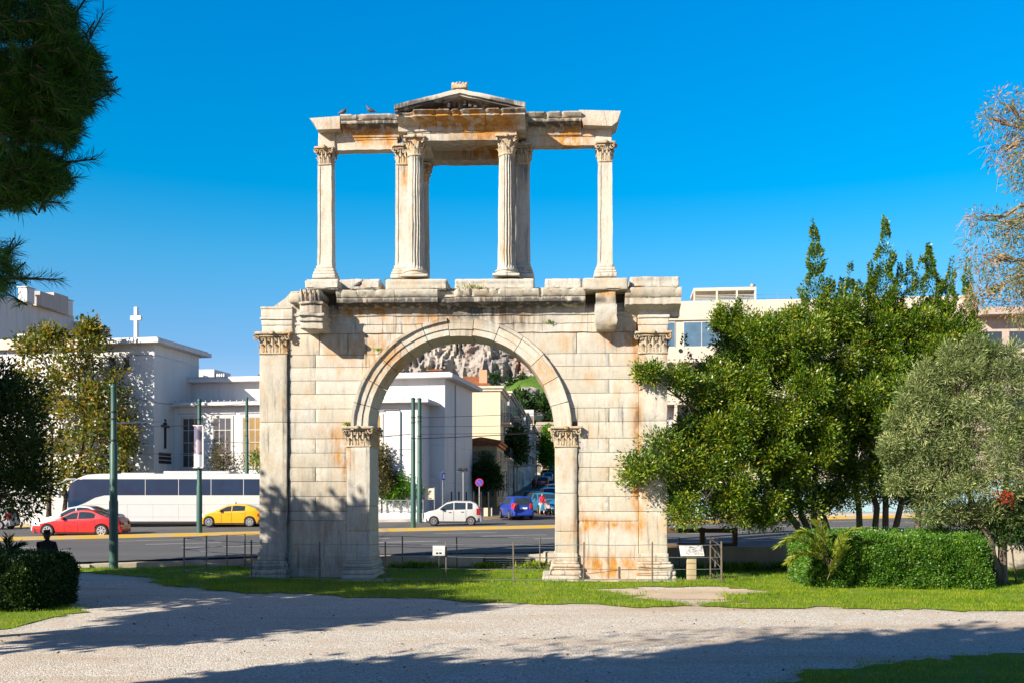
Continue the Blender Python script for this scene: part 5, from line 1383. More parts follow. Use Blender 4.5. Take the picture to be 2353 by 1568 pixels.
# coach
def coach():
    y_ = 65.8; xl, xr = wx(170, y_), wx(640, y_); L = xr - xl; H = 3.42; W = 2.5
    rt = empty('white_coach', ((xl + xr) / 2, y_, road_at((xl + xr) / 2, y_)), 0, 'long white touring coach with dark blue windows behind the taxi', 'bus')
    hl = L / 2; mb = MB()
    out = [(-hl + .10, .32), (-hl, .9), (-hl + .02, 1.45), (-hl + .35, 2.55), (-hl + .75, 3.15), (-hl + 1.3, H - .1), (-hl + 2.2, H), (hl - .25, H), (hl - .05, H - .2), (hl, 2.0), (hl - .05, .35)]
    # sides with a rounded top edge, wheel arches cut into the lower edge
    xs_ = np.linspace(-hl, hl, 120); wh = (-hl + 2.7, hl - 3.4); rw = .5
    tops = lambda x: float(np.interp(x, [-hl, -hl + .02, -hl + .35, -hl + .75, -hl + 1.3, -hl + 2.2, hl - .25, hl - .05, hl], [1.0, 2.2, 2.9, 3.14, H - .06, H, H, H - .2, 2.4]))
    def zb_(x):
        z = .33
        for w_ in wh:
            d = abs(x - w_)
            if d < .62: z = max(z, rw + math.sqrt(.62 ** 2 - d * d))
        return z
    rows = []
    for x in xs_:
        q = max(0, (abs(x) - hl + .6) / .6); hw = W / 2 * (1 - .13 * q * q); t = tops(x); b = zb_(x); r = [(hw, b + (t - .22 - b) * i / 8) for i in range(9)]
        r += [(hw - .22 * (1 - math.cos(a)), t - .22 + .22 * math.sin(a)) for a in np.linspace(.3, 1.5, 5)] + [(0, t + .03)]
        rows.append([(x, -a, z) for a, z in r] + [(x, a, z) for a, z in r[-2::-1]])
    mb.grid(rows); n = len(rows[0]); mb.f += [tuple(range(n))[::-1], tuple(range(len(mb.v) - n, len(mb.v)))]
    M['coach'] = paint('coach_white', (.46, .46, .45), .3)
    body = mb.build('body', M['coach'], rt, 40)
    mb = MB(); mb.gbox(-hl + 6.2, -hl + 10.5, -.9, .9, H - .02, H + .17, .5, .06); mb.gbox(-hl + 3.4, -hl + 5.6, -.8, .8, H - .02, H + .06, .5, .03); mb.build('roof_unit', M['coach'], rt, 40)
    M['busglass'] = glassy('coach_sky_tinted_glass', (.004, .024, .06), .04, 0, .25)  # dark glass, blue of the reflected sky put into its base colour
    for s in (-1, 1):
        yy = s * (W / 2 + .006); z0, z1 = 2.02, 3.06
        edges = [-hl + .95, -hl + 3.0, -hl + 5.15, -hl + 7.3, -hl + 9.4, -hl + 11.5, hl - .12]
        for k, (a, b) in enumerate(zip(edges[:-1], edges[1:])):
            a += .02; b -= .02; mb = MB()
            if k == 0:
                P0 = []
                for x in np.linspace(-hl + .10, b, 26):
                    lo = float(np.interp(x, [-hl + .10, -hl + .5, -hl + 1.2, -hl + 1.9, -hl + 2.5, b], [1.22, 1.24, 1.50, 1.86, z0 - .01, z0])); hi = min(z1, tops(x) - .10); q = max(0, (abs(x) - hl + .6) / .6); hw = W / 2 * (1 - .13 * q * q) + .008
                    P0.append([(x, s * hw, lo + (max(lo + .02, hi) - lo) * i / 8) for i in range(9)])
                mb.grid(P0 if s > 0 else P0[::-1]); mb.build('window', M['busglass'], rt, 60); continue
                P = [(a, z1), (b, z1), (b, z0)] + [(b - .5, z0 - .02), (a + .75, z0 - .25), (a + .25, z0 - .62), (a - .45, z0 - .70), (a - .55, z0 - .3), (a - .25, z0 + .55)]
            else: P = [(a, z0), (a, z1), (b, z1), (b, z0)]
            mb.poly(P, min(yy, yy - s * .03), max(yy, yy - s * .03), 'y'); mb.build('window', M['busglass'], rt)
        mb = MB()
        for z in (.62, 1.42): mb.box(-hl + 1.6, hl - .1, min(s * (W/2 + .004), s * (W/2 - .01)), max(s * (W/2 + .004), s * (W/2 - .01)), z - .01, z + .01)
        for k in range(6):
            x = -hl + 4.0 + k * 1.65; mb.box(x - .008, x + .008, min(s * (W/2 + .0035), s * (W/2 - .01)), max(s * (W/2 + .0035), s * (W/2 - .01)), .40, 1.41)
        mb.build('panel_seam', M['greymetal'], rt)
        mb = MB(); mb.box(-hl + 3.5, hl - 4.2, min(s * (W/2 - .06), s * (W/2 - .02)), max(s * (W/2 - .06), s * (W/2 - .02)), .2, .34); mb.build('skirt', M['trim'], rt)
        for x in wh: wheel(rt, x, s * (W / 2 - .17), rw, s, .3, 10)
        P = [Vector((-hl + .55, s * (W/2 - .25), 3.05)), Vector((-hl + .1, s * (W/2 + .1), 3.02)), Vector((-hl - .28, s * (W/2 + .12), 2.8)), Vector((-hl - .36, s * (W/2 + .12), 2.35))]
        mb = MB(); mb.tube(P, [.07, .07, .075, .07], 8); mb.gbox(-hl - .46, -hl - .28, min(s * (W/2), s * (W/2 + .24)), max(s * (W/2), s * (W/2 + .24)), 1.85, 2.42, .2, .05); mb.build('mirror_arm', M['coach'], rt, 50)
    P = []
    for z in np.linspace(1.15, 3.0, 12):
        x = float(np.interp(z, [1.0, 2.2, 2.9, 3.14], [-hl, -hl + .02, -hl + .35, -hl + .75])) - .012; q = 1 - .13 * 1
        P.append([(x + .10 * (y / 1.0) ** 2 * .6, y * (W / 2 * .9), z) for y in np.linspace(-1, 1, 11)])
    mb = MB(); mb.grid(P[::-1]); mb.build('windscreen', M['busglass'], rt, 60)
    for s in (-1, 1):
        mb = MB(); mb.gbox(-hl - .01, -hl + .3, min(s * .75, s * 1.07), max(s * .75, s * 1.07), .72, .98, .2, .05); mb.build('headlight', M['lamp'], rt, 50)
coach()
# two mostly hidden vehicles at the left and right edges of the frame
y_ = 64; x_ = wx(-28, y_)
car('edge_car', 'white car whose rear just enters the frame at the far left kerb', (x_, y_, road_at(x_, y_)), 0, M['wcar'], 3.52, 1.6, 1.52, wheels=(-1.14, 1.12), rw=.28, glass=[(-.74, .05), (.11, .80)], screen=(-.92, -.44), back=(1.42, 1.66), hatch=True, **MINI)
# ---------------------------------------------------------------- plants
def bark(name, c):
    t = NT(name); n = t.noise(5, 7, .65, t.map((1, 1, .25))); cc = t.mix(t.ramp(n, [(.35, 0), (.65, 1)]), tuple(x * .45 for x in c), c)
    return t.bsdf(cc, .95, t.bump(n, .8, .03), 0, .1)
M['bark'] = bark('grey_bark', (.17, .135, .10)); M['bark_dark'] = bark('dark_bark', (.09, .07, .05)); M['bark_pale'] = bark('pale_bark', (.30, .24, .18))
LM = {
 'ever': leafmat('glossy_green_leaves', [(0, (.014, .046, .004)), (.35, (.058, .130, .007)), (.65, (.150, .225, .010)), (.9, (.30, .325, .018)), (1, (.42, .34, .028))], .38, .3, .5),
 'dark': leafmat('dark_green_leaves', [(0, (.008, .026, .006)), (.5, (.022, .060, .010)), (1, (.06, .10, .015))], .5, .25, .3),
 'olive': leafmat('silvery_olive_leaves', [(0, (.022, .05, .010)), (.4, (.090, .140, .034)), (.75, (.29, .34, .13)), (1, (.48, .47, .20))], .5, .25, .35),
 'gold': leafmat('autumn_leaves', [(0, (.030, .065, .008)), (.35, (.085, .13, .012)), (.62, (.20, .19, .015)), (.85, (.40, .27, .015)), (1, (.36, .14, .02))], .5, .4, .3),
 'bright': leafmat('fresh_green_leaves', [(0, (.035, .11, .008)), (.5, (.09, .23, .012)), (1, (.20, .33, .02))], .45, .35, .35),
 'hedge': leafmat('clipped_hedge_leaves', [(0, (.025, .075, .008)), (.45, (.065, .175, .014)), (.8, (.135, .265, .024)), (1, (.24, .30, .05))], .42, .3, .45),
 'brownish': leafmat('bronze_green_leaves', [(0, (.03, .04, .015)), (.5, (.09, .09, .03)), (1, (.2, .15, .05))], .5, .3, .3),
 'pepper': leafmat('drooping_pepper_leaves', [(0, (.05, .10, .02)), (.42, (.14, .20, .04)), (.65, (.34, .27, .10)), (1, (.60, .32, .17))], .55, .4, .25),
 'pine': leafmat('pine_needles', [(0, (.010, .045, .006)), (.5, (.03, .11, .010)), (1, (.07, .17, .015))], .55, .2, .2),
 'frond': leafmat('palm_leaves', [(0, (.08, .14, .01)), (.5, (.20, .27, .02)), (1, (.38, .38, .06))], .4, .4, .4),
 'red': leafmat('red_leaves', [(0, (.2, .01, .01)), (1, (.55, .03, .02))], .5, .35, .3),
 'twig': leafmat('dry_twigs', [(0, (.18, .11, .09)), (1, (.45, .29, .24))], .8, .1, .1),
}
def branch_pts(a, b, n=6, sag=.0, wob=.12):
    a, b = Vector(a), Vector(b); L = (b - a).length
    return [a.lerp(b, i / n) + Vector((rnd.gauss(0, wob), rnd.gauss(0, wob), rnd.gauss(0, wob))) * (L * .25 * math.sin(math.pi * i / n)) + Vector((0, 0, -sag * math.sin(math.pi * i / n))) for i in range(n + 1)]
def lumpy(blobs, m, k=.45, core=.72, seed=3):
    rr = random.Random(seed); out = []
    for c, r in blobs:
        out.append((c, tuple(q * core for q in r)))
        n = max(3, int(m * min(1.6, max(.5, r[2] / 1.0))))
        for _ in range(n):
            a = rr.uniform(0, 6.28); e = math.asin(rr.uniform(-.8, 1)); q = rr.uniform(.62, .92); s = k * rr.uniform(.6, 1.15)
            out.append(((c[0] + r[0] * q * math.cos(a) * math.cos(e), c[1] + r[1] * q * math.sin(a) * math.cos(e), c[2] + r[2] * q * math.sin(e)), (r[0] * s, r[1] * s, r[2] * s * .8)))
    return out
def tree(name, label, base, trunks, blobs, mat, leaf, lw, per_m2, cr, lp, cat='tree', group=None, barkm=None, shell=.75, up=.25, flat=1.0, droop=0, rbase=.16, limbs=True, lite=1.0, tb=0.0, lump=0, lk=.45, core=.72, extra=None):
    """trunks: list of polylines from the ground; every blob gets a limb from the nearest trunk"""
    rt = empty(name, base, 0, label, cat, group); o = Vector(base)
    P, A, T = clumps(lumpy(blobs, lump, lk, core) if lump else blobs, per_m2 * lite, cr, lp, shell, up, flat, droop)
    if extra is not None: P, A, T = [np.concatenate([i, j]) for i, j in zip((P, A, T), extra)]
    leaves('crown', P - np.array(base), A, leaf, lw, mat, rt, np.clip(T + tb, 0, 1))
    mb = MB()
    for tr in trunks:
        n = len(tr); mb.tube([Vector(p) - o for p in tr], [rbase * (1 - .6 * i / max(1, n - 1)) * (1.25 if i == 0 else 1) for i in range(n)], 9)
    if limbs:
        for c, r in blobs:
            c = Vector(c); best = min(((Vector(p) - c).length, k, Vector(p)) for k, tr in enumerate(trunks) for p in tr[len(tr) // 2:])
            pts = branch_pts(best[2], c, 5, 0, .16); mb.tube([p - o for p in pts], [rbase * .34 * (1 - .13 * i) for i in range(6)], 6)
            for _ in range(5):
                e = c + Vector([rnd.uniform(-.85, .85) * q for q in r]); q = branch_pts(pts[3], e, 4, 0, .2); mb.tube([p - o for p in q], [rbase * .16, rbase * .13, rbase * .1, rbase * .06, rbase * .03], 4)
    mb.build('trunk', barkm or M['bark'], rt, 60)
    return rt
def trunk(px, d, z0, tops, wob=.1):
    b = Vector((wx(px, d), d, z0)); return [[tuple(p) for p in branch_pts(b, t, 7, 0, wob)] for t in tops]
B = blob
# big evergreens on the right
bl = [B(1462,1078,46,34,31.2), B(1520,1050,70,55,31.8), B(1565,1095,85,70,32.2), B(1580,1172,55,34,31.4), B(1640,1120,95,80,33), B(1545,868,44,22,31.6), B(1490,853,26,10,31.3), B(1600,900,50,40,32.4), B(1660,880,85,85,33.4), B(1725,800,75,75,34), B(1640,990,95,75,33), B(1700,990,120,110,33.6),
      B(1790,930,120,150,34.6), B(1830,1070,95,80,34.4), B(1760,1140,70,40,33.6), B(1690,1172,60,36,32.8), B(1790,800,90,90,34.8), B(1690,735,26,34,34), B(1655,730,10,26,34), B(1840,770,70,60,35), B(1830,1165,70,30,34.2), B(1780,1180,50,26,33.8), B(1730,1185,40,22,33.2)]
tb_ = Vector((wx(1880, 35.2), 35.2, 0))
t_ = trunk(1890, 35.2, 0, [(wx(1800, 34.6), 34.6, 4.6), (wx(1700, 33.6), 33.6, 4.4), (wx(1830, 35), 35, 6.5)]) + trunk(1905, 35.4, 0, [(wx(1850, 35), 35, 5.2)])
tree('evergreen_tree', 'broad glossy evergreen reaching low branches in front of the right pier', (wx(1890, 35.2), 35.2, 0), t_, bl, LM['ever'], .105, .42, 6.6, .24, 56, rbase=.15, up=.35, lump=15, lk=.34, core=.74)
def spires(lst):
    Ps, As, Ts = [], [], []
    for px, ytop, ybot, w, d, n in lst:
        n = int(n * .7); t = nrg.random(n) ** .62; lob = 1 + .35 * np.sin(t * 23 + px) * (t > .2); rad = (1.2 + w * t ** 1.05 * lob * .62) / F * d * np.sqrt(nrg.random(n)) ** .6; a = nrg.random(n) * 6.283
        lean = .12 * w * np.sin(t * 4 + px) / F * d
        x = wx(px, d) + rad * np.cos(a) + lean; y = d + rad * np.sin(a); z = wz(ytop + (ybot - ytop) * t, d) + nrg.normal(size=n) * .04
        k = np.array([noise.noise(Vector((i * 2.6, j * 2.6, l * 2.2))) for i, j, l in zip(x, y, z)]) + nrg.normal(size=n) * .12 > -.04 - .3 * (t < .15)
        Ps.append(np.column_stack([x, y, z])[k]); A = np.column_stack([np.cos(a), np.sin(a), .75 + 0 * a]) + nrg.normal(size=(n, 3)) * .35; As.append(A[k]); Ts.append((.46 + nrg.normal(size=n) * .2)[k])
    return np.concatenate(Ps), np.concatenate(As), np.concatenate(Ts)
SP = spires([(1866,506,760,70,36,11000),(2024,498,790,86,36.5,14000),(1958,606,760,46,36.2,5000),(1905,640,780,50,36,5000),(2086,580,760,36,36.8,3600),(2113,586,740,30,36.8,2800),(2141,560,790,70,37,10000),(2182,590,780,40,37,3800),(2228,590,820,50,37,6000),(2003,600,760,36,36.4,3400),(2062,604,780,40,36.6,3600),(2160,640,790,42,37,3600),(1930,650,790,44,36,3800),(1700,690,800,40,34,3000),(1655,715,800,26,34,1600),(1760,720,830,50,34.6,3600)] + [(rnd.uniform(1885, 2250), rnd.uniform(625, 700), rnd.uniform(790, 830), rnd.uniform(28, 52), rnd.uniform(35.8, 37), 2600) for _ in range(20)] + [(rnd.uniform(1560, 1840), rnd.uniform(740, 800), rnd.uniform(880, 920), rnd.uniform(24, 44), rnd.uniform(33, 34.5), 1600) for _ in range(8)])
bl = ([]
      + [B(1930,800,75,110,36), B(2030,770,60,80,36.5), B(2100,800,110,90,37), B(2195,780,50,80,37), B(2215,840,60,80,37.2), B(2000,930,130,120,36), B(2130,950,100,110,37), B(1970,1080,90,60,35.8), B(2060,1080,70,60,36.4), B(1930,950,80,110,35.8), B(2170,1080,60,70,37), B(1940,1140,70,34,35.6), B(1890,1150,50,40,35.4), B(2040,1135,60,26,36.6), B(2120,1140,60,34,37)])
t_ = []
for px, top in ((1977, (1940, 820)), (2010, (2020, 800)), (2022, (2060, 760)), (2040, (2120, 780)), (2082, (2190, 820))):
    t_ += trunk(px, 36.4, 0, [(wx(top[0], 36.6), 36.6, wz(top[1], 36.6))], .07)
tree('spired_evergreen', 'dark evergreen clump with several trunks and pointed spires above the clipped hedge', (wx(2020, 36.4), 36.4, 0), t_, bl, LM['ever'], .105, .42, 6.8, .22, 54, extra=SP, rbase=.13, up=.6, tb=-.04, lump=13, lk=.34, core=.74)
# olive
bl = [B(2200,905,95,80,30), B(2120,990,80,95,29.8), B(2250,1010,100,110,29.6), B(2330,930,75,110,30), B(2170,1105,105,55,29.8), B(2290,1110,95,70,29.6), B(2085,1075,52,46,29.7), B(2390,1020,80,110,30), B(2270,1175,70,40,30.2), B(2060,1010,28,24,29.7), B(2375,1130,60,60,30), B(2140,1165,70,36,30), B(2230,1185,80,34,30.2), B(2330,1180,70,50,30.2), B(2200,830,30,40,30), B(2270,860,50,50,30), B(2100,905,34,40,29.9), B(2130,855,15,26,29.9), B(2178,826,13,32,30), B(2238,812,16,38,30), B(2290,828,14,34,30), B(2085,935,16,20,29.7), B(2058,962,16,14,29.7), B(2046,1040,20,13,29.6), B(2062,1112,20,14,29.7), B(2330,826,20,40,30), B(2120,875,30,22,29.9)]
bl = [(c, tuple(q * .92 for q in r)) for c, r in bl]
t_ = trunk(2300, 30.6, 0, [(wx(2200, 30), 30, 3.6), (wx(2320, 30), 30, 4.0)])
tree('olive_tree', 'silvery grey-green olive tree leaning over the far end of the clipped hedge', (wx(2300, 30.6), 30.6, 0), t_, bl, LM['olive'], .125, .17, 7.4, .19, 42, rbase=.15, up=.3, barkm=M['bark'], lump=18, lk=.32, core=.66)
# pepper tree with bare drooping twigs, trunk just outside the frame
bl = [B(2300,235,34,20,25), B(2270,275,26,18,25), B(2335,280,40,30,25), B(2300,345,26,22,25.1), B(2340,370,36,36,25), B(2250,500,26,12,25), B(2290,520,46,30,25), B(2340,520,40,44,25), B(2260,590,40,50,25.1), B(2320,620,46,50,25), B(2250,680,26,40,25.1), B(2345,680,30,60,25), B(2400,350,60,140,25.2), B(2420,600,60,140,25.2)]
rt = tree('pepper_tree', 'tall thin pepper tree with pinkish drooping bare twigs against the sky', (wx(2440, 25.4), 25.4, 0), trunk(2440, 25.4, 0, [(wx(2400, 25.2), 25.2, wz(300, 25.2))], .05), bl, LM['pepper'], .11, .2, 10, .22, 28, rbase=.17, droop=.35, up=0, barkm=M['bark_pale'])
mb = MB(); o = Vector(rt.location)
for _ in range(230):
    c, r = rnd.choice(bl[2:]); p = Vector(c) + Vector((rnd.uniform(-1.3, .4) * r[0], rnd.uniform(-.6, .6) * r[1], rnd.uniform(-.6, .9) * r[2])); L = rnd.uniform(.2, .6); d = Vector((rnd.uniform(-.8, .3), rnd.uniform(-.4, .4), rnd.uniform(-1.0, -.1))).normalized()
    mb.tube([p - o, p + d * L * .5 - o + Vector((0, 0, .03)), p + d * L + Vector((0, 0, -.12 * L)) - o], [.0045, .0038, .003], 3, cap=False)
mb.build('twig_foliage', LM['twig'], rt)
for _ in range(0): pass
# pine in the upper left corner
def pine():
    base = (-7.9, 7.6, 0); ks = 7.5 / 12.0
    rt = empty('pine_tree', base, 0, 'dark long-needled pine whose boughs fill the top corner of the sky', 'tree'); o = Vector(base); mb = MB()
    tr = [Vector((-7.9, 7.6, 0)), Vector((-7.7, 7.5, 3)), Vector((-7.8, 7.5, 6.5)), Vector((-7.7, 7.4, 9.6))]; mb.tube([p - o for p in tr], [.27, .22, .16, .07], 10)
    tips = []
    ends = [(200,165,12),(190,120,12.2),(165,45,12.5),(185,250,11.8),(150,300,12),(135,375,12.2),(110,420,11.9),(60,460,12),(210,195,12.1),(120,60,12.6),(90,200,12.4),(60,330,12.3),(30,420,12.5),(10,90,12),(-40,250,12.2),(150,180,12.6),(75,110,11.7),(20,250,11.6),(110,270,11.7),(40,640,11.9),(5,600,12),(-30,655,12.1),(25,20,12.4),(100,10,12.3),(-60,400,12.4),(-20,460,12.2),(170,210,11.7),(60,390,11.8),(0,340,12),(130,140,12),(40,180,11.9)]
    for px, py, dd in ends:
        e = at(px, py, dd * ks); s = Vector((-7.7, 7.5, max(3.6, e.z + rnd.uniform(-.5, .3)))); pts = branch_pts(s, e, 8, .25, .06); mb.tube([p - o for p in pts], [.04 * (1 - .1 * i) for i in range(9)], 5)
        for i in range(3, 9):
            for _ in range(3 if i < 8 else 1):
                dr = (pts[i] - pts[i - 1]).normalized() + Vector((rnd.gauss(0, .5), rnd.gauss(0, .5), rnd.gauss(.05, .4))); q = pts[i] + dr.normalized() * rnd.uniform(.12, .36)
                mb.tube([pts[i] - o, q - o], [.010, .006], 4, cap=False); tips.append((pts[i], q))
        tips.append((pts[-2], pts[-1]))
    for (cx_, cy_, rx_, ry_, n_) in ((45,110,140,150,200), (85,230,120,110,150), (75,400,75,60,95), (10,450,50,26,36), (170,195,60,60,90), (130,60,40,60,40), (150,300,40,40,36), (110,415,40,34,36), (195,140,34,30,30), (0,625,34,52,30)):
        for _ in range(n_):
            a_ = rnd.uniform(0, 6.28); k_ = math.sqrt(rnd.random()); q = at(cx_ + rx_ * k_ * math.cos(a_), cy_ + ry_ * k_ * math.sin(a_), rnd.uniform(6.9, 8.3)); dr = Vector((rnd.uniform(-.2, .9), rnd.gauss(0, .4), rnd.uniform(-.5, .25))).normalized() * rnd.uniform(.14, .26)
            mb.tube([q - dr - o, q - o], [.008, .005], 4, cap=False); tips.append((q - dr, q))
    # whole crown beyond the frame
    for _ in range(900):
        z = rnd.uniform(3.6, 9.9); rr = max(.4, 4.3 * (1 - ((z - 6) / 4.6) ** 2)) * math.sqrt(rnd.random()); a = rnd.uniform(0, 2 * math.pi); p = Vector((-7.9 + rr * math.cos(a), 7.5 + rr * math.sin(a) * .9, z))
        if p.y > .3 and p.x / p.y > -.53 and p.z < ZC + .52 * p.y: continue
        tips.append((p - Vector((rnd.gauss(0, .3), rnd.gauss(0, .3), .1)), p))
    mb.build('trunk', M['bark_dark'], rt, 60)
    Ps, As = [], []
    for a, b in tips:
        a, b = np.array(a), np.array(b); m = 120; t = nrg.random(m)[:, None]; ax = (b - a) / (np.linalg.norm(b - a) + 1e-6)
        Ps.append(a + (b - a) * (t * 1.05)); r_ = unit(m); As.append(ax * .9 + r_ * .9)
    P = np.concatenate(Ps) - np.array(base); A = np.concatenate(As)
    leaves('needle_crown', P, A, .10, .045, LM['pine'], rt)
pine()
# dark evergreen at the left edge, golden tree, shrubs by the church, street trees
bl = [B(-20,1000,90,120,26), B(40,930,50,70,26), B(60,1040,46,70,25.8), B(30,1130,60,60,25.8), B(-40,880,60,60,26.2), B(80,1110,30,50,25.9), B(10,860,30,30,26), B(-90,1050,80,140,26.3)]
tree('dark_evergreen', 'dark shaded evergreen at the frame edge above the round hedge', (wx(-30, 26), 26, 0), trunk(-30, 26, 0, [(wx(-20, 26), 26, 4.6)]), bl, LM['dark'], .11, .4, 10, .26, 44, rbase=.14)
bl = [B(120,840,70,80,70), B(190,800,56,50,70), B(80,900,50,80,70.5), B(160,930,90,90,69.6), B(240,900,50,76,70), B(230,1010,90,80,69.6), B(130,1030,80,90,70), B(276,1010,36,66,70.4), B(180,1100,90,50,70), B(268,1085,46,30,70), B(130,770,24,24,70), B(206,762,18,24,70), B(70,790,30,34,70.3)]
t_ = trunk(150, 70.2, .7, [(wx(150, 70), 70, 6.5), (wx(230, 70), 70, 8)]) + trunk(112, 70.6, .7, [(wx(120, 70), 70, 7)], .05) + trunk(175, 70.4, .7, [(wx(200, 70), 70, 9)], .05)
tree('golden_tree', 'golden and green autumn tree in front of the church bell block', (wx(150, 70.2), 70.2, .7), t_, bl, LM['gold'], .25, .6, .46, .5, 22, rbase=.19, barkm=M['bark_dark'], lump=9, lk=.36, core=.6)
def shrub(name, label, d, blobs, mat, leaf=.2, per=4, cr=.3, lp=30, z0=None, tx=None):
    px = sum(b[0] for b in blobs) / len(blobs) if tx is None else tx; z0 = terrain(wx(px, d), d) if z0 is None else z0; low = max(b[1] for b in blobs)
    bl = [B(b[0], b[1], b[2], b[3], d + (b[4] if len(b) > 4 else 0)) for b in blobs]
    return tree(name, label, (wx(px, d), d, z0), trunk(px, d, z0, [(wx(px, d), d, max(z0 + .5, wz(low - 10, d)))], .05), bl, mat, leaf, .45, per, cr, lp, cat='shrub' if 'shrub' in name else 'tree', rbase=.09, barkm=M['bark_dark'])
shrub('flowering_shrub', 'loose bronze shrub against the church window above the coach', 69.2, [(512,1050,26,30), (530,1068,26,18), (500,1070,20,16)], LM['brownish'], .16, 3, .35, 22)
shrub('green_shrub', 'small green shrub beside the green pole behind the coach', 69.3, [(588,1068,18,26), (600,1050,12,14), (612,1070,18,20)], LM['bright'], .16, 4, .3, 24)
shrub('conical_shrub', 'bronze-green conical shrub just inside the left pier of the opening', 71.6, [(878,1060,18,30), (872,1095,24,36), (890,1110,20,30), (866,1050,12,20)], LM['brownish'], .18, 6, .3, 30)
shrub('bright_shrub', 'bright green shrub behind the crossed iron railing', 71.8, [(918,1120,34,24), (940,1130,24,18), (895,1128,20,18), (928,1104,18,14)], LM['bright'], .18, 6, .3, 30)
shrub('street_tree', 'dark low tree in front of the ochre cottage', 84, [(1114,1084,26,28), (1098,1100,18,24), (1130,1106,18,26), (1112,1056,12,14)], LM['dark'], .24, 5, .4, 34, tx=1120)
shrub('street_tree', 'dark tree under the balcony of the yellow house', 103, [(1184,1002,18,26), (1192,1030,15,26), (1178,1030,12,16), (1188,1052,12,10)], LM['dark'], .28, 4, .5, 34, tx=1181)
shrub('street_tree', 'bright green tree at the top end of the side street', 182, [(1256,1010,12,30), (1262,1050,12,26), (1250,1040,10,24)], LM['bright'], .45, 2.5, .7, 30, tx=1256)
# far wood under the cliff
bl = [B(rnd.uniform(1185, 1275), rnd.uniform(912, 950), rnd.uniform(8, 16), rnd.uniform(6, 11), rnd.uniform(255, 290)) for _ in range(26)] + [B(rnd.uniform(850, 1230), rnd.uniform(868, 880), rnd.uniform(6, 10), rnd.uniform(4, 6), 330) for _ in range(10)]
P, A, T = clumps(bl, .7, 1.1, 26); tag(leaves('wood', P, A, .9, .6, LM['dark'], None, T), 'dark green wood on the slope below the cliff', 'wood', None, 'stuff')

# hedges
def hedge(name, label, cx, cy, hx, hy, h, rz, n, mat, leaf, round_=.35, wav=.10):
    rt = empty(name, (cx, cy, 0), rz, label, 'hedge')
    # points on a rounded box
    q = nrg.random((n * 2, 3)) * 2 - 1; ax = nrg.integers(0, 5, n * 2)
    ar = np.array([hy * h, hy * h, hx * h, hx * h, hx * hy * 2.2]); ax = nrg.choice(5, n * 2, p=ar / ar.sum())
    P = q.copy(); P[ax == 0, 0] = 1; P[ax == 1, 0] = -1; P[ax == 2, 1] = 1; P[ax == 3, 1] = -1; P[ax == 4, 2] = 1
    S = np.array([hx, hy, h / 2]); P = P * S; r = round_
    C = np.clip(P, -S + r, S - r); C[:, 2] = np.clip(P[:, 2], -9, S[2] - r); D = P - C; l = np.linalg.norm(D, axis=1, keepdims=True); Nn = D / np.maximum(l, 1e-6)
    P = C + Nn * r; k = l[:, 0] > 1e-6; P, Nn = P[k], Nn[k]
    wv = np.array([noise.noise(Vector(p) * 1.1) * wav + noise.noise(Vector(p) * 4.5) * wav * .6 + noise.noise(Vector(p) * 11) * .03 for p in P])
    P = P + Nn * (wv + nrg.normal(size=len(P)) * .03 - .02 - np.abs(nrg.normal(size=len(P))) * .06)[:, None]; P[:, 2] += h / 2
    k = P[:, 2] > .03; P, Nn, wv = P[k], Nn[k], wv[k]
    sh = nrg.random(len(P)) < .03; P[sh] += Nn[sh] * (nrg.random(sh.sum()) * .16)[:, None]
    tn = np.array([noise.noise(Vector(p) * 2.3 + Vector((5, 5, 5))) for p in P])
    leaves('foliage', P, Nn + nrg.normal(size=P.shape) * .75 + np.array([0, 0, .3]), leaf, .55, mat, rt, .46 + tn * .35 + nrg.normal(size=len(P)) * .2)
    mb = MB(); mb.gbox(-hx + .16, hx - .16, -hy + .16, hy - .16, .05, h - .16, .3, round_)
    mb.build('branches', M['bark_dark'], rt, 60, (.07, 1.6))
    return rt
x0, x1 = wx(1862, 29), wx(2285, 28.6)
hedge('clipped_hedge', 'long box-clipped green hedge in sunlight under the evergreens', (x0 + x1) / 2 + .1, 30.4, (x1 - x0) / 2, 1.7, 1.52, R(-5), 95000, LM['hedge'], .062, .5, .15)
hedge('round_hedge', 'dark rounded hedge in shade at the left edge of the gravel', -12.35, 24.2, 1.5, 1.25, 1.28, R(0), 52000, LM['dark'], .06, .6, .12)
# palm fronds growing out of the hedge, young palm at left, agave under the evergreens
def frond(mb_l, base, tip, arch_, n=26, L=.30, wd=.022):
    base, tip = Vector(base), Vector(tip); P, A = [], []
    pts = [base.lerp(tip, t) + Vector((0, 0, arch_ * 4 * t * (1 - t))) for t in np.linspace(0, 1, n + 1)]
    mb_l.tube(pts[::3], [.014 * (1 - .1 * i) for i in range(len(pts[::3]))], 4, cap=False)
    for i in range(4, n + 1):
        d = (pts[i] - pts[i - 1]).normalized(); s = d.cross(Vector((0, 0, 1))).normalized()
        for sg in (-1, 1):
            for _ in range(4): P.append(pts[i] + Vector((rnd.gauss(0, .02), rnd.gauss(0, .02), rnd.gauss(0, .02)))); A.append(d * .8 + s * sg * .9 + Vector((rnd.gauss(0, .12), rnd.gauss(0, .12), -.15 + rnd.gauss(0, .12))))
    return P, A
def fronds(name, label, base, specs, mat, L=.3, cat='palm'):
    rt = empty(name, base, 0, label, cat); mb = MB(); P, A = [], []
    for b, t, a in specs:
        p, q = frond(mb, b, t, a); P += p; A += q
    o = Vector(base); mb.v = [tuple(Vector(v) - o) for v in mb.v]; mb.build('stem', M['bark'], rt, 60)
    leaves('frond_leaves', np.array([tuple(p - o) for p in P]), np.array([tuple(a) for a in A]), L, .13, mat, rt)
d = 28.3
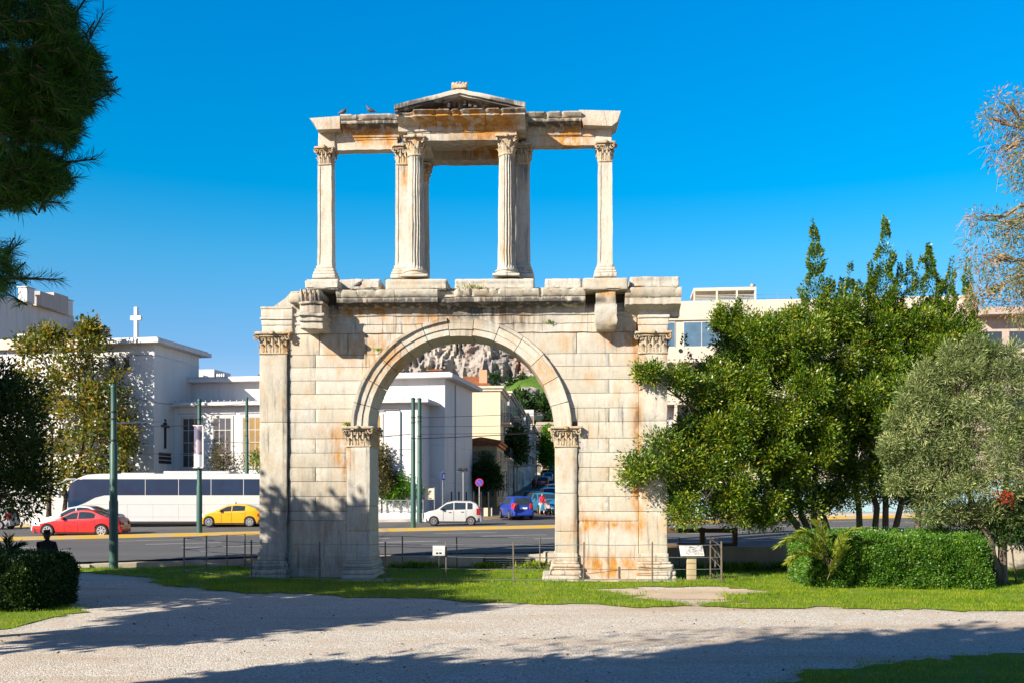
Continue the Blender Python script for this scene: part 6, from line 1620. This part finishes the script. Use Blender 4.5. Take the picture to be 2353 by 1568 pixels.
fronds('young_palm', 'young palm with arching fronds sprouting from the end of the clipped hedge', tuple(at(1905, 1330, d)), [(at(1905, 1300, d), at(1795, 1246, 28.0), .40), (at(1905, 1300, d), at(1835, 1222, 28.3), .34), (at(1905, 1300, d), at(1955, 1215, 28.5), .2), (at(1900, 1330, d), at(1935, 1262, 28.0), .06), (at(1905, 1300, d), at(1880, 1200, 28.6), .2), (at(1905, 1300, d), at(1815, 1285, 28.1), .3)], LM['frond'], .30)
fronds('palm_seedling', 'small dark palm sprout behind the round hedge', tuple(at(20, 1290, 27.6)), [(at(20, 1290, 27.6), at(-8, 1246, 27.4), .1), (at(20, 1290, 27.6), at(18, 1238, 27.6), .05), (at(20, 1290, 27.6), at(44, 1250, 27.8), .08)], LM['dark'], .26)
def agave(label, px, d, n, L):
    rt = empty('agave_plant', (wx(px, d), d, .05), 0, label, 'plant'); mb = MB()
    for _ in range(n):
        a = rnd.uniform(0, 6.28); e = rnd.uniform(.25, 1.25); dr = Vector((math.cos(a) * math.cos(e), math.sin(a) * math.cos(e), math.sin(e))); s = Vector((-math.sin(a), math.cos(a), 0)); l = L * rnd.uniform(.7, 1.1); rows = []
        for t, w_ in ((0, .04), (.3, .055), (.7, .035), (1, .004)):
            c = dr * l * t + Vector((0, 0, 1.0 - .25 * t * t)); rows.append([c - s * w_, c + Vector((0, 0, -.012)), c + s * w_])
        mb.grid(rows)
    mb.tube([(0, 0, 0), (0, 0, 1.05)], [.09, .07], 7); mb.build('leaf_rosette', LM['dark'], rt, 60)
agave('dark spiky agave-like plant in the shade before the evergreen trunks', 1880, 33.6, 46, .75); agave('second spiky dark plant deeper among the evergreen trunks', 1950, 34.6, 30, .6)
bl = [B(2300,1140,22,9,29.0), B(2318,1150,10,8,29.0)]
tree('red_shrub', 'small spray of red leaves showing through the olive tree', (wx(2335, 30.8), 30.8, 0), trunk(2335, 30.8, 0, [(wx(2310, 29.4), 29.4, 2.5)]), bl, LM['red'], .07, .5, 10, .1, 22, cat='shrub', rbase=.03)
bl = [B(2210,1190,80,30,32), B(2290,1200,50,40,32), B(2130,1205,30,16,32.5), B(2340,1200,40,60,32.4), B(2300,1205,34,44,30.1), B(2330,1180,36,50,30.0), B(2360,1190,30,60,29.9)]
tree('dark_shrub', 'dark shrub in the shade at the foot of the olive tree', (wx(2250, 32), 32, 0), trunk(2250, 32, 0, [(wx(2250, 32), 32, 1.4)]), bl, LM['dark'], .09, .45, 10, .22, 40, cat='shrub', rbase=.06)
# tufts on the masonry and weeds along the wall
def tuft(label, c, r, n, h, mat, par=None, name='weed_tuft'):
    P = np.array(c) + nrg.normal(size=(n, 3)) * np.array(r); A = nrg.normal(size=(n, 3)) * .5; A[:, 2] += 1
    return tag(leaves(name, P, A, h, .18, mat, par), label, 'weeds', None, 'stuff')
for i, (px, py, v, k) in enumerate(((1085, 661, -.62, 'on the ledge under the right aedicule column'), (735, 757, -.6, 'under the left console'), (797, 975, -.1, 'beside the left springing of the arch'), (868, 805, -.15, 'on the outer rim of the arch ring'), (1260, 742, -.06, 'on the wall right of the arch crown'))):
    u, z = U(px, v), ZA(px, py, v); p = Vector((AF.xo + u * AF.c + v * AF.s, AF.yo - u * AF.s + v * AF.c, z))
    tuft('small green weed ' + k, tuple(p), (.22 if i == 0 else .07, .04, .02), 90, .10, M['blade'])
for px, py, d, n, wd in ((960, 1293, 36.0, 500, .5), (1120, 1296, 35.9, 260, .3), (1235, 1290, 36.0, 420, .35), (1700, 1303, 35.9, 500, .9), (1810, 1295, 36.1, 300, .3)):
    tuft({960: 'weeds along the pale wall behind the white notice', 1120: 'weeds before the vent grille', 1235: 'taller weeds by the pale wall stub', 1700: 'weeds at the foot of the higher wall', 1810: 'weeds where the wall meets the clipped hedge'}[px], (wx(px, d), d, .06), (wd, .1, .03), n, .24, M['blade'])
# trees standing beyond the frame whose shadows reach into it
def shade_tree(label, x, y, h, r, n, seed, dens=1.0):
    z = h - r * .9; bl = []
    rr = random.Random(seed)
    for _ in range(n):
        a = rr.uniform(0, 6.28); q = r * math.sqrt(rr.random()) * .8; s = r * rr.uniform(.35, .55)
        bl.append(((x + q * math.cos(a), y + q * math.sin(a), z + rr.uniform(-.9, .55) * r), (s, s, s * .8)))
    tree('shade_tree', label, (x, y, 0), [[tuple(p) for p in branch_pts((x, y, 0), (x, y, z), 6, 0, .05)]], bl, LM['dark'], .32, .65, 3.2, .5, 40, rbase=.25, barkm=M['bark_dark'], lite=dens)
SHADE = [(-15.6, 14.3, 10.2, 2.7, 13, 3, 'dark tree beyond the frame behind the round hedge'),
         (-17.8, 21.2, 10.6, 2.9, 14, 4, 'spreading dark tree beyond the frame west of the archway lawn'),
         (-20.0, 25.8, 8.4, 2.5, 11, 9, 'smaller dark tree beyond the frame near the road corner'),
         (-11.3, 6.4, 8.2, 1.9, 11, 11, 'small dark tree beyond the frame beside the pine'), (-9.2, 1.2, 12.6, 3.6, 16, 5, 'tall dark tree on the viewer side of the gravel'), (-5.2, -4.2, 13.0, 4.0, 16, 6, 'tall dark tree right behind the viewer')]
for x, y, h, r, n, sd_, lb in SHADE: shade_tree(lb, x, y, h, r, n, sd_, .42 if 20 < y < 30 else 1.0)
# ---------------------------------------------------------------- poles, wires, signs, fence, people
def pole_mat():
    t = NT('green_pole_paint'); n = t.noise(3, 7, .65, t.map((1, 1, .3))); n2 = t.noise(22, 5)
    c = t.mix(t.ramp(n, [(.4, 0), (.7, .6)]), (.022, .075, .062), (.055, .11, .075))
    c = t.mix(t.ramp(n2, [(.6, 0), (.75, .6)]), c, (.13, .11, .08))
    return t.bsdf(c, .5, t.bump(n2, .2, .01), .1, .4)
M['pole'] = pole_mat(); M['wire'] = plain('black_cable', (.015, .015, .018), .6, .1, 5, 0)
def pole(label, px, d, ytop, r0, r1, z0=None):
    x = wx(px, d); z0 = road_at(x, d) if z0 is None else z0; h = wz(ytop, d) - z0
    rt = empty('tram_pole', (x, d, z0), 0, label, 'pole', 'green overhead-wire poles')
    mb = MB(); mb.lathe([(r0, -.1), (r0, h * .36), (r0 * .86, h * .37), (r0 * .86, h * .68), (r1, h * .69), (r1, h)], (0, 0, 0), 14); mb.build('shaft', M['pole'], rt, 40)
    mb = MB(); mb.lathe([(r1 * 1.15, h), (r1 * 1.15, h + .05), (r1 * .5, h + .13)], (0, 0, 0), 14); mb.build('cap', M['pole'], rt, 40)
    mb = MB()
    for k in (.86, .82, .70): mb.lathe([(r1 * 1.2, h * k), (r1 * 1.2, h * k + .06)], (0, 0, 0), 14)
    mb.build('clamp_band_trim', M['darkmetal'], rt, 40)
    return rt, Vector((x, d, z0)), h
p1, P1, h1 = pole('nearest thick green pole standing on the lawn kerb at left', 261, 34.4, 890, .15, .095, .28)
p2, P2, h2 = pole('green pole carrying a banner on the traffic island', 458, 52.6, 920, .15, .105)
p3, P3, h3 = pole('green pole rising behind the roof of the coach', 567, 68.6, 915, .15, .10)
p4_, P4, h4 = pole('green pole on the traffic island framed by the arch', 949, 55.6, 917, .145, .11)
p5_, P5, h5 = pole('second green pole just behind the one framed by the arch', 963.5, 66.5, 917, .17, .13)
# banner
def banner_mat():
    t = NT('banner_print'); n = t.noise(1.3, 3, .5, t.map((1.4, 1, .8), loc=(2.3, 0, .4)))
    sep = t.n.new('ShaderNodeSeparateXYZ'); t.l.new(t.co, sep.inputs[0])
    low = t.math('LESS_THAN', t.math('ADD', sep.outputs[2], t.math('MULTIPLY', n, .5)), -.15)
    c = t.mix(t.ramp(n, [(.52, 0), (.56, 1)]), (.10, .09, .14), (.35, .30, .33)); c = t.mix(low, c, (.75, .73, .70))
    return t.bsdf(c, .6, None, 0, .3)
M['banner'] = banner_mat()
bn = empty('pole_banner', (P2.x, P2.y - .2, wz(1025, P2.y)), 0, 'tall dark and white poster banner wrapped round the island pole', 'banner')
mb = MB(); hh = 47 / F * P2.y
rows = [[(-.22 + .44 * i / 6, -.12 * math.sin(math.pi * i / 6), z) for i in range(7)] for z in np.linspace(-hh, hh, 9)]
mb.grid(rows); rows2 = [[(p[0], p[1] + .02, p[2]) for p in r] for r in rows]; mb.grid([r[::-1] for r in rows2]); mb.build('print', M['banner'], bn, 60)
mb = MB(); mb.box(-.26, .26, -.06, .16, hh, hh + .05); mb.box(-.26, .26, -.06, .16, -hh - .05, -hh); mb.box(.22, .29, -.04, .02, -hh, hh); mb.build('holder', M['white'], bn)
# overhead wires
def wire(label, a, b, sag=.3, r=.014):
    a, b = Vector(a), Vector(b); mb = MB(); pts = [a.lerp(b, t) + Vector((0, 0, -sag * 4 * t * (1 - t))) for t in np.linspace(0, 1, 16)]
    mb.tube(pts, r, 4); return tag(mb.build('overhead_wire', M['wire'], None, 60), label, 'wire', 'overhead trolley wires')
top = lambda P, h, k=1.0: P + Vector((0, 0, h * k))
wire('overhead wire from the nearest green pole to the banner pole', top(P1, h1, .97), top(P2, h2, .97), .15)
wire('overhead wire from the banner pole to the pole behind the coach', top(P2, h2, .97), top(P3, h3, .97), .1)
wire('overhead wire crossing the church wall between the two island poles', top(P2, h2, .70), top(P4, h4, .74), .25)
wire('overhead wire joining the paired poles inside the arch', top(P4, h4, .86), top(P5, h5, .80), .05)
wire('thick overhead cable running right from the framed pole below the cornice', top(P4, h4, .70), (24, 60, 8.2), .25, .022)
wire('upper thin overhead wire running right from the framed pole', top(P4, h4, .86), (24, 59, 8.9), .2)
wire('middle thin overhead wire across the yellow house', top(P5, h5, .78), (26, 70, 8.8), .3)
wire('lower thin overhead wire across the yellow house', top(P5, h5, .72), (26, 72, 8.4), .3)
wire('overhead wire from the framed pole left to the drainpipe', top(P4, h4, .74), (wx(861, 66), 66, wz(1000, 66)), .05, .02)
wire('long overhead wire low across the church windows', (-44, 58, 5.3), top(P4, h4, .62), .25)
wire('long overhead wire high across the church windows', (-44, 57, 6.6), top(P2, h2, .82), .2)
br = MB(); br.tube([top(P1, h1, .80), (wx(378, 44), 44, wz(967, 44))], .03, 5); tag(br.build('span_rod', M['white2'], None), 'pale thin rod reaching right from the nearest green pole', 'rod')
# traffic signs and a floodlight
M['sblue'] = plain('sign_blue', (.03, .07, .42), .45, .1, 4, 0); M['sred'] = plain('sign_red', (.55, .02, .02), .45, .1, 4, 0)
d = 66.0; x = wx(1101, d); zb_ = terrain(x, d); s = empty('no_parking_sign', (x, d, zb_), 0, 'round blue and red no-parking sign on a thin pole by the white hatchback', 'sign')
z = wz(1107, d) - zb_
mb = MB(); mb.lathe([(.035, 0), (.035, z + .2)], (0, 0, 0), 8); mb.build('pole', M['greymetal'], s, 40)
mb = MB(); mb.lathe([(.27, -.06), (.27, -.04)], (0, 0, z), 28, axis='y'); o = mb.build('sign_disc', M['sred'], s, 40)
mb = MB(); mb.lathe([(.225, -.075), (.225, -.061)], (0, 0, z), 28, axis='y'); mb.build('blue_field', M['sblue'], o, 40)
mb = MB(); mb.poly([(-.17, z + .14), (-.14, z + .17), (.17, z - .14), (.14, z - .17)], -.083, -.0755, 'y'); mb.build('red_bar', M['sred'], o)
d = 69.5; x = wx(1017, d); zb_ = terrain(x, d); s = empty('blue_sign', (x, d, zb_), R(62), 'narrow blue sign seen almost edge-on behind the white hatchback', 'sign')
z = wz(1098, d) - zb_; mb = MB(); mb.lathe([(.035, 0), (.035, z + .5)], (0, 0, 0), 8); mb.build('pole', M['greymetal'], s, 40)
mb = MB(); mb.gbox(-.25, .25, -.06, -.035, z - .1, z + .42, .2, .02); o = mb.build('sign_plate', M['sblue'], s, 40)
mb = MB(); mb.box(-.12, .12, -.07, -.0605, z, z + .3); mb.build('white_field', M['plate'], o)
d = 72.5; x = wx(1064, d); zb_ = terrain(x, d); s = empty('floodlight', (x, d, zb_), 0, 'small twin floodlight on a thin mast before the church side wall', 'lamp')
z = wz(1078, d) - zb_; mb = MB(); mb.lathe([(.04, 0), (.04, z)], (0, 0, 0), 8); mb.box(-.42, .42, -.03, .03, z - .14, z - .09); mb.build('mast', M['greymetal'], s, 40)
for q in (-.28, .1):
    mb = MB(); mb.gbox(q - .17, q + .22, -.2, .1, z - .06, z + .16, .2, .04); mb.build('lamp_head', M['darkmetal'], s, 40)
d = 72.0; s = empty('notice_board', (wx(986, d), d, .8), 0, 'grey notice board beside the paired green poles', 'board')
mb = MB(); mb.box(-.34, .34, -.03, .03, wz(1146, d) - .8, wz(1120, d) - .8); mb.build('panel', M['beige'], s)
mb = MB(); mb.box(-.4, -.341, -.05, .05, 0, wz(1118, d) - .8); mb.box(.341, .4, -.05, .05, 0, wz(1118, d) - .8); mb.build('posts_frame', M['greymetal'], s)

# wire fence round the archway
M['post'] = plain('weathered_steel', (.16, .13, .10), .6, .35, 12, .2, .5)
fe = empty('wire_fence', (0, 0, 0), 0, 'low fence of thin steel posts and wires encircling the archway', 'fence')
FR = [(423, 32.9, 1323), (474, 34.0, 1314), (521, 35.0, 1306), (563, 35.9, 1299), (925, 35.9, 1300), (1050, 35.9, 1299), (1240, 35.8, 1300), (1560, 35.7, 1302)]
FN = [(423, 32.9, 1323), (578, 31.05, 1336), (735, 30.75, 1338), (885, 30.75, 1338), (1025, 30.7, 1340), (1180, 30.6, 1341), (1340, 30.75, 1338), (1498, 30.8, 1337), (1658, 30.9, 1336)]
def fpost(px, d, h=1.26):
    x = wx(px, d); mb = MB(); g = bumpy(x, d); lean = rnd.uniform(-.02, .02)
    mb.tube([(x, d, g - .1), (x + lean, d, g + h)], .026, 6); mb.build('post', M['post'], fe, 60); return Vector((x, d, g))
A_ = [fpost(p, d, 1.18) for p, d, _ in FR]; B_ = [A_[0]] + [fpost(p, d) for p, d, _ in FN[1:]]
for L_ in (A_, B_):
    for k in (.97, .66, .36, .10):
        mb = MB()
        for a, b in zip(L_[:-1], L_[1:]):
            mb.tube([a.lerp(b, t) + Vector((0, -.02, 1.22 * k - .02 * 4 * t * (1 - t))) for t in np.linspace(0, 1, 5)], .009, 4, cap=False)
        mb.build('wire', M['greymetal'], fe, 60)
# gate end of the fence: braced frame
gf = empty('fence_gate', (wx(1645, 31.2), 31.2, 0), 0, 'tall rusty braced gate frame at the right end of the wire fence', 'gate')
o = Vector(gf.location)
for px, d, h in ((1632, 31.6, 1.42), (1643, 32.6, 1.30), (1657, 30.9, 1.28), (1620, 33.4, 1.3)):
    mb = MB(); x = wx(px, d); mb.tube([Vector((x, d, -.05)) - o, Vector((x, d, h)) - o], .028, 6); mb.build('post', M['post'], gf, 60)
mb = MB()
for za, zb_ in ((1.32, 1.12), (1.12, .75), (.75, .45), (.25, .08)):
    mb.tube([Vector((wx(1632, 31.6), 31.6, za)) - o, Vector((wx(1657, 30.9), 30.9, zb_)) - o], .012, 4); mb.tube([Vector((wx(1643, 32.6), 32.6, za)) - o, Vector((wx(1657, 30.9), 30.9, max(.1, zb_ - .1))) - o], .012, 4)
mb.build('brace', M['post'], gf, 60)
# white notice on the fence
M['ink'] = plain('black_ink', (.02, .02, .02), .6, .1, 5, 0); M['panel_white'] = plain('white_enamel', (.58, .58, .565), .4, .1, 5, 0)
d = 30.62; s = empty('white_notice', (wx(1008, d), d, 0), 0, 'white notice with two small black pictograms wired to the fence', 'sign')
zt_, zb_ = wz(1252, d), wz(1275, d); mb = MB(); mb.gbox(-.19, .19, -.012, .012, zb_, zt_, .2, .008); o = mb.build('plate', M['panel_white'], s, 40)
mb = MB()
for q in (-.09, .01): mb.box(q, q + .075, -.016, -.0125, zb_ + .05, zb_ + .105)
mb.build('pictogram_print', M['ink'], o)
mb = MB(); mb.box(-.12, .12, -.0155, -.0125, zb_ + .17, zb_ + .178); mb.box(-.12, .08, -.0155, -.0125, zb_ + .20, zb_ + .208); mb.build('text_print', M['greymetal'], o)
mb = MB(); mb.tube([(0, .03, 0), (0, .03, zt_)], .012, 5); mb.build('stake', M['post'], s)
# information lectern
def info_mat():
    t = NT('info_panel_print'); n = t.noise(16, 4, .6, t.map((1, 1, 3))); v = t.noise(3.2, 5, .6)
    sep = t.n.new('ShaderNodeSeparateXYZ'); t.l.new(t.co, sep.inputs[0])
    c = t.mix(t.ramp(n, [(.48, 0), (.54, .85)]), (.46, .455, .44), (.05, .055, .07)); k = t.math('GREATER_THAN', sep.outputs[0], -.2)
    return t.bsdf(t.mix(t.math('MULTIPLY', t.ramp(v, [(.42, 0), (.5, 1)]), k), (.47, .465, .45), c), .35, None, 0, .4)
M['info'] = info_mat(); M['tan'] = plain('tan_painted_metal', (.42, .33, .20), .6, .15, 5, .1)
d = 31.6; s = empty('info_lectern', (wx(1588, d), d, 0), R(4), 'tan information lectern with a tilted white panel right of the archway', 'info panel')
mb = MB(); mb.gbox(-.15, .15, -.05, .05, -.05, .80, .2, .01); mb.build('stand', M['tan'], s, 40)
c = Vector((0, -.05, wz(1263, d))); ti = R(52)
def tl(x, t, n): return (c.x + x, c.y + t * math.cos(ti) - n * math.sin(ti), c.z + t * math.sin(ti) + n * math.cos(ti))
mb = MB(); mb.add([tl(x, t, n) for n in (-.05, 0) for x, t in ((-.37, -.2), (.37, -.2), (.37, .2), (-.37, .2))], [(0, 3, 2, 1), (4, 5, 6, 7), (0, 1, 5, 4), (1, 2, 6, 5), (2, 3, 7, 6), (3, 0, 4, 7)]); o = mb.build('tray', M['panel_white'], s)
mb = MB(); mb.add([tl(x, t, .006) for x, t in ((-.34, -.17), (.34, -.17), (.34, .17), (-.34, .17))], [(0, 1, 2, 3)]); mb.build('printed_sheet', M['info'], o)
# brown timber rail on the road edge
M['brown'] = plain('brown_timber', (.13, .075, .03), .7, .3, 4, .2)
d = 37.6; s = empty('timber_barrier', (wx(1610, d), d, 0), 0, 'dark brown timber barrier standing behind the wall right of the archway', 'barrier')
x0 = wx(1500, d) - s.location.x; x1 = wx(1692, d) - s.location.x; zt_, zm2, zb_ = wz(1212, d), wz(1246, d), .6
for px in (1520, 1613, 1688):
    mb = MB(); x = wx(px, d) - s.location.x; mb.gbox(x - .09, x + .09, -.09, .09, zb_ - .2, zt_ + .02, .3, .015); mb.build('post', M['brown'], s, 40)
for z in (zt_, zm2):
    mb = MB(); mb.gbox(x0, x1, -.13, -.092, z - .17, z, .4, .012); mb.build('rail', M['brown'], s, 40)
# pigeons on the stone
def pigeon(label, px, py, v, face):
    u, z = U(px, v), ZA(px, py, v); p = Vector((AF.xo + u * AF.c + v * AF.s, AF.yo - u * AF.s + v * AF.c, z))
    mb = MB(); f = face
    mb.tube([(-.17 * f, 0, .06), (-.08 * f, 0, .09), (0, 0, .12), (.07 * f, 0, .16), (.10 * f, 0, .22), (.115 * f, 0, .255), (.15 * f, 0, .25)], [.012, .05, .07, .058, .03, .034, .006], 10)
    for s_ in (-.03, .03): mb.tube([(0, s_, .07), (.01 * f, s_, 0)], .007, 4)
    o = mb.build('pigeon', M['feather'], None, 60); o.location = p; tag(o, label, 'bird')
M['feather'] = plain('grey_feathers', (.07, .07, .085), .6, .4, 12, .1)
pigeon('dark pigeon perched on the broken left corner of the upper cornice', 788, 266, .3, 1); pigeon('pigeon perched on the upper cornice halfway to the pediment', 851, 262, .3, -1); pigeon('dark pigeon sitting on the ledge under the left attic block', 824, 662, -.5, 1); pigeon('pigeon sitting on the ledge left of the aedicule plinth', 893, 661, -.5, -1)

# people
M['skin'] = plain('skin', (.42, .25, .17), .55, .1, 6, 0); M['hair'] = plain('dark_hair', (.02, .015, .012), .6, .2, 20, .1)
def cloth(name, c): return plain(name, c, .85, .25, 5, .2)
def skin_body(name, verts, edges, radii, mat, par, sub=2):
    me = bpy.data.meshes.new(name); me.from_pydata(verts, edges, []); o = bpy.data.objects.new(name, me); col.objects.link(o); o.parent = par
    me.materials.append(mat); m = o.modifiers.new('skin', 'SKIN'); m.use_smooth_shade = True
    if not me.skin_vertices: me.attributes.new  # layer is made by the modifier
    sv = me.skin_vertices[0].data if me.skin_vertices else None
    if sv is None:
        import bmesh
        bm = bmesh.new(); bm.from_mesh(me); bm.verts.layers.skin.verify(); bm.to_mesh(me); bm.free(); sv = me.skin_vertices[0].data
    for i, r in enumerate(radii): sv[i].radius = (r, r); sv[i].use_root = i == 0
    s_ = o.modifiers.new('sub', 'SUBSURF'); s_.levels = sub; s_.render_levels = sub
    return o
def person(label, loc, yaw, h, coat, legs, step=.16, arms=((.05, .30), (.05, .30)), hat=None, bulk=1.0, bag=None, longhair=False):
    """figure facing -y before yaw; arms: forward reach and drop per side"""
    k = h / 1.72; rt = empty('person', loc, yaw, label, 'person'); V, E, Rr = [], [], []
    def a(p, r, par=None):
        V.append(tuple(q * k for q in p)); Rr.append(r * k)
        if par is not None: E.append((par, len(V) - 1))
        return len(V) - 1
    pel = a((0, 0, .96), .145); ch = a((0, -.01, 1.18), .135 * bulk, pel); sh = a((0, 0, 1.38), .125 * bulk, ch); nk = a((0, -.01, 1.48), .055, sh); jaw = a((0, -.035, 1.555), .07, nk); hd = a((0, -.015, 1.64), .092, jaw); tp = a((0, .0, 1.70), .06, hd)
    hands = []
    for s, (fw, dr) in zip((-1, 1), arms):
        s1 = a((s * .17 * bulk, 0, 1.39), .07 * bulk, sh); el = a((s * .23 * bulk, -.02 - fw * .3, 1.12), .047, s1); wr = a((s * .22, -.06 - fw, 1.12 - dr + .06), .033, el); hands.append((s, V[wr]))
    for s in (-1, 1):
        hp = a((s * .09, 0, .90), .10, pel); kn = a((s * .10, -s * step * .5 - .02, .50), .066, hp); an = a((s * .10, -s * step + .02, .09), .042, kn); a((s * .11, -s * step - .13, .045), .038, an)
    skin_body('body', V, E, Rr, coat, rt)
    # trousers, face, hair, hands as separate coverings
    V2, E2, R2 = [], [], []
    def b(p, r, par=None):
        V2.append(tuple(q * k for q in p)); R2.append(r * k)
        if par is not None: E2.append((par, len(V2) - 1))
        return len(V2) - 1
    p0 = b((0, 0, .94), .15)
    for s in (-1, 1):
        hp = b((s * .09, 0, .88), .108, p0); kn = b((s * .10, -s * step * .5 - .02, .50), .075, hp); b((s * .10, -s * step + .02, .12), .055, kn)
    skin_body('trousers', V2, E2, R2, legs, rt)
    mb = MB(); mb.lathe([(.0, -.115), (.05, -.105), (.072, -.06), (.08, 0), (.078, .05), (.05, .095), (.0, .11)], (0, -.028, 1.62), 16); mb.lathe([(.0, -.02), (.014, 0), (.004, .04)], (0, -.112, 1.605), 6)
    for s in (-1, 1): mb.gbox(s * .082 - .012, s * .082 + .012, -.03, .01, 1.59, 1.65, .1, .008)
    mb.v = [tuple(q * k for q in v) for v in mb.v]; mb.build('face', M['skin'], rt, 60)
    mb = MB()
    for s in (-1, 1): mb.gbox(s * .032 - .010, s * .032 + .010, -.108, -.098, 1.632, 1.645, .1, .004)
    mb.gbox(-.022, .022, -.104, -.094, 1.558, 1.566, .1, .003); mb.v = [tuple(q * k for q in v) for v in mb.v]; mb.build('eyes_and_mouth', M['hair'], rt)
    mb = MB(); mb.lathe([(.099, -.01), (.104, .04), (.085, .09), (.04, .115), (0, .12)], (0, .012, 1.63), 16)
    if longhair: mb.lathe([(.06, -.28), (.085, -.15), (.09, 0)], (0, .045, 1.66), 12)
    else: mb.lathe([(.075, -.09), (.092, -.02), (.09, .03)], (0, .03, 1.63), 14)
    mb.v = [tuple(q * k for q in v) for v in mb.v]; mb.build('hair', M['hair'], rt, 60)
    if hat:
        mb = MB(); mb.lathe([(.15, .02), (.155, .03), (.105, .04), (.10, .13), (.07, .15), (0, .155)], (0, 0, 1.66), 18); mb.v = [tuple(q * k for q in v) for v in mb.v]; mb.build('hat', hat, rt, 50)
    for s, w_ in hands:
        hv, he, hr = [(0, 0, 0), (0, -.012, -.05)], [(0, 1)], [.026, .03]
        for f in range(4):
            o_ = (f - 1.5) * .017; i = len(hv); hv += [(o_, -.014, -.085), (o_ * 1.1, -.03, -.118 - .008 * (1.5 - abs(f - 1.5))), (o_ * 1.1, -.05, -.142)]; he += [(1, i), (i, i + 1), (i + 1, i + 2)]; hr += [.010, .009, .008]
        i = len(hv); hv += [(-s * .035, -.025, -.05), (-s * .042, -.045, -.078)]; he += [(0, i), (i, i + 1)]; hr += [.011, .009]
        o = skin_body('hand', [tuple(q * k for q in v) for v in hv], he, [r * k for r in hr], M['skin'], rt, 1); o.location = w_
    return rt
C_ = lambda n, c: cloth(n, c)
d = 28.4; g_ = 0
person('person in black coat and hat seen from behind over the round hedge', (wx(108, d), d, .02), R(190), 1.62, C_('black_coat', (.010, .010, .013)), C_('black_trousers', (.012, .012, .014)), .05, bulk=1.22, hat=C_('black_felt', (.008, .008, .009)))
d = 74.6; x = wx(1245, d)
person('person in a bright red jacket and pale trousers pushing a stroller', (x, d, terrain(x, d) + .02), R(20), 1.6, C_('red_jacket', (.55, .02, .05)), C_('pale_trousers', (.50, .40, .32)), .22, ((.28, .12), (.28, .12)), longhair=True)
st = empty('stroller', (x + .42, d - .35, terrain(x, d) + .02), R(20), 'pale baby stroller pushed by the person in red', 'stroller')
mb = MB(); mb.tube([(-.2, .45, 1.0), (-.2, -.1, .45), (-.2, -.35, .12)], .018, 5); mb.tube([(.2, .45, 1.0), (.2, -.1, .45), (.2, -.35, .12)], .018, 5); mb.tube([(-.2, .45, 1.0), (.2, .45, 1.0)], .02, 5); mb.tube([(-.2, -.1, .45), (-.2, .3, .12)], .016, 5); mb.tube([(.2, -.1, .45), (.2, .3, .12)], .016, 5); mb.build('frame', M['greymetal'], st, 60)
mb = MB(); mb.grid([[(sx * .19, y, z) for sx in (-1, -.5, 0, .5, 1)] for y, z in ((-.34, .5), (-.1, .45), (.1, .5), (.2, .75), (.12, .98), (-.12, 1.04))]); mb.grid([[(sx * .188, y + .03, z - .03) for sx in (-1, -.5, 0, .5, 1)] for y, z in ((-.34, .5), (-.1, .45), (.1, .5), (.2, .75), (.12, .98), (-.12, 1.04))]); mb.build('seat', C_('pale_pink_cloth', (.62, .48, .46)), st, 60)
for sx in (-.2, .2):
    for yy in (-.35, .3):
        mb = MB(); mb.lathe([(.10, -.02), (.10, .02)], (0, 0, .1), 14); mb.v = [(sx + (p[2] - .1), yy + p[0], .1 + p[1]) for p in mb.v]; mb.build('wheel', M['tyre'], st, 40)
d = 120; x = wx(1226, d)
person('person in dark red walking up the pavement by the grey house', (x, d, terrain(x, d) + .02), R(180), 1.7, C_('maroon_jacket', (.10, .012, .02)), C_('dark_trousers', (.02, .02, .03)), .2)
